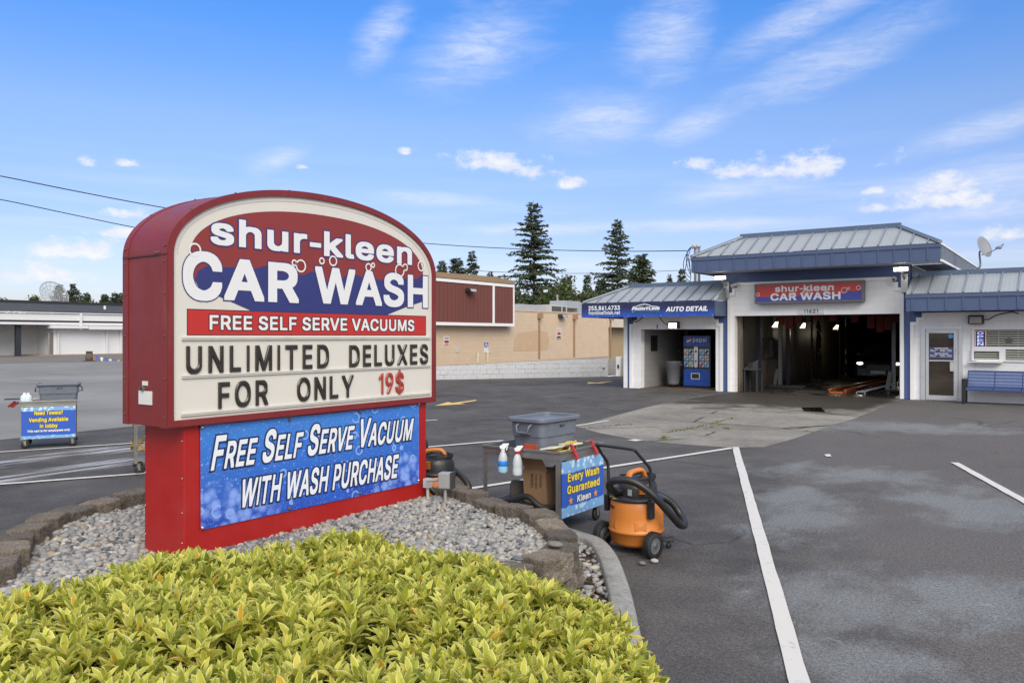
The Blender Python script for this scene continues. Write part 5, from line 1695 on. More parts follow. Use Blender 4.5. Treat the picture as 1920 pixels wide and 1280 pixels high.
# ---- banner on the detail bay fascia
def fascia_banner():
    x0, x1, z0, z1 = -14.19, -9.42, 2.425, 2.935
    y = 24.345
    b = thing('fascia_banner', 'dark blue auto detail banner stretched over the fascia of the low bay roof', 'banner', ((x0 + x1) / 2, y, z0))
    t = NT('detail_banner')
    o = t.obj()
    s = t.node('ShaderNodeSeparateXYZ', {0: o})
    col = t.mix(t.step(t.math('ADD', s.outputs[2], t.math('MULTIPLY', t.noise(1.5, 3), 0.12)), 0.04, 0.42), (0.018, 0.085, 0.46), (0.018, 0.022, 0.075))
    BM = t.out(col, 0.4, normal=t.bump(t.noise(1.2, 3, 0.5, t.mapped((1, 1, 2.5))), 0.25, 0.05))
    N_ = 40
    V = []
    for j in range(5):
        for i in range(N_ + 1):
            u, v = i / N_, j / 4
            sag = -0.012 * abs(math.sin(u * math.pi * 8)) if j in (0,) else 0
            V.append((x0 + u * (x1 - x0), y - 0.006 * math.sin(u * 40 + v * 5) * (1 - abs(v - 0.5)), z0 + v * (z1 - z0) - sag))
    mb = MB()
    mb.add(V, [(j * (N_ + 1) + i, j * (N_ + 1) + i + 1, (j + 1) * (N_ + 1) + i + 1, (j + 1) * (N_ + 1) + i) for j in range(4) for i in range(N_)], 0, True)
    mb.build('vinyl_sheet', BM, b)
    U, Vv = Vector((1, 0, 0)), Vector((0, 0, 1))
    W, H = x1 - x0, z1 - z0
    z7 = lambda px, py: fy(1090 + px / 6.857, 540 + py / 6.857, y - 0.012)
    WT = paint('banner_white', (0.74, 0.77, 0.82), 0.35)
    mb = MB()
    def ln(sx, x_a, x_b, yb, h, **kw):
        a, c = z7(x_a, yb), z7(x_b, yb)
        text_on(mb, sx, (a.x, y - 0.013, a.z), U, Vv, w=c.x - a.x, h=h, **kw)
    ln('253.861.4733', 92, 495, 288, 0.145, grow=0.002)
    ln('frontlinefinish.net', 92, 498, 345, 0.125)
    ln('FRONTLINE', 650, 1000, 283, 0.07, grow=0.008, shear=0.25)
    ln('AUTO DETAIL', 1088, 1622, 301, 0.145, grow=0.006, shear=0.2)
    mb.build('lettering', WT, b)
    mb = MB()   # car outline of the logo
    roof = [(660, 242), (700, 238), (740, 222), (790, 209), (830, 208), (870, 218), (905, 232), (960, 236), (1000, 246)]
    P = [z7(*q) for q in roof]
    pts = spline([(p.x, y - 0.013, p.z) for p in P], 4)
    up = [Vector((p.x, p.y, p.z + 0.012)) for p in pts]
    dn = [Vector((p.x, p.y, p.z - 0.014)) for p in pts]
    n = len(up)
    mb.add(dn + up, [(i, i + 1, n + i + 1, n + i) for i in range(n - 1)])
    for q in (((730, 246), (800, 234), (800, 240), (725, 250)), ((830, 235), (900, 243), (900, 247), (830, 240))):
        mb.poly([Vector((p.x, y - 0.013, p.z)) for p in (z7(*r) for r in q)])
    mb.build('car_outline', WT, b)
    mb = MB()
    LB = paint('logo_light_blue', (0.16, 0.36, 0.72), 0.4)
    a, c = z7(648, 310), z7(1000, 295)
    for k, (u0, u1, v) in enumerate(((0, 1, 0.75), (0.1, 0.98, 0.35), (0.0, 0.95, -0.05))):
        zz = a.z + (c.z - a.z) * v
        mb.box(a.x + (c.x - a.x) * u0, a.x + (c.x - a.x) * u1, y - 0.0135, y - 0.0125, zz - 0.013, zz + 0.016)
    a2 = z7(660, 342)
    text_on(mb, 'A GREAT EXTERIOR OF DETAILING', (a2.x, y - 0.013, a2.z), U, Vv, w=(c.x - a.x) * 0.9, h=0.035) if False else None
    mb.build('logo_strips', LB, b)
    for k in range(9):
        for zz in (z0 + 0.025, z1 - 0.02):
            mb = MB()
            xx = x0 + 0.05 + k * (W - 0.1) / 8
            mb.lathe([(0.001, -0.014), (0.014, -0.012), (0.016, 0)], (xx, y - 0.008, zz), 8, axis='Y')
            mb.build('grommet', STEEL, b)
fascia_banner()

# ---- office door, window, bench
def office():
    U, V = Vector((1, 0, 0)), Vector((0, 0, 1))
    x0, x1, zt = -3.725, -2.70, 2.075
    d = MB()
    y = Y0 - 0.06
    fr = MB()
    fr.box(x0, x0 + 0.10, y, y + 0.058, 0.004, zt); fr.box(x1 - 0.10, x1, y, y + 0.058, 0.004, zt); fr.box(x0 + 0.10, x1 - 0.10, y, y + 0.058, zt - 0.09, zt)
    frame = fr.build('door_frame', ALU, bld)
    dx0, dx1 = x0 + 0.115, x1 - 0.115
    door = thing_part('office_door', bld, (x0 + 0.115, y + 0.01, 0.02))
    mb = MB()
    yd = y + 0.012
    mb.box(dx0, dx0 + 0.075, yd, yd + 0.04, 0.02, zt - 0.10); mb.box(dx1 - 0.10, dx1, yd, yd + 0.04, 0.02, zt - 0.10)
    mb.box(dx0 + 0.075, dx1 - 0.10, yd, yd + 0.04, 0.02, 0.15); mb.box(dx0 + 0.075, dx1 - 0.10, yd, yd + 0.04, zt - 0.19, zt - 0.10)
    mb.build('door_rails', ALU, door)
    # room seen through the glass
    mb = MB()
    mb.box(-3.9, -2.5, Y0 + 2.4, Y0 + 2.45, 0, 2.4); mb.box(-3.95, -3.9, Y0 + 0.25, Y0 + 2.4, 0, 2.4); mb.box(-2.5, -2.45, Y0 + 0.25, Y0 + 2.4, 0, 2.4)
    mb.build('office_room', paint('office_wall', (0.22, 0.19, 0.14), 0.8), bld)
    mb = MB()
    mb.box(dx0 + 0.075, dx1 - 0.10, yd + 0.016, yd + 0.024, 0.15, zt - 0.19)
    t = NT('door_glass')
    sky_in = t.noise(1.2, 3, 0.5)
    pane = mb.build('glass', t.out(t.mix(sky_in, (0.022, 0.018, 0.016), (0.075, 0.06, 0.045)), 0.04, spec=0.7), door)
    mb = MB(); mb.box(dx0 + 0.076, dx1 - 0.099, yd - 0.005, yd + 0.0155, 1.10, 1.135); mb.build('push_bar', ALU, door)
    mb = MB(); mb.box(dx1 - 0.19, dx1 - 0.095, yd - 0.025, yd - 0.002, 0.83, 1.09); mb.build('pull_plate', ALU, door)
    mb = MB(); mb.box(dx0 + 0.02, dx0 + 0.32, yd - 0.05, yd - 0.001, zt - 0.155, zt - 0.105); mb.build('door_closer', ALU, door)
    mb = MB(); mb.box(dx0 + 0.077, dx1 - 0.101, yd + 0.0125, yd + 0.0155, 1.175, 1.49)
    hp = mb.build('hours_panel', paint('hours_blue', (0.055, 0.065, 0.19), 0.4, var=0.05), door)
    mb = MB()
    cx = (dx0 + dx1) / 2 - 0.012
    for s, z, w, h in (('SUMMER HOURS', 1.448, 0.34, 0.026), ('WINTER HOURS', 1.302, 0.34, 0.026)):
        text_on(mb, s, (cx - w / 2, yd + 0.011, z), U, V, w=w, h=h, grow=0.002)
    for z, a, b in ((1.408, 'Mon. - Sat.', '8:00am - 7:00pm'), (1.37, 'Sunday', '10:00am - 6:00pm'), (1.264, 'Mon. - Sat.', '8:00am - 6:00pm'), (1.226, 'Sunday', '10:00am - 5:00pm')):
        text_on(mb, a, (cx - 0.27, yd + 0.011, z), U, V, w=0.18 if 'M' in a else 0.13, h=0.021, grow=0.001)
        text_on(mb, b, (cx - 0.03, yd + 0.011, z), U, V, w=0.29, h=0.021, grow=0.001)
    mb.build('hours_lettering', WHITE_V, door)
    mb = MB(); disc_on(mb, (dx1 - 0.175, yd + 0.0135, 1.80), U, V, 0.065, n=8); mb.build('round_sticker', paint('sticker_blue', (0.10, 0.32, 0.66), 0.5, var=0.3, scale=60), door)
    mb = MB()
    for k, ch in enumerate('PULL'):
        text_on(mb, ch, (dx1 - 0.063, yd - 0.004, 1.44 - k * 0.05), U, V, h=0.03)
    mb.build('pull_lettering', NAVY_V, door)
    # window
    wx0, wx1, wz0, wz1, wm = -2.47, 1.6, 1.115, 2.035, 1.475
    mb = MB()
    yw = Y0 - 0.05
    for a in ((wx0, wx1, wz1 - 0.06, wz1), (wx0, wx1, wm - 0.03, wm + 0.045), (wx0 + 0.78, wx1, wz0, wz0 + 0.05)):
        mb.box(a[0], a[1], yw, yw + 0.048, a[2], a[3])
    for a in ((wx0, wx0 + 0.055, wm + 0.046, wz1 - 0.061), (wx0 + 0.70, wx0 + 0.779, wz0, wm - 0.031), (wx1 - 0.05, wx1, wz0 + 0.051, wm - 0.031)):
        mb.box(a[0], a[1], yw, yw + 0.048, a[2], a[3])
    win = mb.build('office_window', TRIM, bld)
    mb = MB()   # sliding service sash, a little proud
    sx0, sx1 = wx0 - 0.01, wx0 + 0.70
    for a in ((sx0, sx1, wz0, wz0 + 0.06), (sx0, sx1, wm - 0.085, wm - 0.032), (sx0, sx0 + 0.055, wz0 + 0.061, wm - 0.086), (sx1 - 0.06, sx1, wz0 + 0.061, wm - 0.086)):
        mb.box(a[0], a[1], yw - 0.03, yw - 0.002, a[2], a[3])
    mb.box(sx0 - 0.05, sx1 + 0.02, yw - 0.16, yw + 0.01, wz0 - 0.03, wz0 - 0.005)
    mb.build('service_hatch', TRIM, win)
    mb = MB()
    for s in (0.08, 0.62):
        mb.bar((sx0 + s, yw - 0.14, wz0 - 0.035), (sx0 + s, Y0 - 0.002, wz0 - 0.10), 0.012, 0.012)
    mb.bar((sx0 + 0.05, yw - 0.03, wz0 - 0.11), (sx0 + 0.66, yw - 0.03, wz0 - 0.11), 0.012, 0.012)
    mb.build('shelf_bracket', ALU, win)
    mb = MB(); mb.box(sx0 + 0.01, sx0 + 0.12, yw - 0.15, yw - 0.10, wz0 - 0.004, wz0 + 0.012)
    o = mb.build('pen_tray', BLACKM); tag(o, 'small black tray on the service hatch sill', 'tray')
    mb = MB()
    mb.box(wx0 + 0.05, wx1 - 0.04, Y0 - 0.012, Y0 - 0.004, wz0 + 0.03, wz1 - 0.05)
    mb.build('window_dark', paint('window_dark', (0.05, 0.052, 0.04), 0.3), win)
    mb = MB()
    z = wz0 + 0.07
    while z < wz1 - 0.06:
        if not (wm - 0.04 < z < wm + 0.05):
            mb.hexa([(wx0 + 0.056, Y0 - 0.035, z), (wx1 - 0.06, Y0 - 0.035, z), (wx1 - 0.06, Y0 - 0.013, z + 0.03), (wx0 + 0.056, Y0 - 0.013, z + 0.03),
                     (wx0 + 0.056, Y0 - 0.035, z + 0.003), (wx1 - 0.06, Y0 - 0.035, z + 0.003), (wx1 - 0.06, Y0 - 0.013, z + 0.033), (wx0 + 0.056, Y0 - 0.013, z + 0.033)])
        z += 0.062
    mb.build('blind_slats', paint('blind', (0.42, 0.43, 0.36), 0.5, var=0.1), win)
    mb = MB()
    for xx in (wx0 + 0.62, wx0 + 1.06, wx0 + 1.5, wx0 + 2.2, wx0 + 3.0):
        mb.box(xx, xx + 0.012, Y0 - 0.037, Y0 - 0.0355, wz0 + 0.06, wz1 - 0.065)
    mb.build('blind_tapes', paint('blind_tape', (0.5, 0.5, 0.44), 0.7), win)
    mb = MB(); disc_on(mb, (wx0 + 0.86, Y0 - 0.042, 1.68), U, V, 0.09, n=7); o = mb.build('window_emblem', paint('emblem_grey', (0.10, 0.10, 0.10), 0.4, var=0.5, scale=40), win)
    # neon open sign
    ns = thing('open_sign', 'vertical blue neon OPEN sign with a red border in the office window', 'neon sign', (wx0 + 0.21, yw, 1.7))
    nx0, nx1, nz0, nz1 = wx0 + 0.06, wx0 + 0.34, wm + 0.047, 1.955
    mb = MB(); mb.box(nx0, nx1, Y0 - 0.047, Y0 - 0.04, nz0, nz1); mb.build('backing', paint('neon_back', (0.05, 0.04, 0.09), 0.5), ns)
    mb = MB()
    mb.tube([(nx0 + .015, Y0 - .054, nz0 + .01), (nx0 + .015, Y0 - .054, nz1 - .015), (nx1 - .015, Y0 - .054, nz1 - .015), (nx1 - .015, Y0 - .054, nz0 + .01)], 0.009, 6)
    mb.build('red_tube', glow('neon_red', (1.0, 0.16, 0.07), 0.22), ns)
    mb = MB()
    for k, ch in enumerate('OPEN'):
        gl, w = layout(ch, 0.15, 0.078)
        put_glyphs(mb, gl, (nx0 + 0.06, Y0 - 0.0535, nz1 - 0.115 - k * 0.098), U, V, 0.0)
    mb.build('blue_tube', glow('neon_blue', (0.16, 0.32, 1.0), 0.38), ns)

def thing_part(name, parent, loc):
    o = bpy.data.objects.new(name, None)
    o.empty_display_size = 0.1
    COL.objects.link(o)
    o.parent = parent
    o.location = Vector(loc) - Vector(mat_of(parent).translation)
    return o
office()

def bench():
    b = thing('metal_bench', 'blue perforated metal bench with black legs against the white office wall', 'bench', (-1.0, 24.95, 0))
    NB = NT('bench_blue')
    vo = NB.node('ShaderNodeTexVoronoi', {'Vector': NB.mapped((1, 1, 1)), 'Scale': 38.0, 'Randomness': 0.0})
    hole = NB.step(vo.outputs['Distance'], 0.34, 0.40)
    col = NB.mix(hole, (0.30, 0.33, 0.38), (0.045, 0.085, 0.24))
    BM = NB.out(col, 0.4)
    BF = paint('bench_frame_blue', (0.030, 0.055, 0.17), 0.35)
    x0, w, n = -2.55, 0.63, 5
    x1 = x0 + w * n
    mb = MB()
    for k in range(n):
        a, c = x0 + k * w + 0.012, x0 + (k + 1) * w - 0.012
        mb.hexa([(a, 25.08, 0.46), (c, 25.08, 0.46), (c, 25.10, 0.46), (a, 25.10, 0.46), (a, 25.20, 0.84), (c, 25.20, 0.84), (c, 25.22, 0.84), (a, 25.22, 0.84)])
    mb.build('backrest', BM, b)
    mb = MB()
    for k in range(n):
        a, c = x0 + k * w + 0.012, x0 + (k + 1) * w - 0.012
        mb.hexa([(a, 24.62, 0.415), (c, 24.62, 0.415), (c, 25.07, 0.405), (a, 25.07, 0.405), (a, 24.62, 0.435), (c, 24.62, 0.435), (c, 25.07, 0.425), (a, 25.07, 0.425)])
        mb.box(a, c, 24.60, 24.635, 0.39, 0.414)
    mb.build('seat', BM, b)
    mb = MB()
    mb.bar((x0, 25.225, 0.855), (x1, 25.225, 0.855), 0.03, 0.03)
    mb.bar((x0, 25.185, 0.74), (x1, 25.185, 0.74), 0.02, 0.02)
    mb.bar((x0, 24.615, 0.375), (x1, 24.615, 0.375), 0.028, 0.028)
    mb.bar((x0, 25.09, 0.44), (x1, 25.09, 0.44), 0.028, 0.028)
    for k in range(n + 1):
        xx = x0 + k * w
        mb.bar((xx, 25.10, 0.45), (xx, 25.23, 0.85), 0.022, 0.022)
        mb.bar((xx, 24.63, 0.40), (xx, 25.08, 0.40), 0.022, 0.022)
    mb.build('frame', BF, b)
    for xx in (x0 - 0.05, x1 + 0.05):
        mb = MB()
        mb.box(xx - 0.045, xx + 0.045, 24.60, 24.68, 0.005, 0.62)
        mb.box(xx - 0.04, xx + 0.04, 25.10, 25.16, 0.005, 0.62)
        mb.box(xx - 0.045, xx + 0.045, 24.58, 25.18, 0.622, 0.66)
        mb.box(xx - 0.03, xx + 0.03, 24.685, 25.095, 0.36, 0.40)
        mb.build('leg', BLACKM, b, bevel=0.008)
bench()

# ---- lamps, cameras, cables, dish, mast
def wall_pack(px0, py0, px1, py1, lit, label, Y=Y0 - 0.046):
    a, b = fy(px0, py1, Y), fy(px1, py0, Y)
    cx, w, z0, z1 = (a.x + b.x) / 2, b.x - a.x, min(a.z, b.z), max(a.z, b.z)
    o = thing('wall_pack_lamp', label, 'lamp', (cx, Y, z0))
    mb = MB()
    yb, yf = Y + 0.04, Y - 0.16
    mb.hexa([(a.x, yf, z0), (b.x, yf, z0), (b.x, yb, z0 - 0.0), (a.x, yb, z0 - 0.0), (a.x, yf + 0.05, z1), (b.x, yf + 0.05, z1), (b.x, yb, z1), (a.x, yb, z1)])
    mb.build('housing', BRONZE, o, bevel=0.008)
    mb = MB()
    m = 0.05 * w + 0.02
    mb.poly([(a.x + m, yf - 0.004, z0 + 0.02), (b.x - m, yf - 0.004, z0 + 0.02), (b.x - m * 1.3, yf + 0.036, z1 - 0.05), (a.x + m, yf + 0.036, z1 - 0.05)])
    if lit:
        mb.poly([(a.x + m, yf + 0.01, z0 - 0.003), (a.x + m, yb - 0.06, z0 - 0.003), (b.x - m, yb - 0.06, z0 - 0.003), (b.x - m, yf + 0.01, z0 - 0.003)])
    mb.build('lens', glow('pack_lit', (1.0, 0.93, 0.76), 2.2) if lit else paint('pack_lens', (0.38, 0.38, 0.37), 0.2), o)
    if lit:
        ld = bpy.data.lights.new('wall_pack_light', 'SPOT'); ld.energy = 14; ld.spot_size = R(150); ld.color = (1, 0.92, 0.74); ld.shadow_soft_size = 0.1
        lo = bpy.data.objects.new('wall_pack_light', ld); COL.objects.link(lo); lo.parent = o; lo.location = (0, -0.1, -0.03)
wall_pack(1255, 602.5, 1274, 616, True, 'lit bronze wall pack lamp over the vending machine bay')
wall_pack(1816, 590.5, 1845, 607.5, False, 'unlit bronze wall pack lamp above the office window')

def flood(px, py, label, Y=24.75):
    q = fy(px, py, Y)
    o = thing('flood_light', label, 'flood light', (q.x, Y0 - 0.05, q.z), group='lit flood lights under the main roof')
    mb = MB()
    mb.box(q.x - 0.20, q.x + 0.20, Y, Y + 0.09, q.z - 0.055, q.z + 0.065)
    for k in range(9):
        mb.box(q.x - 0.19 + k * 0.045, q.x - 0.175 + k * 0.045, Y + 0.092, Y + 0.14, q.z - 0.05, q.z + 0.07)
    mb.build('housing', paint('pale_housing', (0.45, 0.45, 0.45), 0.4, metal=0.4), o)
    for k in (-1, 0, 1):
        mb = MB()
        mb.box(q.x + k * 0.128 - 0.048, q.x + k * 0.128 + 0.048, Y - 0.008, Y - 0.002, q.z - 0.042, q.z + 0.052)
        mb.build('led_panel', glow('flood_lit', (1.0, 0.97, 0.86), 4.0), o)
    mb = MB()
    s = 1
    mb.bar((q.x, Y + 0.1, q.z - 0.02), (q.x, Y0 - 0.05, q.z - 0.25), 0.05, 0.05)
    mb.box(q.x - 0.09, q.x + 0.09, Y0 - 0.10, Y0 - 0.002, q.z - 0.62, q.z - 0.10)
    mb.build('bracket', paint('pale_housing', (0.45, 0.45, 0.45)), o)
    ld = bpy.data.lights.new('flood_spot', 'SPOT'); ld.energy = 5; ld.spot_size = R(140); ld.color = (1, 0.97, 0.85); ld.shadow_soft_size = 0.2
    lo = bpy.data.objects.new('flood_spot', ld); COL.objects.link(lo); lo.parent = o
    lo.location = (0, Y - 0.05 - (Y0 - 0.05), 0); lo.rotation_euler = (R(50), 0, 0)
flood(1350, 521, 'lit flood light under the corner of the main roof above the auto detail bay')
flood(1689, 505, 'lit flood light with three bright panels above the office roof end')

def camera_unit(px, py, label, ang):
    q = fy(px, py, Y0 - 0.2)
    o = thing('security_camera', label, 'security camera', (q.x, Y0, q.z), group='security cameras by the stepped trim')
    CW = paint('camera_white', (0.55, 0.55, 0.55), 0.35)
    d = Vector((math.sin(ang), -math.cos(ang), -0.35)).normalized()
    mb = MB(); mb.cyl(q - d * 0.10, q + d * 0.10, 0.055, n=16); mb.build('body', CW, o)
    mb = MB(); mb.cyl(q + d * 0.101, q + d * 0.106, 0.038, n=14); mb.build('lens', BLACKM, o)
    mb = MB(); mb.cyl((q.x, Y0 - 0.002, q.z + 0.02), (q.x, Y0 - 0.05, q.z + 0.02), 0.055, n=14); mb.cyl((q.x, Y0 - 0.05, q.z + 0.02), q - d * 0.05, 0.02, n=8); mb.build('mount', CW, o)
camera_unit(1375, 535, 'white bullet camera beside the top of the trim nearest the auto detail bay', -0.9)
camera_unit(1676, 522.5, 'white bullet camera beside the top of the trim nearest the office', 0.1)

mb = MB()
q = [(1186, 596), (1188, 602), (1193, 603.5), (1199, 600), (1206, 594)]
mb.tube(spline([fy(a, b, Y0 - 0.06) for a, b in q], 5), 0.014, 6)
tag(mb.build('power_cable', BLACKM), 'short black cable looped under the left end of the bay roof', 'cable')
mb = MB()
mb.tube(spline([fy(a, b, Y0 - 0.1) for a, b in ((1237, 594), (1241, 601), (1247, 606), (1253, 609), (1258, 609))], 5), 0.014, 6)
tag(mb.build('power_cable', BLACKM), 'black cable drooping to the lit lamp over the vending bay', 'cable')
mb = MB()
mb.tube(spline([fy(a, b, Y0 - 0.06) for a, b in ((1845, 599), (1855, 598), (1868, 591), (1885, 587), (1898, 585), (1910, 588))], 5), 0.014, 6)
tag(mb.build('power_cable', BLACKM), 'black cable running from the unlit lamp along the office eave', 'cable')
mb = MB()
a, b = fy(1231.3, 616, Y0 - 0.005), fy(1233.4, 608, Y0 - 0.005)
mb.box(a.x, b.x, Y0 - 0.006, Y0 - 0.002, a.z, b.z)
mb.build('paint_swatch', paint('swatch_blue', (0.03, 0.10, 0.40), 0.5), bld)

def dish():
    q = fy(1832, 500, 26.6)
    o = thing('satellite_dish', 'grey satellite dish on a bent mast on the office roof', 'satellite dish', (q.x, q.y, 3.55))
    G = paint('dish_grey', (0.22, 0.235, 0.26), 0.5, var=0.06)
    top = fy(1838, 470, 26.6)
    mb = MB()
    mb.tube(spline([(q.x - 0.12, q.y, 3.56), (q.x - 0.02, q.y, 3.66), (q.x + 0.08, q.y, 3.80), (top.x - 0.02, q.y, top.z - 0.1), (top.x, q.y, top.z)], 5), 0.025, 8)
    for k in (-1, 1): mb.tube([(q.x - 0.3, q.y + 0.25 * k, 3.56), (q.x + 0.06, q.y, 3.78)], 0.012, 6)
    mb.build('mast', G, o)
    c = fy(1843, 464, 26.5)
    M = Matrix.Translation(c) @ Matrix.Rotation(R(56), 4, 'Z') @ Matrix.Rotation(R(70), 4, 'X')
    mb = MB()
    mb.lathe([(0.001, 0.0), (0.12, 0.006), (0.22, 0.025), (0.30, 0.05), (0.305, 0.055), (0.30, 0.062), (0.22, 0.037), (0.12, 0.018), (0.001, 0.012)], (0, 0, 0), 28)
    mb.v = [(x * 0.82, y * 1.05, z) for x, y, z in mb.v]
    mb.xform(M)
    mb.build('reflector', G, o)
    e = fy(1874, 464, 26.3)
    mb = MB(); mb.tube([fy(1840, 478, 26.55), fy(1850, 476, 26.45), e], 0.012, 6); mb.build('feed_arm', G, o)
    mb = MB(); mb.ball(e, 0.06, 10, 6, (1.2, 0.8, 0.8)); mb.cyl(e, e + Vector((0.1, 0, 0.09)), 0.02, n=8); mb.cyl(e, e + Vector((-0.1, 0, -0.01)), 0.03, n=8); mb.build('receiver', G, o)
dish()

def mast():
    Ym = 25.9
    a, b = fy(1303, 530, Ym), fy(1303, 466, Ym)
    o = thing('service_mast', 'twin electrical service masts with weatherheads rising beside the main roof', 'service mast', (a.x, Ym, 3.3))
    PM = paint('mast_grey', (0.30, 0.29, 0.28), 0.5, metal=0.5, dirt=0.4, dirtc=(0.16, 0.08, 0.05))
    for px in (1303.5, 1310.5):
        b = fy(px, 464, Ym)
        mb = MB(); mb.cyl((b.x, Ym, 2.9), (b.x, Ym, b.z), 0.045, n=10); mb.build('pipe', PM, o)
        mb = MB(); mb.ball((b.x - 0.02, Ym - 0.02, b.z + 0.04), 0.085, 10, 8, (1.2, 1, 0.9)); mb.cyl((b.x - 0.1, Ym - 0.06, b.z), (b.x - 0.02, Ym, b.z + 0.03), 0.05, n=8); mb.build('weatherhead', paint('head_grey', (0.4, 0.4, 0.4), 0.5), o)
    mb = MB()
    h = fy(1303, 464, Ym)
    for dx, dz, ex in ((-0.35, -0.35, 1288), (-0.25, -0.15, 1288), (-0.3, -0.6, 1292)):
        e = fy(ex, 472 if dz > -0.5 else 484, Ym)
        mb.tube(spline([h, h + Vector((-0.12, -0.03, 0.02)), h + Vector((dx, -0.05, dz)), h + Vector((dx - 0.05, 0, dz - 0.35)), h + Vector((-0.15, 0, -0.85 + dz * 0.4)), e], 6), 0.012, 6)
    mb.build('drip_loops', BLACKM, o)
    return h
MAST_TOP = mast()

# ================================================================== CARTS, TOTES, BOTTLES, VACUUMS
CARTM = paint('cart_steel', (0.30, 0.295, 0.28), 0.38, metal=0.7, var=0.18, scale=5, dirt=0.3, dirtc=(0.16, 0.15, 0.14))
TOTE = paint('tote_grey', (0.135, 0.155, 0.19), 0.45, var=0.08, scale=3, dirt=0.15, dirtc=(0.2, 0.21, 0.23))
RUB = paint('rubber', (0.016, 0.016, 0.017), 0.6, var=0.2)
ORANGE = paint('vac_orange', (0.56, 0.185, 0.030), 0.42, var=0.07, scale=4, dirt=0.22, dirtc=(0.30, 0.13, 0.05))
VBLK = paint('vac_black', (0.022, 0.022, 0.024), 0.42, var=0.2)
UX, UZ = Vector((1, 0, 0)), Vector((0, 0, 1))

def board_material(name, z0, z1, k=1.0):
    t = NT(name)
    s = t.node('ShaderNodeSeparateXYZ', {0: t.obj()})
    z = s.outputs[2]
    n = t.noise(9, 4)
    vec = t.node('ShaderNodeCombineXYZ', {0: t.math('ADD', s.outputs[0], s.outputs[1]), 1: z, 2: 0.0}).outputs[0]
    edge = t.math('MAXIMUM', t.step(z, z1 - 0.17 * k, z1 - 0.05 * k), t.step(z, z0 + 0.15 * k, z0 + 0.03 * k))
    m = t.step(t.math('ADD', edge, t.math('MULTIPLY', t.math('SUBTRACT', n, 0.5), 0.9)), 0.42, 0.58)
    v = t.node('ShaderNodeTexVoronoi', {'Vector': vec, 'Scale': 17.0})
    rim = t.math('MULTIPLY', t.step(v.outputs['Distance'], 0.25, 0.5), 0.8)
    col = t.mix(m, (0.028, 0.10, 0.46), t.mix(rim, (0.55, 0.72, 0.82), (0.10, 0.30, 0.62)))
    return t.out(col, 0.35)

def caster(x, y, parent, r=0.062):
    c = MB()
    c.box(x - 0.035, x + 0.035, y - 0.035, y + 0.035, 0.135, 0.142)
    for k in (-0.026, 0.021): c.hexa([(x - .004, y + k, .05), (x + .024, y + k, .05), (x + .024, y + k + .005, .05), (x - .004, y + k + .005, .05), (x - .02, y + k, .135), (x + .02, y + k, .135), (x + .02, y + k + .005, .135), (x - .02, y + k + .005, .135)])
    o = c.build('caster', CARTM, parent, False)
    w = MB()
    w.lathe([(0.001, -.018), (r * .55, -.018), (r * .9, -.016), (r, -.008), (r, .008), (r * .9, .016), (r * .55, .018), (0.001, .018)], (x + .01, y, r), 18, axis='Y')
    w.build('wheel', RUB, o, False)

def make_cart(loc, rotz, W, D, label, lines, H=0.755, board=True, rails=True):
    c = thing('utility_cart', label, 'cart', loc, R(rotz), 'steel wash carts in the lot')
    w, d = W / 2, D / 2
    mb = MB()
    mb.box(-w, w, -d, d, H - 0.085, H - 0.075)
    for a in ((-w, w, -d, -d + .012), (-w, w, d - .012, d), (-w, -w + .012, -d + .012, d - .012), (w - .012, w, -d + .012, d - .012)): mb.box(*a, H - 0.0745, H)
    for a in ((-w - .012, w + .012, -d - .012, -d - .0005), (-w - .012, w + .012, d + .0005, d + .012), (-w - .012, -w - .0005, -d, d), (w + .0005, w + .012, -d, d)): mb.box(*a, H - 0.018, H + 0.004)
    mb.build('tray', CARTM, c, False, bevel=0.003)
    for sx in (-1, 1):
        for sy in (-1, 1):
            l = MB()
            x, y = sx * (w - 0.003), sy * (d - 0.003)
            l.box(min(x, x - sx * .045), max(x, x - sx * .045), min(y, y - sy * .004), max(y, y - sy * .004), 0.142, H - 0.087)
            l.box(min(x, x - sx * .004), max(x, x - sx * .004), min(y - sy * .0045, y - sy * .045), max(y - sy * .0045, y - sy * .045), 0.142, H - 0.087)
            l.build('leg', CARTM, c, False)
            caster(sx * (w - 0.06), sy * (d - 0.05), c)
    mb = MB()
    mb.box(-w + .006, w - .006, -d + .006, d - .006, 0.168, 0.176)
    for a in ((-w + .005, w - .005, -d + .005, -d + .013), (-w + .005, w - .005, d - .013, d - .005)): mb.box(*a, 0.1765, 0.215)
    mb.build('lower_shelf', CARTM, c, False)
    mb = MB()   # ladder-like end rails
    for k in range(5):
        if rails: mb.box(-w + .003, -w + .009, -d + .05, d - .05, 0.28 + k * 0.085, 0.29 + k * 0.085)
        else: mb.box(w - .009, w - .005, d - .16, d - .045, 0.22 + k * 0.1, 0.23 + k * 0.1)
    if not rails: mb.box(w - .05, w - .01, d - .165, d - .16, 0.2165, H - .086)
    mb.build('end_rails', CARTM, c, False)
    if board:
        z0, z1 = 0.155, H - 0.095
        mb = MB()
        mb.box(-w + .02, w - .01, -d - .012, -d - .004, z0, z1)
        bd = mb.build('sign_board', board_material('board_art', z0, z1, 1.0 if not rails else 0.55), c, False)
        mb = MB(); mk = MB()
        for s, zz, hh, ww, kind in lines:
            gl, q = layout(s, ww, hh, shear=0.12 if kind != 'y' else 0)
            org = Vector((-q / 2 + .005, -d - .0125, zz))
            put_glyphs(mb, gl, org, UX, UZ, 0, 0.007 if hh > .04 else .003, 1)
            put_glyphs(mb, gl, org - Vector((0, .0015, 0)), UX, UZ, 0, 0.001, 0 if kind == 'y' else 2)
        mb.build('lettering', [paint('letter_yellow', (0.80, 0.62, 0.07), 0.4), paint('letter_black', (0.01, 0.01, 0.02), 0.5), WHITE_V], bd, False)
    return c

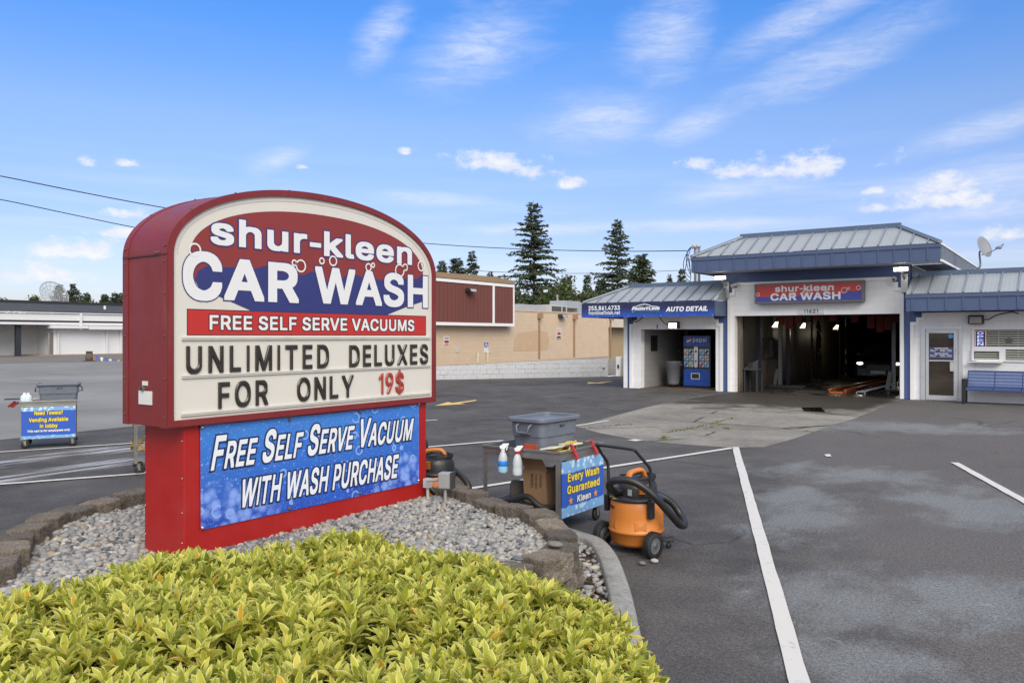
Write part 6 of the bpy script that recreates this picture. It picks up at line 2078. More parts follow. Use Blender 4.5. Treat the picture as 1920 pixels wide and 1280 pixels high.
CART1 = make_cart((-4.285, 6.62, 0), 90, 0.80, 0.87, 'stainless wash cart with an Every Wash Guaranteed board beside the orange shop vacuum',
                  [('Every Wash', 0.47, 0.075, 0.58, 'y'), ('Guaranteed', 0.36, 0.075, 0.60, 'y'), ('Kleen', 0.262, 0.062, 0.25, 'w')], rails=False)
def stars():
    mb = MB()
    for x in (-0.235, 0.225):
        P = []
        for k in range(10):
            a = math.pi / 2 + k * math.pi / 5
            r = 0.042 if k % 2 == 0 else 0.018
            P.append((x + r * math.cos(a), -0.435 - .0155, 0.292 + r * math.sin(a)))
        mb.poly(P)
    bd = [o for o in CART1.children if o.name.startswith('sign_board')][0]
    mb.build('stars', paint('star_orange', (0.75, 0.30, 0.04), 0.4), bd, False)
stars()
CART2 = make_cart((-13.93, 6.54, 0), 62, 0.79, 0.60, 'stainless wash cart with a Need Towels board standing out in the open lot',
                  [('Need Towels?', 0.535, 0.062, 0.40, 'y'), ('Vending Available', 0.425, 0.062, 0.55, 'y'), ('in lobby', 0.325, 0.062, 0.25, 'y'), ('This cart is for employees only', 0.262, 0.034, 0.60, 'w')])
CART3 = make_cart((-10.15, 6.27, 0), 62, 0.8, 0.60, 'stainless wash cart mostly hidden behind the red monument sign', [], board=False)

def rrect(w, d, r, n=5):
    p = []
    for cx, cy, a0 in ((w - r, d - r, 0), (-w + r, d - r, 90), (-w + r, -d + r, 180), (w - r, -d + r, 270)):
        for k in range(n + 1):
            a = R(a0 + 90 * k / n)
            p.append((cx + r * math.cos(a), cy + r * math.sin(a)))
    return p

def tote(loc, rotz, label, lid):
    t = thing('storage_tote', label, 'tote', loc, R(rotz), 'grey totes on the carts')
    mb = MB()
    lv = [(.30, .18, .0, .05), (.315, .19, .004, .06), (.335, .205, .19, .06), (.345, .215, .19, .06), (.355, .222, .335, .07), (.385, .25, .338, .08), (.392, .257, .345, .08), (.392, .257, .375, .08), (.38, .245, .382, .075), (.365, .23, .378, .07)]
    lv += [(.362, .228, .345, .07), (.001, .001, .352, .001)] if lid else [(.34, .205, .35, .06), (.30, .17, .02, .05), (.001, .001, .02, .001)]
    rows = [[(x, y, z) for x, y in rrect(w, d, r)] for w, d, z, r in lv]
    n = len(rows[0])
    V = [q for r in rows for q in r]
    mb.add(V, [(i * n + k, i * n + (k + 1) % n, (i + 1) * n + (k + 1) % n, (i + 1) * n + k) for i in range(len(rows) - 1) for k in range(n)], 0, False)
    for x in (-.18, 0, .18):
        for s in (-1, 1): mb.hexa([(x - .06, s * .198, .19), (x + .06, s * .198, .19), (x + .06, s * .221, .19), (x - .06, s * .221, .19), (x - .055, s * .205, .33), (x + .055, s * .205, .33), (x + .055, s * .228, .33), (x - .055, s * .228, .33)])
    mb.build('body', TOTE, t, False, bevel=0.004)
    for s in (-1, 1):
        h = MB()
        h.tube([(s * .34, -.09, .325), (s * .41, -.085, .30), (s * .415, -.07, .235), (s * .415, .07, .235), (s * .41, .085, .30), (s * .34, .09, .325)], 0.012, 6)
        h.box(min(s * .335, s * .41), max(s * .335, s * .41), -.075, .075, .222, .232)
        h.build('handle', TOTE, t, False)
    mb = MB()
    text_on(mb, 'BRUTE', (-.03, -.2295, .275), UX, UZ, w=.10, h=.028)
    mb.build('lettering', RUB, t, False)
    if lid:
        mb = MB()
        mb.box(-.20, -.08, -.214, -.2125, .06, .15); mb.build('warning_label', paint('label_yellow', (.6, .36, .03), .5, var=.4, scale=40), t, False) if False else None
    return t
tote((-4.26, 6.60, 0.682), 87, 'grey storage tote with handles on the cart beside the orange vacuum', True).scale = (.86, .86, .92)
tote((-13.86, 6.66, 0.682), 62, 'grey storage tote on the cart with the Need Towels board', True).scale = (.82, .9, .92)

def spray(loc, rotz, label, liquid, band, collar, scale=1.0):
    b = thing('spray_bottle', label, 'spray bottle', loc, R(rotz), 'spray bottles on the carts')
    PL = NT('bottle_plastic'); pm = PL.out((0.62, 0.66, 0.70), 0.35, **{'Transmission Weight': 0.25})
    prof = [(.001, -.30), (.040, -.298), (.044, -.285), (.045, -.17), (.042, -.13), (.030, -.085), (.017, -.06), (.016, -.05)]
    mb = MB(); mb.lathe(prof, n=18); mb.v = [(x * 1.05, y * .8, z) for x, y, z in mb.v]
    mb.build('bottle', pm, b, False)
    mb = MB(); mb.lathe([(.0455, -.284), (.0465, -.28), (.0465, -.215 if not band else -.225)], n=18); mb.v = [(x * 1.05, y * .81, z) for x, y, z in mb.v]
    mb.build('liquid_level', paint('liquid_' + label[:9].strip(), liquid, .3), b, False)
    if band:
        mb = MB(); mb.lathe([(.0458, -.222), (.0470, -.22), (.0470, -.165), (.0458, -.163)], n=18); mb.v = [(x * 1.05, y * .81, z) for x, y, z in mb.v]
        mb.build('label_band', paint('label_blue', (.02, .22, .66), .4), b, False)
    mb = MB(); mb.cyl((0, 0, -.062), (0, 0, -.035), .020, n=14); mb.build('collar', collar, b, False)
    mb = MB()
    mb.hexa([(-.03, -.014, -.034), (.02, -.014, -.034), (.02, .014, -.034), (-.03, .014, -.034), (-.035, -.012, .0), (.05, -.012, .005), (.05, .012, .005), (-.035, .012, .0)])
    mb.hexa([(-.02, -.011, .001), (.06, -.011, .0055), (.06, .011, .0055), (-.02, .011, .001), (.0, -.01, .022), (.058, -.01, .024), (.058, .01, .024), (.0, .01, .022)])
    mb.build('spray_head', WHITE_V, b, False, bevel=0.004)
    mb = MB()
    mb.bar((.045, 0, .004), (.035, 0, -.05), .016, .01, up=(1, 0, 0)); mb.build('trigger', collar, b, False); b.scale = (.95, .95, .86)
    return b
RPL = paint('red_plastic', (0.42, 0.03, 0.02), 0.4)
_y = 6.222 - 0.055
q = fy(943, 818, _y); spray((q.x, _y, 0.775), 40, 'half full spray bottle with a blue band hooked on the cart rim', (.30, .55, .78), True, WHITE_V)
q = fy(970, 823, _y); spray((q.x, _y, 0.765), 60, 'frosted spray bottle with a red collar hooked on the cart rim', (.55, .58, .62), False, RPL)
for px, l in ((46, 'white squeeze bottle at the open corner of the Need Towels cart'), (53, 'white squeeze bottle nearest the tote on the Need Towels cart')):
    q = cam_pt(px, 746, 13.15)
    b = thing('squeeze_bottle', l, 'bottle', (q.x, q.y, 0.682), group='squeeze bottles on the cart')
    mb = MB(); mb.lathe([(.001, 0), (.055, 0), (.06, .01), (.06, .13), (.045, .16), (.025, .17)], n=14); mb.build('bottle', paint('pale_blue_plastic', (.55, .66, .74), .35), b, False)
    mb = MB(); mb.cyl((0, 0, .17), (0, 0, .20), .026, .02, n=10); mb.build('cap', WHITE_V, b, False)

def cart_goods():
    # cream pads on the near end of the tray
    for k, (px, py, tl, l) in enumerate(((1035, 829, 0.10, 'cream scrub pad lying on the cart rim over the yellow cord'), (1070, 825, -0.05, 'cream scrub pad on the cart corner nearest the vacuum handle'))):
        q = fx(px, py, -4.0)
        mb = MB()
        mb.hexa([Vector(p) for p in ((-.075, -.10, 0), (.075, -.10, 0), (.075, .10, 0), (-.075, .10, 0), (-.075, -.10, .014), (.075, -.10, .014), (.075, .10, .014), (-.075, .10, .014))])
        mb.xform(Matrix.Translation((q.x, q.y, 0.765)) @ Matrix.Rotation(R(-8 + 6 * k), 4, 'Y') @ Matrix.Rotation(tl, 4, 'Z'))
        o = mb.build('scrub_pad', paint('pad_cream', (0.62, 0.59, 0.48), 0.8), None, bevel=0.003)
        tag(o, l, 'scrub pad', 'cream pads on the cart')
    mb = MB()
    P = []
    for k in range(46):
        a = k * 0.42
        P.append((-4.03 + 0.10 * math.cos(a) + 0.02 * math.sin(a * 2.3), 6.55 + 0.20 * math.sin(a) + 0.03 * math.cos(a * 1.7), 0.70 + 0.0012 * k + (0.05 if k % 13 in (5, 6, 7) else 0)))
    mb.tube(spline(P, 3), 0.009, 6)
    tag(mb.build('yellow_cord', paint('cord_yellow', (0.62, 0.42, 0.03), 0.5)), 'yellow extension cord coiled on the cart tray under the cream pads', 'cord')
    for px, py, l in ((1077, 840, 'red brush handle hanging over the middle of the cart rim'), (1114, 836, 'red brush handle hanging over the cart rim by the vacuum bar')):
        q = fx(px, py, -3.83)
        h = thing('red_handle', l, 'brush handle', (-3.83, q.y, 0.74), group='red handles hooked on the cart')
        mb = MB()
        mb.bar((-3.86, q.y - .01, 0.80), (-3.80, q.y + .012, 0.665), 0.03, 0.022, up=(1, 0, 0)); mb.build('grip', RPL, h)
        mb = MB(); mb.bar((-3.865, q.y - .012, .803), (-3.95, q.y - .012, .772), .012, .012); mb.build('shank', STEEL, h)
    q = fy(1004, 829, 6.36)
    mb = MB(); mb.box(q.x - .09, q.x + .05, 6.30, 6.36, 0.683, 0.79)
    o = mb.build('cleaner_box', paint('box_print', (0.45, 0.07, 0.03), 0.5, var=0.5, scale=14), None, bevel=.003); tag(o, 'small red printed box tucked between the tote and the cart rim', 'box')
    mb = MB(); mb.box(q.x - .10, q.x - .02, 6.412, 6.414, .76, .84); o = mb.build('warning_card', paint('label_yellow', (.6, .36, .03), .5, var=.4, scale=40)); tag(o, 'yellow warning card standing against the tote behind the red box', 'card')
    # lower shelf: cardboard box, filter, hose
    CB = paint('cardboard', (0.26, 0.155, 0.08), 0.85, var=0.12, scale=6, dirt=0.2, dirtc=(0.13, 0.08, 0.05))
    b = thing('cardboard_box', 'tall open brown cardboard box standing on the lower cart shelf', 'box', (-4.22, 6.50, 0.178))
    mb = MB(); mb.box(-.13, .13, -.11, .11, 0.0, 0.36); mb.xform(Matrix.Rotation(R(-4), 4, 'Y')); mb.build('carton', CB, b, False)
    mb = MB(); mb.hexa([(-.13, -.112, .36), (.13, -.112, .36), (.13, -.108, .36), (-.13, -.108, .36), (-.15, -.16, .50), (.08, -.16, .50), (.08, -.156, .50), (-.15, -.156, .50)])
    mb.hexa([(.132, -.1, .36), (.132, .1, .36), (.136, .1, .36), (.136, -.1, .36), (.22, -.1, .44), (.22, .1, .46), (.224, .1, .46), (.224, -.1, .44)]); mb.build('flap', CB, b, False)
    mb = MB()
    for k, s in enumerate(('MODEL', 'THIS SIDE', 'ORANGE')): text_on(mb, s, (-.06 + k * .05, -.112, .32), Vector((0, 0, -1)), UX, h=.022 if k else .03)
    mb.build('print', paint('print_dark', (.05, .03, .02), .8), b, False)
    f = MB()
    f.lathe([(.001, 0), (.09, 0), (.10, .015)] + [(.098 + .006 * (k % 2), .02 + k * .012) for k in range(16)] + [(.10, .22), (.001, .22)], n=24, axis='X')
    f.xform(Matrix.Translation((-4.62, 6.55, .28)) @ Matrix.Rotation(R(25), 4, 'Z'))
    tag(f.build('air_filter', paint('filter_grey', (.09, .085, .075), .9, var=.2)), 'grey pleated vacuum filter lying on the lower cart shelf', 'filter')
    f = MB()
    f.tube(spline([(-4.55, 6.30, .21), (-4.40, 6.285, .25), (-4.25, 6.29, .30), (-4.1, 6.30, .22), (-3.98, 6.5, .21), (-4.1, 6.75, .22), (-4.4, 6.8, .215), (-4.5, 6.6, .225), (-4.3, 6.32, .215), (-4.0, 6.30, .20)], 6), 0.028, 8)
    tag(f.build('spare_hose', RUB), 'black spare hose coiled on the lower cart shelf in front of the box', 'hose')
    # left cart: red handles and a dark tray
    q = cam_pt(30, 752, 13.3)
    mb = MB(); mb.box(-.16, .16, -.1, .1, 0, .012); mb.xform(Matrix.Translation((q.x, q.y, .765)) @ Matrix.Rotation(R(62), 4, 'Z')); tag(mb.build('black_tray', RUB), 'flat black tray projecting over the open end of the Need Towels cart', 'tray')
    for px, py, l in ((22, 757, 'red brush handle jutting from the end of the Need Towels cart'), (28, 758, 'second red brush handle close under the black tray')):
        q = cam_pt(px, py, 13.3)
        mb = MB(); mb.bar((q.x - .05, q.y - .03, q.z - .045), (q.x + .05, q.y + .03, q.z + .035), .035, .03); tag(mb.build('red_handle', RPL, None, bevel=.004), l, 'brush handle', 'red handles hooked on the cart')
    mb = MB()
    P = [(-10.15 + .16 * math.cos(k * .5) + .03 * math.sin(k), 5.93 + .13 * math.sin(k * .5), .30 + .05 * math.sin(k * .8) + .002 * k) for k in range(50)]
    mb.tube(spline(P, 2), .008, 5)
    tag(mb.build('tangled_cord', paint('cord_mixed', (.42, .22, .03), .5, var=.9, scale=9)), 'tangled yellow and black cord hanging from the cart behind the sign', 'cord')
cart_goods()

def make_vac(loc, rotz, label, hose_px):
    v = thing('shop_vacuum', label, 'vacuum', loc, R(rotz), 'orange shop vacuums')
    B = lambda mb, n, m, p=None, **k: mb.build(n, m, p or v, False, **k)
    mb = MB()
    mb.lathe([(.001, .055), (.17, .055), (.195, .065), (.212, .09), (.222, .165), (.232, .170), (.2345, .180), (.232, .190), (.2255, .196), (.2255, .30), (.219, .36), (.214, .425), (.21, .43)], n=48)
    dr = B(mb, 'drum', ORANGE)
    mb = MB()
    for a in (-2.35, -1.95, -0.75, 0.2, 1.2, 2.2, 3.0):
        c, s = math.cos(a), math.sin(a)
        mb.bar((c * .216, s * .216, .205), (c * .212, s * .212, .285), .10, .022, up=(c, s, 0))
    B(mb, 'raised_panels', ORANGE, dr, bevel=.006)
    mb = MB()
    for a in (-2.2, 1.0):
        for dx in (-.022, .022): mb.box(dx - .015, dx + .015, -.2245, -.215, .365, .385)
    mb.xform(Matrix.Rotation(R(-28), 4, 'Z'))
    B(mb, 'drain_slots', paint('slot_shadow', (.16, .045, .01), .6), dr)
    mb = MB()
    mb.lathe([(.21, .428), (.226, .432), (.228, .452), (.216, .462), (.20, .468), (.17, .472), (.001, .474)], n=40)
    hd = B(mb, 'lid', VBLK)
    mb = MB()
    mb.lathe([(.165, .47), (.163, .53), (.15, .57), (.12, .60), (.06, .615), (.001, .617)], n=32)
    mb.v = [(x * .95, y * 1.12 + .015, z) for x, y, z in mb.v]
    B(mb, 'motor_head', VBLK)
    mb = MB()
    for k in range(5): mb.box(-.05 + .0, .05, -.178, -.150, .50 + k * .016, .508 + k * .016)
    mb.xform(Matrix.Rotation(R(62), 4, 'Z'))
    B(mb, 'vent_slats', ORANGE, hd)
    mb = MB()
    mb.tube(spline([(0, -.11, .585), (0, -.10, .635), (0, -.06, .66), (0, .05, .665), (0, .09, .64), (0, .11, .60)], 5), .021, 8)
    mb.v = [(x * 1.5, y, z) for x, y, z in mb.v]
    B(mb, 'carry_handle', ORANGE)
    mb = MB()
    mb.cyl((-.05, -.14, .505), (-.06, -.205, .50), .042, .036, n=18); mb.cyl((-.0605, -.206, .50), (-.061, -.209, .50), .029, n=14)
    B(mb, 'inlet_port', paint('port_black', (.008, .008, .009), .35))
    mb = MB(); mb.box(-.15, -.09, -.168, -.15, .49, .545); mb.xform(Matrix.Rotation(R(12), 4, 'Z')); B(mb, 'switch_box', paint('switch_grey', (.10, .10, .105), .4))
    mb = MB(); mb.box(.045, .085, -.172, -.168, .485, .535); B(mb, 'rating_label', paint('label_pale', (.5, .5, .5), .5, var=.3, scale=60))
    mb = MB(); mb.box(-.075, -.005, -.224, -.2285 + .01, .447, .456); mb.box(-.12, -.05, -.208, -.2, .4585, .462); B(mb, 'badge', paint('badge_yellow', (.55, .42, .03), .4))
    mb = MB()
    P = [(.14 * math.cos(k * .55), .02 + .16 * math.sin(k * .55), .60 + .012 * math.sin(k * 1.3) + .0006 * k) for k in range(40)]
    mb.tube(spline(P, 2), .0065, 5); B(mb, 'power_cord', RUB)
    # push bar
    mb = MB()
    L = [(-.222, -.10, .36), (-.222, -.10, .62), (-.225, -.11, .72), (-.215, -.19, .80), (-.20, -.265, .875), (-.17, -.285, .89), (.17, -.285, .89), (.20, -.265, .875), (.215, -.19, .80), (.225, -.11, .72), (.222, -.10, .62), (.222, -.10, .36)]
    mb.tube(spline(L, 4), .0135, 8); bar = B(mb, 'push_bar', VBLK)
    for s in (-1, 1):
        mb = MB(); mb.box(s * .228 - .020, s * .228 + .020, -.128, -.072, .31, .45); B(mb, 'bar_socket', VBLK, bar, bevel=.006)
    # wheels
    for s in (-1, 1):
        x = s * .265
        mb = MB()
        mb.lathe([(.07, -.03), (.096, -.03), (.104, -.02), (.106, 0), (.104, .02), (.096, .03), (.07, .03)], (x, -.12, .106), 40, axis='X')
        for k in range(30):
            a = k * math.pi / 15
            c_, s_ = math.cos(a) * .106, math.sin(a) * .106
            mb.bar((x - .028, -.12 + c_, .106 + s_), (x + .028, -.12 + c_ * .995, .106 + s_ * .995), .008, .006, up=(0, c_, s_))
        w = B(mb, 'wheel', RUB)
        mb = MB()
        mb.lathe([(.001, .026), (.014, .026), (.016, .021), (.062, .0185), (.068, .022), (.072, .020), (.072, -.02), (.001, -.02)], (0, 0, 0), 32, axis='X')
        mb.v = [(x + s * px_, y_ - .12, z_ + .106) for px_, y_, z_ in mb.v]
        if s < 0: mb.f = [f[::-1] for f in mb.f]
        B(mb, 'hub_cap', paint('hub_grey', (.10, .105, .115), .45), w)
        mb = MB(); mb.hexa([(s * .235 - .015, -.17, .06), (s * .235 + .015, -.17, .06), (s * .235 + .015, -.05, .06), (s * .235 - .015, -.05, .06), (s * .19 - .015, -.12, .14), (s * .19 + .015, -.12, .14), (s * .19 + .015, -.03, .14), (s * .19 - .015, -.03, .14)])
        B(mb, 'wheel_bracket', VBLK, bevel=.008)
        mb = MB()
        mb.hexa([(s * .10 - .04, .16, .06), (s * .10 + .04, .16, .06), (s * .17 + .04, .25, .055), (s * .17 - .04, .27, .055), (s * .10 - .04, .17, .12), (s * .10 + .04, .17, .12), (s * .17 + .035, .26, .105), (s * .17 - .035, .27, .105)])
        ca = B(mb, 'caster_arm', VBLK, bevel=.01)
        mb = MB(); mb.lathe([(.001, -.011), (.024, -.011), (.028, 0), (.024, .011), (.001, .011)], (s * .17, .225, .028), 14, axis='X'); B(mb, 'caster_wheel', RUB, ca)
    mb = MB(); mb.cyl((-.25, -.12, .106), (.25, -.12, .106), .010, n=8); B(mb, 'axle', VBLK)
    mb = MB()
    mb.tube(spline(hose_px, 6), .031, 12)
    mb.build('hose', paint('hose_black', (.014, .014, .015), .45, bump=.35, bscale=90), v, True)
    return v
zc = lambda x, y, f: cam_pt(1090 + x / 4.9227, 800 + y / 4.9227, f)
HP = [zc(310, 600, 6.75), zc(262, 560, 6.66), zc(275, 508, 6.62), zc(340, 490, 6.58), zc(430, 492, 6.55), zc(520, 525, 6.53), zc(610, 585, 6.52), zc(700, 668, 6.52), zc(790, 768, 6.56), zc(870, 860, 6.62), zc(915, 905, 6.70), zc(950, 905, 6.80), zc(945, 862, 6.90), zc(905, 795, 6.96), zc(850, 715, 6.98), zc(780, 660, 6.98), zc(700, 620, 6.98), zc(620, 580, 6.97)]
VAC = make_vac((-3.084, 6.206, 0), -11.5, 'orange and black shop vacuum with its hose looped over, parked beside the cart board', HP)
VAC2 = copy_tree(VAC)
_q = cam_pt(815, 897, 8.1)
VAC2.location = (_q.x, _q.y, 0)
VAC2.rotation_euler = (0, 0, R(-55))
VAC2['label'] = 'orange and black shop vacuum partly hidden by the end of the red sign base'

def junction_boxes():
    q = gz(838, 925, 0.30)
    GM = paint('box_grey', (.36, .36, .355), .45, metal=.3, var=.08, dirt=.3)
    c = cam_pt(835, 900, 7.15)
    o = thing('junction_box', 'grey weatherproof outlet box on a conduit post by the sign base', 'outlet box', (c.x, c.y, .30))
    M = Matrix.Translation((c.x, c.y, 0)) @ Matrix.Rotation(R(20), 4, 'Z')
    mb = MB(); mb.box(-.05, .06, -.05, .05, .465, .60); mb.xform(M); mb.build('box', GM, o, bevel=.006)
    mb = MB(); mb.box(.061, .075, -.055, .055, .46, .605); mb.xform(M); mb.build('cover', paint('cover_dark', (.05, .05, .05), .5), o)
    mb = MB(); mb.cyl((0, 0, .25), (0, 0, .464), .016, n=10); mb.cyl((-.05, 0, .53), (-.17, 0, .52), .014, n=8); mb.xform(M); mb.build('conduit', GM, o)
    c2 = cam_pt(802, 902, 7.3)
    mb = MB(); mb.box(c2.x - .03, c2.x + .03, c2.y - .03, c2.y + .03, .44, .52); mb.cyl((c2.x, c2.y, .25), (c2.x, c2.y, .45), .014, n=8)
    tag(mb.build('outlet_box', paint('box_pale', (.5, .5, .49), .5), None), 'small pale outlet box right beside the red sign base', 'outlet box')
junction_boxes()

# vending machine and bin in the bay
def vending():
    x0, x1, y0, z1 = -11.48, -10.47, 26.75, 1.83
    v = thing('vending_machine', 'blue soft drink vending machine standing in the auto detail bay', 'vending machine', ((x0 + x1) / 2, y0 + .4, .018))
    mb = MB(); mb.box(x0, x1, y0, y0 + .85, .05, z1); mb.box(x0 + .05, x1 - .05, y0 + .05, y0 + .8, .019, .0495); mb.build('cabinet', BLACKM, v, bevel=.01)
    X = lambda u: x0 + u * (x1 - x0)
    f = y0 - .006
    VB = paint('vend_blue', (.012, .075, .40), .3, var=.1, scale=2)
    mb = MB(); mb.box(X(.04), X(.96), f, y0 - .001, 1.46, 1.80); hb = mb.build('header', VB, v, bevel=.004)
    mb = MB(); mb.box(X(.03), X(.97), f, y0 - .001, .07, .66); mb.build('lower_panel', VB, v, bevel=.004)
    mb = MB()
    gl, _ = layout('pepsi', .50, .155); put_glyphs(mb, gl, (X(.36), f - .002, 1.60), UX, UZ, 0, -.004)
    mb.build('lettering', paint('vend_white', (.78, .8, .82), .3), hb)
    c = (X(.22), f, 1.645)
    mb = MB(); disc_on(mb, c, UX, UZ, .095, .001, 28); mb.build('globe_white', paint('vend_white', (.78, .8, .82), .3), hb)
    def seg(a0, a1, m, n):
        mb = MB(); disc_on(mb, c, UX, UZ, .092, .003, 20, a0=R(a0), a1=R(a1)); mb.build(n, m, hb)
    seg(35, 195, RPL, 'globe_red'); seg(225, 375, VB, 'globe_blue')
    pan = []
    rr = random.Random(5)
    for r in range(3):
        for k, u in enumerate((.04, .22, .60, .78)):
            mb = MB(); xx = X(u + .005); zz = 1.16 - r * .215
            mb.box(xx, xx + .155, f, y0 - .001, zz, zz + .185)
            p = mb.build('product_button', paint('button_pale', (.42, .5, .6), .3), v)
            cc = [(.03, .10, .42), (.35, .02, .03), (.02, .03, .10), (.30, .38, .04), (.45, .24, .08), (.10, .25, .5)][rr.randrange(6)]
            mb = MB(); mb.bar((xx + .03, f - .002, zz + .02), (xx + .12, f - .002, zz + .15), .075, .002, up=(0, 1, 0)); mb.build('product_picture', paint('pic_%d' % int(cc[0] * 100), cc, .4, var=.7, scale=30), p)
    mb = MB(); mb.prism([(X(.415), f - .012, .74), (X(.475), f - .012, .70), (X(.54), f - .012, .74), (X(.55), f - .012, 1.37), (X(.52), f - .012, 1.43), (X(.43), f - .012, 1.43), (X(.40), f - .012, 1.37)], (0, .011, 0)); cp = mb.build('coin_panel', ALU, v)
    mb = MB(); mb.box(X(.44), X(.51), f - .016, f - .0125, 1.23, 1.30); mb.box(X(.44), X(.51), f - .016, f - .0125, 1.36, 1.385); mb.build('note_slot', BLACKM, cp)
    mb = MB(); disc_on(mb, (X(.475), f - .0125, .93), UX, UZ, .038, .002, 18); mb.build('globe_badge', RPL, cp)
    mb = MB()
    for a in ((X(.30), X(.62), .30, .33), (X(.30), X(.62), .49, .52), (X(.30), X(.33), .33, .49), (X(.59), X(.62), .33, .49)): mb.box(a[0], a[1], f - .02, f - .0005, a[2], a[3])
    fr = mb.build('delivery_frame', ALU, v)
    mb = MB(); mb.box(X(.33), X(.59), f - .004, f - .0006, .33, .49); mb.build('delivery_flap', BLACKM, fr)
    b = thing('waste_bin', 'grey round waste bin on a wheeled dolly beside the vending machine', 'waste bin', (-11.78, 26.62, .018))
    mb = MB(); mb.lathe([(.001, .10), (.19, .10), (.20, .12), (.245, .70), (.262, .705), (.265, .86), (.275, .865), (.275, .895), (.255, .895), (.25, .75), (.18, .16), (.001, .15)], n=32); mb.build('barrel', paint('bin_grey', (.20, .21, .225), .5, var=.08, dirt=.2), b, False)
    for s in (-1, 1):
        mb = MB(); mb.tube([(s * .25, -.07, .80), (s * .31, -.06, .77), (s * .31, .06, .77), (s * .25, .07, .80)], .016, 6); mb.build('handle', TOTE, b, False)
    mb = MB(); mb.lathe([(.001, .06), (.20, .06), (.21, .098), (.001, .098)], n=24); dl = mb.build('dolly', RUB, b, False)
    for k in range(5):
        a = k * 1.2566; mb = MB(); mb.lathe([(.001, -.012), (.028, -.012), (.028, .012), (.001, .012)], (.16 * math.cos(a), .16 * math.sin(a), .029), 10, axis='Y'); mb.build('wheel', RUB, dl, False)
    mb = MB(); mb.cyl((-12.2, 28.2, 1.25), (-11.6, 27.2, .5), .014, n=6); mb.box(-12.25, -12.17, 28.15, 28.25, 1.2, 1.3)
    tag(mb.build('mop_pole', paint('mop_dark', (.06, .06, .06), .5)), 'dark pole leaning across the bay behind the grey waste bin', 'pole')
vending()

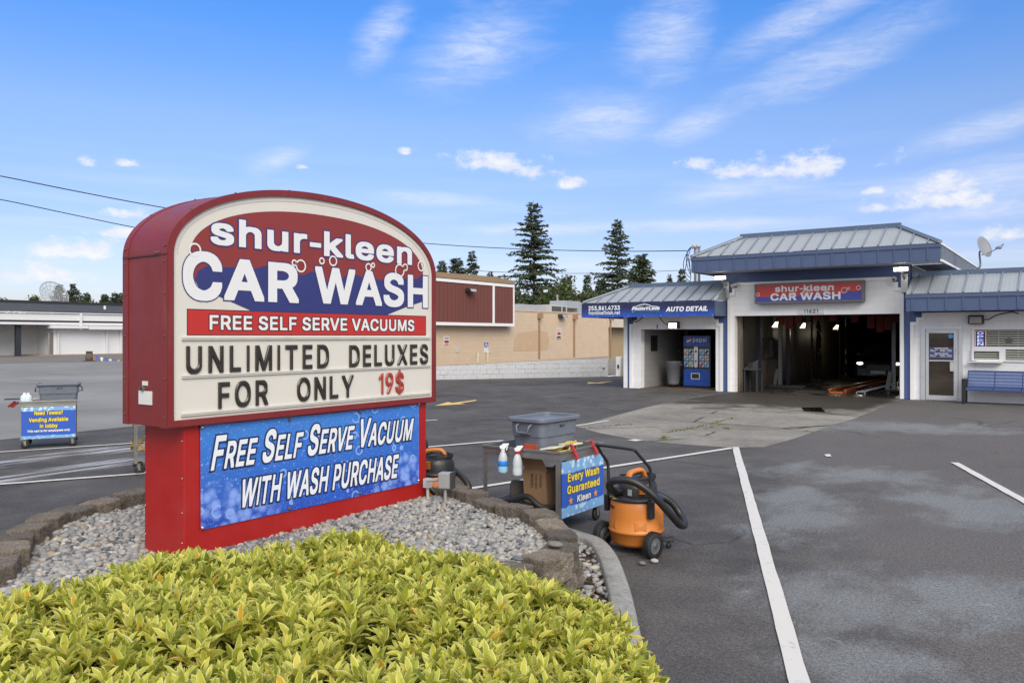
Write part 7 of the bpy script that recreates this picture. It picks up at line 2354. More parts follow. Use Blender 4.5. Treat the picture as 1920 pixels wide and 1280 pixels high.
# ================================================================== BACKGROUND
TAN = block_wall('tan_block', (0.62, 0.475, 0.335), 0.86, dirt=0.12, dirtc=(0.42, 0.30, 0.20))
TANP = paint('tan_paint', (0.60, 0.45, 0.33), 0.6, var=0.06, dirt=0.2, dirtc=(0.35, 0.25, 0.17))
def tan_building():
    X = -24.0
    W = lambda px, py, dx=0.0: fx(px, py, X + dx)
    tb = thing('tan_block_building', 'tan painted block building with a brown board mansard box beyond the white retaining wall', 'building', (X, 33, 0))
    ztop = W(968, 583).z
    y0, y1 = 25.2, W(1141, 600).y
    mb = MB(); mb.box(X - 9, X, y0, y1, -0.3, ztop); mb.build('wall', TAN, tb)
    mb = MB(); mb.box(X - 0.25, X + 0.03, y0, y1 + 0.03, ztop + 0.002, ztop + 0.07); mb.build('coping', TANP, tb)
    t = NT('stain_patch'); n = t.noise(1.2, 6, .7)
    mb = MB()
    P = [W(*q, 0.006) for q in ((962, 658), (965, 635), (972, 624), (990, 622), (1010, 619), (1026, 622), (1030, 640), (1027, 655), (1010, 657), (985, 658))]
    mb.poly(P); mb.build('paint_patch', paint('patch_tan', (0.53, 0.375, 0.235), 0.7, var=0.14, scale=3), tb)
    # mansard box: brown boards between white trims
    a, b, c = W(925, 532, .4), W(963, 540, .4), W(925, 610, .4)
    xa = X + 0.4
    t = NT('brown_boards')
    s = t.node('ShaderNodeSeparateXYZ', {0: t.obj()})
    g = t.math('FRACT', t.math('MULTIPLY', t.math('ADD', s.outputs[1], t.math('MULTIPLY', s.outputs[0], 1.0)), 3.6))
    gr = t.step(t.math('ABSOLUTE', t.math('SUBTRACT', g, 0.5)), 0.44, 0.49)
    n = t.noise(2, 5, .6, t.mapped((6, 6, .6)))
    BRW = t.out(t.mix(gr, t.mix(n, (0.135, 0.042, 0.032), (0.185, 0.058, 0.044)), (0.04, 0.014, 0.012)), .75, normal=t.bump(gr, .5, .01))
    zb, zt = W(925, 610, .4).z, W(925, 535, .4).z
    yc, yr = a.y, W(963, 560, .4).y
    mb = MB(); mb.box(X + .002, xa, y0, yr, zb, zt); mz = mb.build('mansard_boards', BRW, tb)
    mb = MB()
    k = .035
    mb.box(X + .003, xa + k, y0, yr + k, zb - .03, zb + .11)
    mb.box(X + .003, xa + k, y0, yr + k, zt - .02, zt + .12)
    mb.box(xa + .001, xa + k, yc - .07, yc + .07, zb + .111, zt - .021)
    mb.box(xa + .001, xa + k, yr - .06, yr + k, zb + .111, zt - .021)
    mb.build('mansard_trim', TRIM, tb)
    mb = MB()
    mb.prism([(xa + .06, y0, zt + .145), (xa + .06, yr + .05, zt + .145), (xa + .06, yr + .05, zt + .30), (xa + .06, yc, zt + .42), (xa + .06, y0, zt + .36)], (-3, 0, 0)); mb.build('roof_band', paint('roof_band', (.30, .20, .12), .7), tb)
    for px in (1011.5, 1077, 1145):
        q = W(px, 600, .07)
        m2 = MB(); m2.box(X + .002, X + .11, q.y - .03, q.y + .03, -.2, ztop - .35); m2.box(X + .003, X + .26, q.y - .10, q.y + .10, ztop - .345, ztop - .06)
        m2.build('downspout', paint('spout_tan', (.33, .22, .15), .6, dirt=.3), tb)
    # set back end with a roll door
    q0 = W(1146, 690).y
    mb = MB(); mb.box(X - 12, X - 1.2, q0 + .2, q0 + 14, -.3, ztop - .1); mb.build('rear_wing', paint('wing_tan', (.42, .315, .21), .7, var=.08), tb)
    mb = MB(); yy = q0 + .8
    for k in range(22): mb.box(X - 1.198, X - 1.17, yy + k * .22, yy + k * .22 + .19, 0, 2.35)
    mb.build('roll_door', paint('door_tan', (.40, .30, .17), .6, var=.08), tb)
    mb = MB(); mb.box(X - 1.19, X - .55, q0 + .6, q0 + 5.7, 2.36, 2.9); mb.build('door_hood', paint('hood_cream', (.58, .52, .42), .6), tb)
    for px, py, w_, h_, lab in ((881, 544, .26, .17, 'dark flood lamp on the brown mansard box of the tan building'), (1053, 592, .28, .18, 'dark flood lamp high on the tan block wall')):
        q = W(px, py, .5 if px < 900 else .08)
        o = thing('wall_flood_lamp', lab, 'lamp', q)
        mb = MB(); mb.hexa([q + Vector(d) for d in ((.25, -w_, -h_ * .5), (.25, w_, -h_ * .5), (-.05, w_, -h_ * .3), (-.05, -w_, -h_ * .3), (.18, -w_, h_ * .5), (.18, w_, h_ * .5), (-.05, w_, h_ * .5), (-.05, -w_, h_ * .5))]); mb.build('housing', BRONZE, o)
        mb = MB(); mb.poly([q + Vector(d) for d in ((.255, -w_ * .8, -h_ * .4), (.255, w_ * .8, -h_ * .4), (.195, w_ * .8, h_ * .3), (.195, -w_ * .8, h_ * .3))]); mb.build('lens', paint('pack_lens', (.38, .38, .37)), o)
    U, V = Vector((0, 1, 0)), UZ
    def wsign(name, label, x0, y0_, x1, y1_, m):
        a, b = W(x0, y1_, .02), W(x1, y0_, .02)
        o = thing(name, label, 'sign', (X + .02, (a.y + b.y) / 2, a.z))
        mb = MB(); mb.box(X + .003, X + .022, a.y, b.y, a.z, b.z); mb.build('plate', m, o)
        return o, a, b
    SW = paint('sign_white', (.68, .68, .68), .5); SR = paint('sign_red_print', (.42, .02, .03), .5)
    for (x0, y0_, x1, y1_, lab, lines) in ((832, 630, 842.5, 646.5, 'white and red parking notice under the brown mansard box', ('NO PARKING', 'TOW AWAY', 'ZONE')), (1044, 615, 1052, 630, 'white and red parking notice on the wall between two downspouts', ('NOTICE', 'PRIVATE', 'PARKING'))):
        o, a, b = wsign('parking_notice', lab, x0, y0_, x1, y1_, SW)
        mb = MB()
        for k, s_ in enumerate(lines): text_on(mb, s_, (X + .024, a.y + .06, b.z - .14 - k * .13), U, V, w=b.y - a.y - .12, h=.085)
        mb.box(X + .0225, X + .024, a.y + .04, b.y - .04, a.z + .10, a.z + .19); mb.build('lettering', SR, o)
    o, a, b = wsign('number_placard', 'small black and white placard right under the parking notice between downspouts', 1045.5, 630.5, 1051, 636, BLACKM)
    mb = MB(); mb.box(X + .023, X + .025, a.y + .05, b.y - .05, a.z + .02, a.z + .07); mb.build('print', SW, o)
    wsign('wall_panel', 'small pale utility panel low on the tan wall', 855, 649, 861, 660.5, paint('panel_pale', (.52, .50, .46), .5, dirt=.2))
    o, a, b = wsign('accessible_sign', 'blue wheelchair parking sign over a white plate on the tan wall', 908.5, 642, 915.5, 650.5, paint('sign_blue', (.012, .11, .40), .4))
    cy, cz = (a.y + b.y) / 2, (a.z + b.z) / 2
    mb = MB(); ring_on(mb, (X + .024, cy - .02, cz - .06), U, V, .12, .035); disc_on(mb, (X + .024, cy - .03, cz + .17), U, V, .035)
    mb.box(X + .0235, X + .025, cy - .05, cy - .01, cz - .03, cz + .13); mb.box(X + .0235, X + .025, cy - .05, cy + .09, cz - .05, cz - .02); mb.bar((X + .0245, cy + .08, cz - .03), (X + .0245, cy + .13, cz - .17), .03, .002, up=(1, 0, 0)); mb.build('wheelchair_symbol', SW, o)
    mb = MB(); mb.box(X + .003, X + .022, a.y - .02, b.y + .02, a.z - .28, a.z - .03); mb.build('lower_plate', SW, o)
    # pipes standing in front of the wall
    for px0, px1, top, lab in ((894.5, 898.5, 661, 'cream steel bollard leaning slightly behind the retaining wall'), (912, 916, 661, 'rust stained cream bollard with a bent top behind the retaining wall')):
        p = fx((px0 + px1) / 2, top, X + 1.0)
        mb = MB(); mb.cyl((p.x, p.y - (.12 if px0 < 900 else 0), -.1), (p.x, p.y, p.z), .085, n=12)
        if px0 > 900: mb.cyl((p.x, p.y - .1, p.z), (p.x, p.y + .28, p.z + .02), .04, n=8)
        tag(mb.build('bollard', paint('bollard_cream', (.56, .47, .33), .6, dirt=.4, dirtc=(.35, .18, .1))), lab, 'bollard')
    # roof plant
    GV = paint('galvanised', (.42, .45, .48), .4, metal=.4, var=.12, scale=2)
    def on_roof(px, py): return fx(px, py, X - 4)
    zr = ztop
    a, b = on_roof(970, 580), on_roof(1045, 577)
    mb = MB(); mb.box(X - 4.3, X - 3.8, a.y, b.y, zr - .1, b.z + .1); tag(mb.build('roof_duct', GV), 'long low galvanised duct on the roof of the tan building', 'duct')
    a, b = on_roof(1018, 585), on_roof(1051, 573)
    o = thing('roof_unit', 'pale rooftop air conditioner with a dark grille on the tan building', 'air conditioner', (X - 4, (a.y + b.y) / 2, zr))
    mb = MB(); mb.box(X - 5, X - 3.5, a.y, b.y, zr - .2, b.z); mb.build('casing', paint('unit_pale', (.42, .43, .42), .5, dirt=.2), o)
    mb = MB(); mb.box(X - 3.499, X - 3.47, a.y + .25, (a.y + b.y) / 2 + .3, zr - .1, b.z - .1); mb.build('grille', paint('grille_dark', (.06, .06, .06), .6), o)
    mb = MB(); mb.box(X - 3.499, X - 3.47, (a.y + b.y) / 2 + .5, b.y - .2, zr - .1, b.z - .1); mb.build('grille', paint('grille_dark', (.06, .06, .06), .6), o)
    a, b, c = on_roof(1050, 577), on_roof(1073, 565), on_roof(1093, 565)
    mb = MB(); mb.box(X - 4.8, X - 3.6, a.y, b.y, a.z, b.z)
    P = [(X - 3.58, b.y, a.z)] + [(X - 3.58, b.y + 1.5 * math.sin(R(t_)), zr - .1 + (b.z - zr + .1) * math.cos(R(t_))) for t_ in range(0, 91, 9)] + [(X - 3.58, b.y, zr - .1)]
    mb.prism(P[1:], (-1.2, 0, 0), smooth_side=True)
    tag(mb.build('exhaust_duct', GV), 'galvanised exhaust duct with a rounded elbow on the roof of the tan building', 'duct')
tan_building()

def retaining_wall():
    a0, a1 = gz(818, 712), gz(1140, 706)
    d = (a1 - a0).normalized()
    a0 = a0 - d * 5
    n = Vector((-d.y, d.x, 0)) * 0.2
    o = thing('retaining_wall', 'low white painted block wall with chipped paint and a tan timber cap', 'wall', a0)
    mb = MB(); L = (a1 - a0).length
    h0, h1 = .40, .86
    mb.hexa([a0 - Vector((0, 0, .3)), a1 - Vector((0, 0, .3)), a1 + n - Vector((0, 0, .3)), a0 + n - Vector((0, 0, .3)), a0 + Vector((0, 0, h0)), a1 + Vector((0, 0, h1)), a1 + n + Vector((0, 0, h1)), a0 + n + Vector((0, 0, h0))])
    mb.build('wall', block_wall('chipped_block', (.50, .51, .53), .8, dirt=.35, dirtc=(.30, .29, .28), chip=.85, mort=.009), o)
    mb = MB(); e = n * .3
    mb.hexa([a0 - e * .2 + Vector((0, 0, h0 + .003)), a1 - e * .2 + Vector((0, 0, h1 + .003)), a1 + n + Vector((0, 0, h1 + .003)), a0 + n + Vector((0, 0, h0 + .003)), a0 - e * .2 + Vector((0, 0, h0 + .05)), a1 - e * .2 + Vector((0, 0, h1 + .05)), a1 + n + Vector((0, 0, h1 + .05)), a0 + n + Vector((0, 0, h0 + .05))])
    mb.build('cap', paint('cap_timber', (.46, .34, .22), .7, var=.25, scale=3), o)
    p = gz(1132, 706)
    mb = MB(); mb.cyl((p.x, p.y - .05, 0), (p.x, p.y - .05, .38), .03, n=8); mb.box(p.x - .07, p.x + .07, p.y - .12, p.y + .02, .36, .42); mb.build('standpipe', paint('pipe_grey', (.22, .22, .22), .5), o)
    # white end post and stub wall by the bay
    b0 = gz(1160.5, 705)
    o = thing('end_post', 'white square post with a black latch beside the detail bay', 'post', b0)
    mb = MB(); mb.box(b0.x - .10, b0.x + .10, b0.y - .1, b0.y + .1, 0, .88); mb.build('post', TRIM, o)
    mb = MB(); mb.box(b0.x - .02, b0.x + .06, b0.y - .125, b0.y - .101, .35, .52); mb.build('latch', BLACKM, o)
    a = gz(1141, 702)
    mb = MB(); mb.box(a.x - .5, b0.x - .11, b0.y + 1.2, b0.y + 1.35, -.2, .72); mb.box(b0.x + .11, b0.x + 4.2, b0.y + .02, b0.y + .18, -.2, .86)
    tag(mb.build('stub_wall', block_wall('grey_block', (.36, .345, .33), .8)), 'plain grey block wall between the white wall end and the detail bay', 'wall')
    sheet('white_kerb', [gz(1138, 706.8), gz(1166, 704.4), gz(1166, 702.8), gz(1138, 704.8)], .02, TRIM)
retaining_wall()

def store():
    X = -78.0
    y0, y1 = 18.0, 58.0
    S_ = lambda px, py, dx=0.0: fx(px, py, X + dx)
    st = thing('store_building', 'long low white store with a dark shingle roof and black striped fascia across the lot', 'building', (X, 38, 0))
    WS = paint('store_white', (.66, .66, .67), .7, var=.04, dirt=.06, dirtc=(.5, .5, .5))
    CH = paint('charcoal_trim', (.022, .024, .03), .6)
    yj = S_(100, 640).y
    mb = MB(); mb.box(X - 20, X, yj, y1, 0, 2.95); mb.build('wall', WS, st)
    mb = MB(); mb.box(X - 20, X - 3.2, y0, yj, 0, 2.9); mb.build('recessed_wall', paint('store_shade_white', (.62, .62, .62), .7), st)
    zf = (2.80, 3.06, 3.24, 3.84)
    mb = MB(); mb.box(X - 3, X + .62, y0, y1, zf[0] + .04, zf[1]); mb.box(X - 3, X + .62, y0, y1, zf[2], zf[3]); mb.build('fascia', WS, st)
    mb = MB(); mb.box(X - 3, X + .58, y0, y1, zf[1] + .001, zf[2] - .001); mb.box(X - 3, X + .60, y0, y1, zf[0], zf[0] + .039); mb.build('fascia_stripe', CH, st)
    mb = MB(); mb.box(X + .3, X + .75, y0, y1, zf[3] + .05, zf[3] + .14); mb.build('gutter', WS, st)
    t = NT('shingles')
    s = t.node('ShaderNodeSeparateXYZ', {0: t.obj()})
    v = t.node('ShaderNodeCombineXYZ', {0: s.outputs[1], 1: s.outputs[0], 2: 0.0}).outputs[0]
    br = t.node('ShaderNodeTexBrick', {'Vector': v, 'Scale': 1.0, 'Brick Width': .5, 'Row Height': .4, 'Mortar Size': .02, 'Color1': (.035, .037, .042), 'Color2': (.055, .056, .062), 'Mortar': (.018, .018, .02)})
    mb = MB(); mb.hexa([(X + .72, y0, zf[3] + .16), (X + .72, y1, zf[3] + .16), (X - 6, y1, 4.75), (X - 6, y0, 4.75), (X + .72, y0, zf[3] + .2), (X + .72, y1, zf[3] + .2), (X - 6, y1, 5.0), (X - 6, y0, 5.0)])
    mb.build('shingle_roof', t.out(br.outputs['Color'], .9), st)
    mb = MB(); mb.box(X - 7, X - 6.0, y0, y1, 4.6, 5.28); mb.build('parapet', CH, st)
    q = S_(33, 660)
    mb = MB(); mb.box(X - .1, X + .2, q.y - .22, q.y + .22, 0, 2.8); mb.build('column', CH, st)
    d = S_(94.5, 640, -1.2)
    mb = MB(); mb.box(X + .01, X + .06, S_(90, 640).y, S_(99, 640).y, .12, 2.12); dr = mb.build('door', paint('store_door', (.16, .14, .12), .5), st)
    mb = MB(); mb.box(X + .061, X + .09, S_(90, 640).y, S_(91.7, 640).y, .12, 2.12); mb.build('side_strip', paint('strip_grey', (.34, .34, .34), .5), dr)
    for px, zt in ((109.5, 2.3), (146.5, 3.8), (201, 2.3), (227, 2.3)):
        q = S_(px, 640, .2); mb = MB(); mb.box(X + .05, X + .2, q.y - .07, q.y + .07, .0 if px != 146.5 else 2.3, zt)
        if px == 146.5: mb.box(X + .63, X + .78, q.y - .1, q.y + .1, 2.4, 3.9)
        mb.build('downspout', WS, st)
    mb = MB(); mb.box(X + .01, X + .9, S_(158, 640).y, S_(228, 640).y, 2.44, 2.79); mb.box(X + .01, X + .9, S_(87, 640).y, S_(157, 640).y, 2.52, 2.795); mb.build('soffit_box', WS, st)
    mb = MB(); mb.box(X - 3.1, X + .35, S_(70, 660).y, y1, 0, .10); mb.build('plinth', paint('plinth_tan', (.30, .25, .20), .8), st)
    q = S_(196.5, 580, -2.5); mb = MB(); mb.cyl((X - 2.5, q.y, 4.3), (X - 2.5, q.y, 4.85), .12, n=10); mb.build('vent_pipe', WS, st)
    # mesh dish behind the ridge
    c = cam_pt(97, 556, 88)
    o = thing('mesh_dish', 'large see-through mesh satellite dish behind the store roof ridge', 'satellite dish', c)
    G = paint('dish_mesh', (.32, .33, .34), .5, metal=.3)
    M = Matrix.Translation(c) @ Matrix.Rotation(R(YAW + 62), 4, 'Z') @ Matrix.Rotation(R(62), 4, 'X')
    f = lambda r: r * r * .22
    mb = MB()
    for r, w_ in ((1.55, .05), (1.15, .02), (.78, .02), (.4, .02)): mb.tube([(r * math.cos(k * .2618), r * math.sin(k * .2618), f(r)) for k in range(25)], w_, 5, False)
    for k in range(16):
        a = k * math.pi / 8
        mb.tube([(r * math.cos(a), r * math.sin(a), f(r)) for r in (.05, .4, .78, 1.15, 1.55)], .018, 4, False)
    mb.xform(M); mb.build('ribs', G, o)
    t = NT('wire_mesh'); GM = t.out((.40, .41, .42), .6, **{'Alpha': .28})
    mb = MB(); mb.lathe([(r, f(r)) for r in (.02, .4, .78, 1.15, 1.53)], n=24); mb.xform(M); mb.build('mesh_panel', GM, o)
    mb = MB(); mb.cyl(c + Vector((0, 0, -3.6)), c, .09, n=8); mb.build('post', G, o)
    mb = MB()
    for k in range(3):
        a = k * 2.094 + .5; mb.tube([M @ Vector((1.4 * math.cos(a), 1.4 * math.sin(a), f(1.4))), M @ Vector((0, 0, 1.25))], .018, 4)
    mb.build('feed_struts', G, o)
    # stump planter and pennants
    b = gz(167.5, 677)
    o = thing('wood_barrel', 'weathered wooden barrel post on the far lot at the end of the pennant string', 'barrel', b)
    f_ = (b - Vector((0, 0, 0))).length
    mb = MB(); mb.lathe([(.001, .0), (.24, 0), (.27, .25), (.24, .55), (.001, .55)], (b.x, b.y, 0), 14); mb.build('body', paint('barrel_wood', (.10, .085, .065), .9, var=.4, scale=8), o)
    mb = MB(); mb.box(b.x - .16, b.x + .16, b.y - .16, b.y + .16, .552, .72); mb.box(b.x - .45, b.x + .3, b.y - .3, b.y + .3, .008, .05); mb.build('cap', paint('barrel_cap', (.06, .055, .05), .9), o)
    dep = b.x * -_s + b.y * _c
    ps = thing('pennant_string', 'string of small coloured pennants hanging low across the far lot', 'pennants', (b.x, b.y, 0))
    A, B2 = cam_pt(172, 665, dep), cam_pt(300, 668, dep * 1.02)
    pts = [A.lerp(B2, k / 20) - Vector((0, 0, .35 * math.sin(math.pi * k / 20))) for k in range(21)]
    mb = MB(); mb.tube(pts, .012, 5); mb.build('rope', BLACKM, ps)
    cols = [(.6, .12, .03), (.08, .10, .5), (.65, .65, .65), (.05, .10, .5), (.6, .6, .66), (.06, .14, .55), (.62, .5, .06), (.6, .10, .03), (.62, .16, .04), (.03, .22, .12), (.5, .15, .5), (.08, .14, .55), (.6, .1, .05), (.6, .5, .06)]
    for k, c_ in enumerate(cols):
        u = .02 + k * .062
        p = A.lerp(B2, u) - Vector((0, 0, .35 * math.sin(math.pi * u))); e = (B2 - A).normalized() * .10
        mb = MB(); mb.prism([p - e, p + e, p + e * .2 * (k % 3 - 1) - Vector((0, 0, .52))], (.004, -.006, 0)); mb.build('flag', paint('flag_%d' % k, c_, .6), ps)
store()

# ---- trees
def leaf_material(name, c, var=.35, rough=.7):
    t = NT(name)
    a = t.node('ShaderNodeAttribute', attribute_name='tone').outputs['Fac']
    n = t.noise(.35, 3)
    col = t.mix(a, scale3(c, 1 - var), scale3(c, 1 + var))
    col = t.mix(t.step(n, .4, .7, 0, .35), col, (c[0] * 1.25, c[1] * 1.05, c[2] * .8))
    return t.out(col, rough, spec=.2)
FIRM = leaf_material('fir_needles', (.058, .080, .042))
FIRL = leaf_material('fir_needles_far', (.055, .075, .046))
BROAD = leaf_material('broad_leaves', (.070, .095, .030))
BARK = paint('bark', (.075, .055, .04), .95, var=.3, scale=4)

def fir(base, H, rad, label, seed, lean=0.0, m=None, dens=1.0, bare=0.08, name='fir_tree', ragged=.35, steep=.8):
    r = np.random.default_rng(seed)
    o = thing(name, label, 'tree', base, 0, 'conifers behind the buildings')
    mb = MB()
    mb.tube([(lean * t * H * .02 * math.sin(t * 3), 0, t * H) for t in np.linspace(0, 1, 9)], [max(.02, H * .012 * (1 - t)) for t in np.linspace(0, 1, 9)], 7)
    V, T, F = [], [], []
    z = H * bare
    step = H / 28
    while z < H * .985:
        t = z / H
        L0 = rad * ((1 - t) ** steep) * (1 - .45 * max(0, .18 - t) / .18) + .12
        nb = int(r.integers(5, 8))
        a0 = r.uniform(0, 6.28)
        for k in range(nb):
            a = a0 + k * 6.283 / nb + r.uniform(-.35, .35)
            L = L0 * (1 + ragged * r.uniform(-1.0, .55))
            droop = r.uniform(.15, .45) * (1.1 - t * .9)
            up = .35 * t + .05
            d = np.array([math.cos(a), math.sin(a), 0]); s = np.array([-math.sin(a), math.cos(a), 0])
            zz = z + r.normal(0, step * .35); pr = lambda q: np.array([0, 0, zz]) + d * L * q + np.array([0, 0, L * (up * q - droop * q * q * 1.5)])
            if L > .8: mb.tube([pr(0), pr(.5), pr(.95)], [.035 * L / 3 + .012, .025, .008], 4, False)
            n = max(5, int(L * 26 * dens))
            for j in range(n):
                q = (j + r.uniform(.2, 1)) / n
                p = pr(q) + s * r.normal(0, .13 * L * (1 - q * .6)) * (.3 + q) + np.array([0, 0, r.normal(0, .05)])
                ln, wd = .22 + .30 * r.random(), .045 + .06 * r.random()
                dirv = d * r.uniform(.5, 1) + s * r.normal(0, .6) + np.array([0, 0, r.uniform(-.75, .1)])
                dirv /= np.linalg.norm(dirv); w = np.cross(dirv, r.normal(size=3)); w /= np.linalg.norm(w) + 1e-6
                b = len(V)
                V += [p, p + dirv * ln * .5 + w * wd, p + dirv * ln, p + dirv * ln * .45 - w * wd]
                F.append((b, b + 1, b + 2, b + 3)); T += [r.random()] * 4
        z += step * (1 - .45 * t) * r.uniform(.8, 1.2)
    mb.build('trunk', BARK, o, False)
    I = mat_of(o)
    np_mesh('crown', np.array(V) + np.array(base), F, m or FIRM, o, False, attr=T)
    return o

def tree_at(px, top, f):
    g = cam_pt(px, 640, f); t = cam_pt(px, top, f)
    return Vector((g.x, g.y, 0)), t.z
def firs():
    for px, top, f, rad, lab, seed, kw in (
        (999, 376, 95, 5.5, 'tall dark fir with a thin ragged tip rising beyond the tan building', 11, dict(dens=1.15, lean=1, bare=.08, ragged=.65)),
        (1158, 410, 88, 3.8, 'slender fir with an open feathery tip behind the low bay roof', 12, dict(dens=.95, ragged=.6, bare=.05)),
        (1203, 478, 90, 3.0, 'shorter dense fir close beside the slender fir behind the bay roof', 13, dict(dens=1.2, steep=.6, ragged=.25)),
        (829, 487, 100, 1.6, 'narrow conifer half hidden by the edge of the red sign', 14, dict(m=FIRL, steep=.6)),
        (856, 481, 102, 2.4, 'bushy conifer in the middle of three beyond the brown mansard box', 15, dict(m=FIRL, steep=.55, dens=1.2)),
        (885, 470, 98, 1.7, 'tall narrow conifer furthest from the sign of three beyond the brown mansard box', 16, dict(m=FIRL, steep=.7)),
        (919, 508, 104, 1.1, 'small bent conifer tip showing between the narrow conifer and the tall fir', 17, dict(m=FIRL, lean=3, steep=.9)),
        (1101, 512, 110, 1.2, 'thin grey conifer spire among the broad green trees', 18, dict(m=FIRL, ragged=.5)),
        (1127, 520, 100, 1.9, 'small dark conifer at the foot of the slender fir', 19, dict(m=FIRL)),
        (1278, 504, 110, 1.5, 'small conifer seen between the bay roof and the service masts', 20, dict(m=FIRL)),
        (1255, 515, 112, .5, 'wispy bare topped conifer just left of the small one by the masts', 26, dict(m=FIRL, dens=.5, ragged=.7)),
        (111, 532, 130, 3.0, 'dark conifer beside the mesh dish above the store roof', 21, dict(m=FIRL)),
        (137, 532, 132, 3.2, 'dark conifer with spreading limbs second along the store roof', 22, dict(m=FIRL, ragged=.6)),
        (163, 548, 128, 1.9, 'small leaning conifer in the gap along the store roof', 23, dict(m=FIRL, lean=4)),
        (196, 551, 130, 2.0, 'small conifer behind the vent pipe on the store roof', 24, dict(m=FIRL)),
        (215, 547, 131, 2.4, 'conifer beside the edge of the red sign above the store roof', 25, dict(m=FIRL)),
        (228, 548, 132, 2.4, 'conifer cut by the edge of the red sign above the store roof', 27, dict(m=FIRL))):
        b, h = tree_at(px, top, f)
        fir(b, h, rad, lab, seed, **kw)
firs()

def broad(base, H, rad, label, seed, cnt=2600, leaf=.30):
    r = np.random.default_rng(seed)
    o = thing('broadleaf_tree', label, 'tree', base, 0, 'broad green trees behind the buildings')
    mb = MB()
    mb.tube([(0, 0, 0), (.1, 0, H * .3), (.05, .1, H * .6), (0, 0, H * .9)], [H * .02, H * .016, H * .01, .03], 7)
    cl = []
    for k in range(16):
        a, t = r.uniform(0, 6.28), r.uniform(.3, .95)
        rr = rad * (1 - abs(t - .5) * 1.1) * r.uniform(.3, .85)
        c = np.array([rr * math.cos(a), rr * math.sin(a), H * t]); cl.append((c, rad * r.uniform(.22, .42)))
        mb.tube([(0, 0, H * t * .75), tuple(c)], [.05, .02], 5, False)
    mb.build('trunk', BARK, o, False)
    idx = r.integers(0, 16, cnt)
    C = np.array([c for c, _ in cl])[idx]; S_ = np.array([s for _, s in cl])[idx]
    p = C + r.normal(size=(cnt, 3)) * S_[:, None] * np.array([.55, .55, .5])
    p[:, 2] = np.clip(p[:, 2], H * .12, H)
    d = r.normal(size=(cnt, 3)); d /= np.linalg.norm(d, axis=1)[:, None]
    w = np.cross(d, r.normal(size=(cnt, 3))); w /= np.linalg.norm(w, axis=1)[:, None]
    l = leaf * r.uniform(.6, 1.2, cnt)[:, None]
    V = np.stack([p, p + d * l * .5 + w * l * .35, p + d * l, p + d * l * .5 - w * l * .35], 1).reshape(-1, 3)
    np_mesh('crown', V + np.array(base), np.arange(cnt * 4).reshape(-1, 4), BROAD, o, False, attr=np.repeat(r.random(cnt), 4))
for px, top, f, rad, lab, seed in ((1078, 518, 84, 2.6, 'light green poplar shaped tree behind the rooftop duct', 31), (1052, 540, 86, 2.2, 'olive green tree between the tall fir and the poplar shaped tree', 32),
                                   (1030, 545, 90, 2.4, 'dark green bushy tree at the foot of the tall fir', 33), (1112, 545, 82, 2.0, 'green tree low behind the corner of the bay roof', 34),
                                   (935, 522, 108, 2.6, 'pale green tree top showing just above the brown mansard box', 35), (70, 553, 120, 2.2, 'light green leafy tree beside the mesh dish', 36),
                                   (182, 555, 122, 3.4, 'round green tree between the small conifers above the store roof', 37), (8, 560, 125, 2.4, 'low green tree top at the open end of the store roof', 38)):
    b, h = tree_at(px, top, f)
    broad(b, h, rad, lab, seed)
# a dark mass of woodland behind, low between the crowns
def woods():
    r = np.random.default_rng(77)
    P = []
    for px0, px1, top, f in ((960, 1180, 552, 118), (800, 960, 545, 125), (60, 330, 566, 150)):
        n = 5200
        px = r.uniform(px0, px1, n); h = r.random(n) ** .7
        lum = 10 * np.sin(px * .13 + px0) + 6 * np.sin(px * .31)
        for a, hh, lu, dd in zip(px, h, lum, r.normal(0, 2.5, n)):
            P.append(cam_pt(a, 640 - (640 - top - lu * .6) * hh, f + dd))
    P = np.array(P); n = len(P)
    d = r.normal(size=(n, 3)); d /= np.linalg.norm(d, axis=1)[:, None]
    w = np.cross(d, r.normal(size=(n, 3))); w /= np.linalg.norm(w, axis=1)[:, None]
    l = .8 * r.uniform(.6, 1.2, n)[:, None]
    V = np.stack([P, P + d * l * .5 + w * l * .3, P + d * l, P + d * l * .5 - w * l * .3], 1).reshape(-1, 3)
    o = np_mesh('far_woods', V, np.arange(n * 4).reshape(-1, 4), leaf_material('woods_leaves', (.045, .058, .028)), None, False, attr=np.repeat(r.random(n), 4))
    tag(o, 'far mass of dark green woodland behind the buildings', 'woods', kind='stuff')
woods()

# ---- overhead wires
def wire(pts, r, label):
    mb = MB(); mb.tube(spline(pts, 6), r, 5)
    tag(mb.build('power_line', BLACKM), label, 'power line', 'overhead wires')
M0 = fy(1288, 470, 25.9)
e = cam_pt(-120, 309, 22)
mid = lambda a, b, t, s: a.lerp(b, t) - Vector((0, 0, s))
wire([M0, fy(1160, 471, 25.9 + 2), cam_pt(980, 467, 31.5), cam_pt(795, 456, 31), cam_pt(560, 432, 29), cam_pt(310, 390, 26), cam_pt(150, 360, 24), cam_pt(0, 330, 22.5), e], .016, 'thick black service wire sagging from the service masts to behind the red sign')
wire([cam_pt(-120, 356, 26), cam_pt(0, 374, 27), cam_pt(120, 399, 28.5), cam_pt(255, 427, 30), cam_pt(420, 458, 33)], .017, 'second black wire running lower behind the arch of the red sign')
wire([cam_pt(790, 500, 60), cam_pt(960, 511, 62), cam_pt(1130, 512, 64), cam_pt(1296, 506, 66)], .02, 'thin pale wire crossing low in front of the firs')
wire([cam_pt(960, 546, 60), cam_pt(1040, 549, 61), cam_pt(1110, 553, 62), cam_pt(1150, 553, 63)], .02, 'thin wire strung low across the broad green trees')
q = cam_pt(1045, 552, 66)
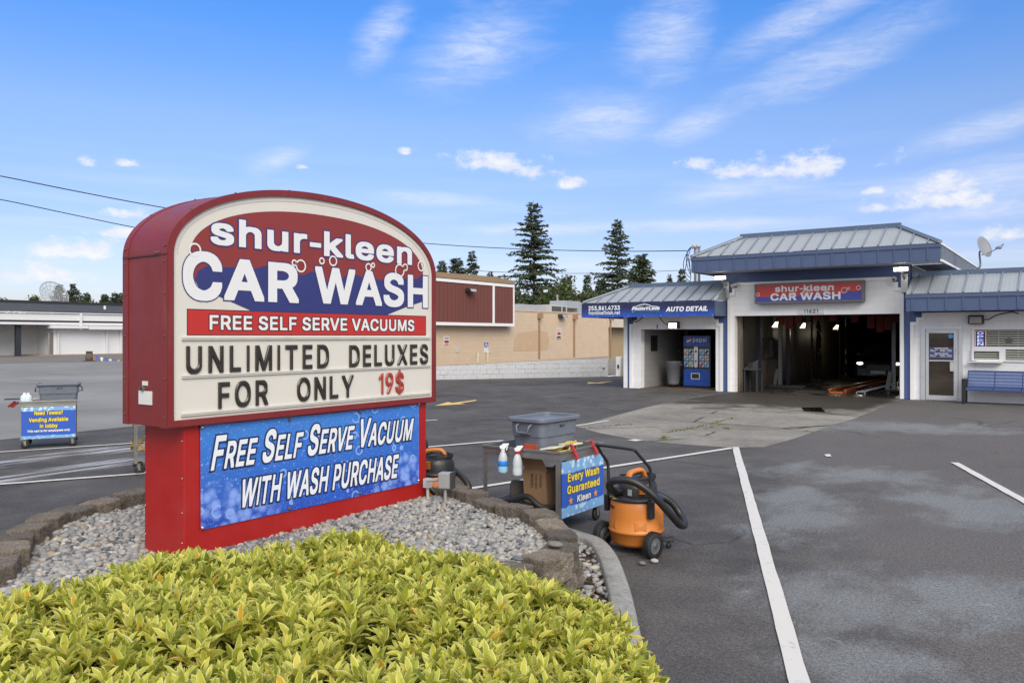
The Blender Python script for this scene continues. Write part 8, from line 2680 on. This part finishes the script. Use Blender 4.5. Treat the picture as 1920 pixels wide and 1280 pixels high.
mb = MB(); mb.cyl((q.x, q.y, 0), (q.x, q.y, q.z), .10, .08, n=8); tag(mb.build('utility_pole', paint('pole_grey', (.28, .27, .25), .8)), 'pale utility pole in front of the broad green trees', 'utility pole')

# ================================================================== PLANTING ISLAND: stones, pebbles, hedge
RING = [gz(0, 1058, .38), gz(35, 1010, .38), gz(70, 985, .38), gz(110, 965, .38), gz(160, 950, .38), gz(230, 935, .38), Vector((-6.89, 4.1, 0)), Vector((-6.85, 4.6, 0)), Vector((-6.55, 5.2, 0)),
        Vector((-5.8, 5.62, 0)), gz(805, 915, .38), gz(830, 918, .38), gz(860, 922, .38), gz(895, 935, .38), gz(930, 945, .38), gz(970, 956, .38), gz(1012, 970, .38), gz(1050, 1005, .38), gz(1042, 1045, .38), gz(975, 1062, .38),
        gz(910, 1085, .38), gz(860, 1102, .38), Vector((-3.25, 3.42, 0)), Vector((-3.62, 3.05, 0)), Vector((-3.85, 2.55, 0)), Vector((-4.15, 2.15, 0)), Vector((-4.6, 1.95, 0)), Vector((-5.1, 2.02, 0))]
RING = [Vector((p.x, p.y, 0)) for p in RING]
RC = spline(RING, 6, closed=True)

def stone_material():
    t = NT('split_stone')
    o = t.obj()
    n = t.noise(5, 7, .7)
    m = t.noise(1.2, 4, .6)
    g = t.step(t.noise(75, 4, .8), .3, .7)
    col = t.mix(t.step(n, .3, .7), (.125, .105, .085), (.25, .215, .175))
    col = t.mix(t.step(m, .5, .7, 0, .5), col, (.25, .225, .195))
    mo = t.math('MULTIPLY', t.step(t.noise(2.6, 6, .7), .58, .68), t.step(t.noise(14, 4), .4, .6))
    col = t.mix(t.math('MULTIPLY', mo, .6), col, (.09, .075, .022))
    ri = t.node('ShaderNodeObjectInfo').outputs['Random']
    col = t.mix(1.0, col, t.mix(ri, (.62, .62, .64), (1.45, 1.4, 1.32)), 'MULTIPLY')
    col = t.mix(1.0, col, t.mix(g, (.55, .55, .55), (1.45, 1.45, 1.45)), 'MULTIPLY')
    return t.out(col, .93, normal=t.bump(t.math('ADD', g, t.math('MULTIPLY', n, 2.0)), .8, .012))
STONE = stone_material()

def stone_mesh(seed, L, W, H):
    """split faced trapezoid block; front (rough) face towards -y"""
    r = random.Random(seed)
    nx, ny, nz = 6, 4, 4
    mb = MB()
    def P(u, v, w):
        taper = 1 - .22 * v
        x = (u - .5) * L * taper; y = (v - .5) * W; z = w * H
        if v == 0:
            b = .02 * math.sin(math.pi * u)
            y += -b + r.uniform(-.014, .014) * (1 if 0 < w < 1 else .5)
        else:
            x += r.uniform(-.004, .004); y += r.uniform(-.005, .005)
        if w == 1: z += r.uniform(-.006, .006)
        return (x, y, z)
    g = {}
    def V(u, v, w):
        k = (u, v, w)
        if k not in g:
            g[k] = len(mb.v); mb.v.append(P(u / nx, v / ny, w / nz))
        return g[k]
    def face(*k): mb.f.append(tuple(V(*q) for q in k)); mb.m.append(0); mb.s.append(False)
    for i in range(nx):
        for j in range(ny):
            face((i, j, nz), (i + 1, j, nz), (i + 1, j + 1, nz), (i, j + 1, nz)); face((i, j, 0), (i, j + 1, 0), (i + 1, j + 1, 0), (i + 1, j, 0))
        for k in range(nz):
            face((i, 0, k), (i + 1, 0, k), (i + 1, 0, k + 1), (i, 0, k + 1)); face((i, ny, k), (i, ny, k + 1), (i + 1, ny, k + 1), (i + 1, ny, k))
    for j in range(ny):
        for k in range(nz):
            face((0, j, k), (0, j, k + 1), (0, j + 1, k + 1), (0, j + 1, k)); face((nx, j, k), (nx, j + 1, k), (nx, j + 1, k + 1), (nx, j, k + 1))
    return mb
PROTO = []
for k in range(6):
    m = stone_mesh(k, .31 + .015 * (k % 3), .21, .152)
    o = m.build('retaining_stone', STONE, None, bevel=.012)
    PROTO.append(o)
_used = set()
def stones():
    c = Vector((-4.7, 3.75, 0))
    # arc length walk
    acc, pts = 0, RC + [RC[0]]
    cum = [0]
    for a, b in zip(pts, pts[1:]):
        cum.append(cum[-1] + (b - a).length)
    total = cum[-1]
    def at(s):
        s %= total
        for i in range(len(cum) - 1):
            if cum[i + 1] >= s:
                t = (s - cum[i]) / max(1e-6, cum[i + 1] - cum[i])
                return pts[i].lerp(pts[i + 1], t), (pts[i + 1] - pts[i]).normalized()
    n = int(total / .325)
    r = random.Random(21)
    for lev, z in ((2, .252), (1, .10), (0, -.052)):
        for k in range(n):
            s = (k + (.5 if lev == 1 else 0)) * total / n
            p, d = at(s)
            nrm = Vector((d.y, -d.x, 0))
            if nrm.dot(p - c) < 0: nrm = -nrm
            # lower courses only where they can be seen: the near right curve
            vis = p.x > -3.35 and p.y > 3.2
            if lev < 2 and not vis: continue
            hid = (p.x < -5.05 and p.y > 4.15 and p.x > -6.95) or (p.y < 3.35 and p.x > -5.3)
            if lev == 2 and hid: continue
            q = p + nrm * (.012 * (1 - lev) * .5)
            i = r.randrange(6)
            if i not in _used:
                o = PROTO[i]; _used.add(i)
            else:
                o = PROTO[i].copy(); COL.objects.link(o)
            o.location = (q.x + r.uniform(-.012, .012), q.y + r.uniform(-.012, .012), z + (r.uniform(-.012, .015) if lev == 2 else 0))
            o.rotation_euler = (R(r.uniform(-3, 3)), R(r.uniform(-4, 4)), math.atan2(nrm.y, nrm.x) + math.pi / 2 + R(r.uniform(-7, 7)))
            o.scale = (r.uniform(.84, .97), r.uniform(.9, 1.15), r.uniform(.95, 1.1))
            far = p.x < -5.0
            if lev == 2:
                lab = 'rough brown edging stone along the lot side of the pebble bed' if far else 'rough grey brown coping stone on the curved wall nearest the wash cart'
                gr = 'edging stones by the open lot' if far else 'coping stones of the curved wall'
            else:
                lab, gr = 'mossy split stone in the lower courses of the curved wall above the kerb', 'lower course stones of the curved wall'
            tag(o, lab, 'stone', gr)
stones()
for k, o in enumerate(PROTO):
    if k not in _used: bpy.data.objects.remove(o)

def bed():
    c = Vector((-4.7, 3.75, 0))
    mb = MB()
    P = [p.lerp(c, .03) for p in RC]
    mb.add([(c.x, c.y, .30)] + [(p.x, p.y, .285) for p in P], [(0, i + 1, (i + 1) % len(P) + 1) for i in range(len(P))])
    o = mb.build('gravel_bed', paint('bed_soil', (.10, .09, .08), .95, var=.4, scale=20)); tag(o, kind='structure')
bed()

def inside(x, y, poly):
    n = len(poly); c = np.zeros(x.shape, bool); j = n - 1
    for i in range(n):
        xi, yi, xj, yj = poly[i][0], poly[i][1], poly[j][0], poly[j][1]
        t = ((yi > y) != (yj > y)) & (x < (xj - xi) * (y - yi) / ((yj - yi) or 1e-9) + xi)
        c ^= t; j = i
    return c

def icos():
    import bmesh
    bm = bmesh.new(); bmesh.ops.create_icosphere(bm, subdivisions=2, radius=1.0)
    V = np.array([v.co[:] for v in bm.verts]); F = np.array([[v.index for v in f.verts] for f in bm.faces]); bm.free()
    return V, F
IV, IF = icos()
def pebble_material(name='pebbles'):
    t = NT(name)
    a = t.node('ShaderNodeAttribute', attribute_name='tone').outputs['Fac']
    rp = t.node('ShaderNodeValToRGB')
    t.L.new(a, rp.inputs[0])
    e = rp.color_ramp.elements
    e[0].position, e[0].color = 0.0, (.085, .09, .10, 1)
    e[1].position, e[1].color = 1.0, (.48, .46, .43, 1)
    for p_, c_ in ((.2, (.22, .22, .215, 1)), (.45, (.31, .30, .28, 1)), (.62, (.24, .24, .235, 1)), (.78, (.40, .37, .32, 1)), (.88, (.30, .23, .17, 1)), (.94, (.17, .18, .20, 1))):
        q = e.new(p_); q.color = c_
    n = t.noise(30, 4, .6)
    col = t.mix(1.0, rp.outputs[0], t.mix(n, (.85, .85, .85), (1.15, 1.15, 1.15)), 'MULTIPLY')
    return t.out(col, .62, normal=t.bump(n, .12, .005))
PEB = pebble_material()
def pebble_batch(name, x, y, z, size, seed, label, m=PEB):
    r = np.random.default_rng(seed)
    n = len(x)
    sc = size[:, None] * np.stack([r.uniform(.8, 1.35, n), r.uniform(.7, 1.0, n), r.uniform(.45, .7, n)], 1)
    ax, tl, tl2 = r.uniform(0, 6.28, n), r.normal(0, .28, n), r.normal(0, .28, n)
    var = []
    for k in range(5):
        f = r.normal(size=(3, 3)); ph = r.uniform(0, 6, 3)
        var.append(IV * (1 + .10 * np.sin(IV @ f.T * 1.6 + ph).sum(1))[:, None])
    var = np.array(var)
    P = var[r.integers(0, 5, n)] * sc[:, None, :]
    ca, sa = np.cos(tl)[:, None], np.sin(tl)[:, None]
    P = np.stack([P[..., 0] * ca + P[..., 2] * sa, P[..., 1], -P[..., 0] * sa + P[..., 2] * ca], -1)
    ca, sa = np.cos(tl2)[:, None], np.sin(tl2)[:, None]
    P = np.stack([P[..., 0], P[..., 1] * ca - P[..., 2] * sa, P[..., 1] * sa + P[..., 2] * ca], -1)
    ca, sa = np.cos(ax)[:, None], np.sin(ax)[:, None]
    P = np.stack([P[..., 0] * ca - P[..., 1] * sa, P[..., 0] * sa + P[..., 1] * ca, P[..., 2]], -1)
    P += np.stack([x, y, z], 1)[:, None, :]
    nv = len(IV)
    F = (IF[None] + (np.arange(n) * nv)[:, None, None]).reshape(-1, 3)
    o = np_mesh(name, P.reshape(-1, 3), F, m, None, True, attr=np.repeat(r.random(n), nv))
    return tag(o, label, 'pebbles', kind='stuff')
def pebbles():
    r = np.random.default_rng(5)
    poly = [p.lerp(Vector((-4.7, 3.75, 0)), .045) for p in RC]
    N = 24000
    x, y = r.uniform(-7, -2.6, N), r.uniform(1.9, 5.9, N)
    k = inside(x, y, poly)
    k &= ~((x > -5.36) & (x < -4.91) & (y > 3.17) & (y < 5.59))
    # leave out what is far behind the sign
    k &= ~((x < -5.5) & (y > 4.6))
    x, y = x[k], y[k]
    mound = .300 + .03 * np.sin(x * 2.1 + 1) * np.sin(y * 1.7) + .025 * np.exp(-((x + 4.4) ** 2 + (y - 5.0) ** 2))
    lay = r.random(len(x))
    size = .0165 + .0165 * r.random(len(x)) ** 2.0
    pebble_batch('river_pebbles', x, y, mound + lay * .022, size, 8, 'rounded grey river pebbles filling the bed round the red sign')
    # strip between the wall and the kerb
    N = 2600
    x, y = r.uniform(-3.6, -1.4, N), r.uniform(3.2, 6.2, N)
    k = inside(x, y, [(p.x - .13, p.y - .02) for p in KERB_OUT] + [(-2.4, 2.6), (-4.6, 5.0)]) & ~inside(x, y, [p for p in RC])
    dens = np.clip((y - 4.1) / 1.0, .12, 1)
    k &= r.random(N) < dens
    x, y = x[k], y[k]
    pebble_batch('loose_pebbles', x, y, .055 + .02 * r.random(len(x)), .018 + .02 * r.random(len(x)) ** 2, 9, 'loose pebbles on the mulch strip between the curved wall and the kerb')
    N = 2600
    x, y = r.uniform(-3.6, -1.4, N), r.uniform(3.0, 5.6, N)
    k = inside(x, y, [(p.x - .13, p.y - .02) for p in KERB_OUT] + [(-2.4, 2.6), (-4.6, 5.0)]) & ~inside(x, y, [p for p in RC])
    x, y = x[k], y[k]; n = len(x)
    a = r.uniform(0, 6.28, n); L = .012 + .03 * r.random(n)
    d = np.stack([np.cos(a), np.sin(a), r.normal(0, .3, n)], 1) * L[:, None]; w = np.stack([-np.sin(a), np.cos(a), r.normal(0, .3, n)], 1) * .008
    p = np.stack([x, y, .045 + .02 * r.random(n)], 1)
    V = np.stack([p - d - w, p + d - w, p + d + w, p - d + w], 1).reshape(-1, 3)
    t = NT('bark_chips'); at_ = t.node('ShaderNodeAttribute', attribute_name='tone').outputs['Fac']
    o = np_mesh('bark_chips', V, np.arange(n * 4).reshape(-1, 4), t.out(t.mix(at_, (.05, .03, .02), (.22, .15, .10)), .9), None, False, attr=np.repeat(r.random(n) ** 2, 4))
    tag(o, 'dry bark chips on the strip beside the kerb', 'bark', kind='stuff')
    for k_, (px, py, s, lab) in enumerate(((1232, 1036, .032, 'loose pebble on the asphalt nearest the vacuum wheel'), (1227, 1055, .030, 'pale loose pebble on the asphalt in front of the vacuum'), (1204, 1059, .027, 'dark loose pebble on the asphalt between the kerb and the vacuum'))):
        q = gz(px, py)
        mb = MB(); mb.ball((q.x, q.y, s * .6), s, 12, 8, (1.15, .9, .62)); tag(mb.build('pebble', paint('peb_%d' % k_, ((.26, .25, .23), (.36, .34, .31), (.14, .14, .145))[k_], .6, var=.2, scale=30)), lab, 'pebble')
    for px, py, s, lab in ((1041, 1022, .05, 'smooth brown pebble resting on top of a coping stone'), (971, 1048, .035, 'flat slate chip resting on the coping stone nearest the hedge')):
        q = gz(px, py, .42)
        mb = MB(); mb.ball((q.x, q.y, .418 + s * .2), s, 12, 8, (1.15, .85, .38)); tag(mb.build('pebble', paint('peb_t%d' % px, (.17, .155, .135) if px > 1000 else (.11, .12, .13), .7, var=.2, scale=30)), lab, 'pebble')
pebbles()

# ---- clipped hedge of pale edged leaves
def hedge():
    r = np.random.default_rng(42)
    edge = [(-4.6, -.6), (-3.9, 1.0)] + [tuple(cam_pt(a, b, f).xy) for a, b, f in ((0, 1105, 3.45), (190, 1052, 3.95), (400, 1040, 4.12), (540, 1005, 4.40), (640, 985, 4.52), (710, 978, 4.56), (770, 1000, 4.50), (845, 1050, 4.25), (925, 1090, 4.08), (990, 1120, 3.98), (1055, 1150, 3.88), (1110, 1185, 3.75), (1170, 1222, 3.58), (1220, 1268, 3.35), (1255, 1350, 3.05))]
    edge += [tuple(cam_pt(1262, 1400, 2.6).xy), tuple(cam_pt(1180, 1400, 1.75).xy), tuple(cam_pt(500, 1400, 1.75).xy), tuple(cam_pt(-100, 1400, 1.9).xy), tuple(cam_pt(-700, 1400, 2.2).xy)]
    E_ = np.array(edge)
    def dist(x, y):
        d = np.full(x.shape, 9.0)
        for a, b in zip(E_, np.roll(E_, -1, 0)):
            v = b - a; L2 = v @ v
            t = np.clip(((x - a[0]) * v[0] + (y - a[1]) * v[1]) / L2, 0, 1)
            d = np.minimum(d, np.hypot(x - a[0] - t * v[0], y - a[1] - t * v[1]))
        return d
    def height(x, y):
        d = dist(x, y)
        f = -x * _s + y * _c
        rr = x * _c + y * _s
        top = .735 - .13 * np.clip((rr + .5) / 1.2, 0, 1) + .035 * np.sin(x * 3.1 + 1) * np.sin(y * 2.7) + .028 * np.sin(x * 7.3) * np.sin(y * 6.1 + 2)
        s = np.clip(d / .42, 0, 1)
        return top * (.42 + .58 * np.sqrt(1 - (1 - s) ** 2)), d
    # rosette variants
    rows = [(0, .10), (.22, .62), (.5, 1.0), (.78, .70), (1.0, .02)]
    LV, LUV, LF = [], [], []
    for v, w in rows:
        for u in (-1, 0, 1):
            LV.append((u * w * .155, v, abs(u) * w * .06)); LUV.append((.5 + .5 * u, v))
    for i in range(4):
        for k in range(2):
            a = i * 3 + k
            LF.append((a, a + 1, a + 4, a + 3))
    LV, LUV, LF = np.array(LV), np.array(LUV), np.array(LF)
    nl = len(LV)
    rosettes = []
    for k in range(14):
        V = []
        n = 9
        for j in range(n):
            az = j * 2.4 + r.normal(0, .2)
            t = j / (n - 1)
            tilt = .92 - .80 * t + r.normal(0, .12)      # outer leaves lie flatter
            L = (.068 + .026 * r.random()) * (1.08 - .25 * t)
            bend = .1 + .4 * r.random()
            P = LV * np.array([L * 1.05, L, L])
            y = P[:, 1].copy(); q = y / L
            ang = (math.pi / 2 - tilt) - bend * q
            up = P[:, 2].copy()
            yy = y * np.cos(ang) - up * np.sin(ang); zz = y * np.sin(ang) + up * np.cos(ang)
            x = P[:, 0]
            V.append(np.stack([x * math.cos(az) - yy * math.sin(az), x * math.sin(az) + yy * math.cos(az), zz + t * .022], 1))
        rosettes.append(np.concatenate(V))
    rosettes = np.array(rosettes); nv = rosettes.shape[1]
    faces = np.concatenate([LF + j * nl for j in range(9)]); uvs = np.tile(LUV, (9, 1))
    def scatter(N, zlo, zhi, keep_edge, seed):
        rg = np.random.default_rng(seed)
        x, y = rg.uniform(E_[:, 0].min(), E_[:, 0].max(), N), rg.uniform(E_[:, 1].min(), E_[:, 1].max(), N)
        k = inside(x, y, edge); x, y = x[k], y[k]
        f = -x * _s + y * _c; rr = x * _c + y * _s
        k = (f > 1.7) & (np.abs(rr / f) < .78); x, y = x[k], y[k]
        h, d = height(x, y)
        z = h + rg.uniform(zlo, zhi, len(x))
        return x, y, z, d, h
    x, y, z, d, h = scatter(13500, -.05, .02, 0, 1)
    kk = (np.sin(x * 9.1 + 2 * np.sin(y * 5.3)) + np.sin(y * 10.7 + 2 * np.sin(x * 6.1 + 1)) + r.normal(0, .5, len(x))) > -1.15
    x, y, z, d, h = x[kk], y[kk], z[kk], d[kk], h[kk]
    x2, y2, z2, d2, h2 = scatter(5200, -.15, -.05, 0, 2)
    # rosettes down the outer side
    x3, y3, z3, d3, h3 = scatter(16000, 0, 0, 0, 3)
    k = d3 < .16; x3, y3, d3, h3 = x3[k], y3[k], d3[k], h3[k]; z3 = h3 * r.uniform(.35, 1.0, len(x3))
    X, Y, Z, D = (np.concatenate(q) for q in ((x, x2, x3), (y, y2, y3), (z, z2, z3), (d, d2, d3)))
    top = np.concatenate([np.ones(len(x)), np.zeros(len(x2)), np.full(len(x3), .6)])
    n = len(X)
    # lean outwards near the rim
    e = .02
    gx = (dist(X + e, Y) - dist(X - e, Y)) / (2 * e); gy = (dist(X, Y + e) - dist(X, Y - e)) / (2 * e)
    lean = np.clip(1 - D / .3, 0, 1) * .7
    nx, ny = -gx * lean + r.normal(0, .22, n), -gy * lean + r.normal(0, .22, n)
    nz_ = np.ones(n); nn = np.sqrt(nx ** 2 + ny ** 2 + 1); nx, ny, nz_ = nx / nn, ny / nn, nz_ / nn
    axis = np.stack([nx, ny, nz_], 1)
    t1 = np.cross(axis, np.tile([0.0, 1.0, 0.02], (n, 1))); t1 /= np.linalg.norm(t1, axis=1)[:, None]
    t2 = np.cross(axis, t1)
    a = r.uniform(0, 6.28, n)
    A = t1 * np.cos(a)[:, None] + t2 * np.sin(a)[:, None]; B = np.cross(axis, A)
    s = r.uniform(.5, 1.1, n)[:, None, None]
    P = rosettes[r.integers(0, 14, n)] * s
    V = P[..., 0:1] * A[:, None] + P[..., 1:2] * B[:, None] + P[..., 2:3] * axis[:, None] + np.stack([X, Y, Z], 1)[:, None]
    F = (faces[None] + (np.arange(n) * nv)[:, None, None]).reshape(-1, 4)
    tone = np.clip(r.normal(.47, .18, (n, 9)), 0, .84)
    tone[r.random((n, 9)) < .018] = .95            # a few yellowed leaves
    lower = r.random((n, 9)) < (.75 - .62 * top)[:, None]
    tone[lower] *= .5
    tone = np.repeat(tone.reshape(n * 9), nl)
    t = NT('hedge_leaf')
    at_ = t.node('ShaderNodeAttribute', attribute_name='tone').outputs['Fac']
    uv = t.node('ShaderNodeSeparateXYZ', {0: t.node('ShaderNodeUVMap').outputs[0]})
    u = t.math('ABSOLUTE', t.math('SUBTRACT', uv.outputs[0], .5))
    rp = t.node('ShaderNodeValToRGB'); t.L.new(at_, rp.inputs[0])
    el = rp.color_ramp.elements
    el[0].position, el[0].color = 0.0, (.13, .17, .022, 1)
    el[1].position, el[1].color = 1.0, (.66, .36, .02, 1)
    for p_, c_ in ((.3, (.36, .39, .04, 1)), (.55, (.58, .57, .065, 1)), (.80, (.74, .69, .13, 1)), (.90, (.66, .42, .03, 1))):
        q = el.new(p_); q.color = c_
    rim = t.math('MULTIPLY', t.step(u, .30, .46), t.step(at_, .22, .4))
    col = t.mix(t.math('MULTIPLY', rim, .80), rp.outputs[0], (.88, .83, .42))
    rib = t.step(u, .05, .0)
    col = t.mix(t.math('MULTIPLY', rib, .3), col, (.40, .44, .12))
    b = t.b
    m = t.out(col, .42, spec=.35)
    tr = t.node('ShaderNodeBsdfTranslucent', {'Color': col})
    mx = t.node('ShaderNodeMixShader', {0: .42}); t.L.new(b.outputs[0], mx.inputs[1]); t.L.new(tr.outputs[0], mx.inputs[2])
    t.L.new(mx.outputs[0], t.N['Material Output'].inputs[0])
    hg = thing('hedge', 'low clipped hedge of yellow green leaves with cream edges in front of the sign', 'hedge', (-2.6, 2.2, 0.03))
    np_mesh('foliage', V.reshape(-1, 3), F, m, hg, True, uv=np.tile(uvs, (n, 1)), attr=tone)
    # twigs
    mb = MB(); rg = random.Random(4)
    for i in range(0, len(x), 7):
        bx, by = x[i] + rg.uniform(-.08, .08), y[i] + rg.uniform(-.08, .08)
        mb.tube([(bx, by, .03), ((bx + x[i]) / 2 + rg.uniform(-.03, .03), (by + y[i]) / 2, z[i] * .55), (x[i], y[i], z[i])], [.006, .004, .002], 4, False)
    mb.build('stems', paint('hedge_stem', (.085, .055, .035), .9, var=.3), hg)
hedge()
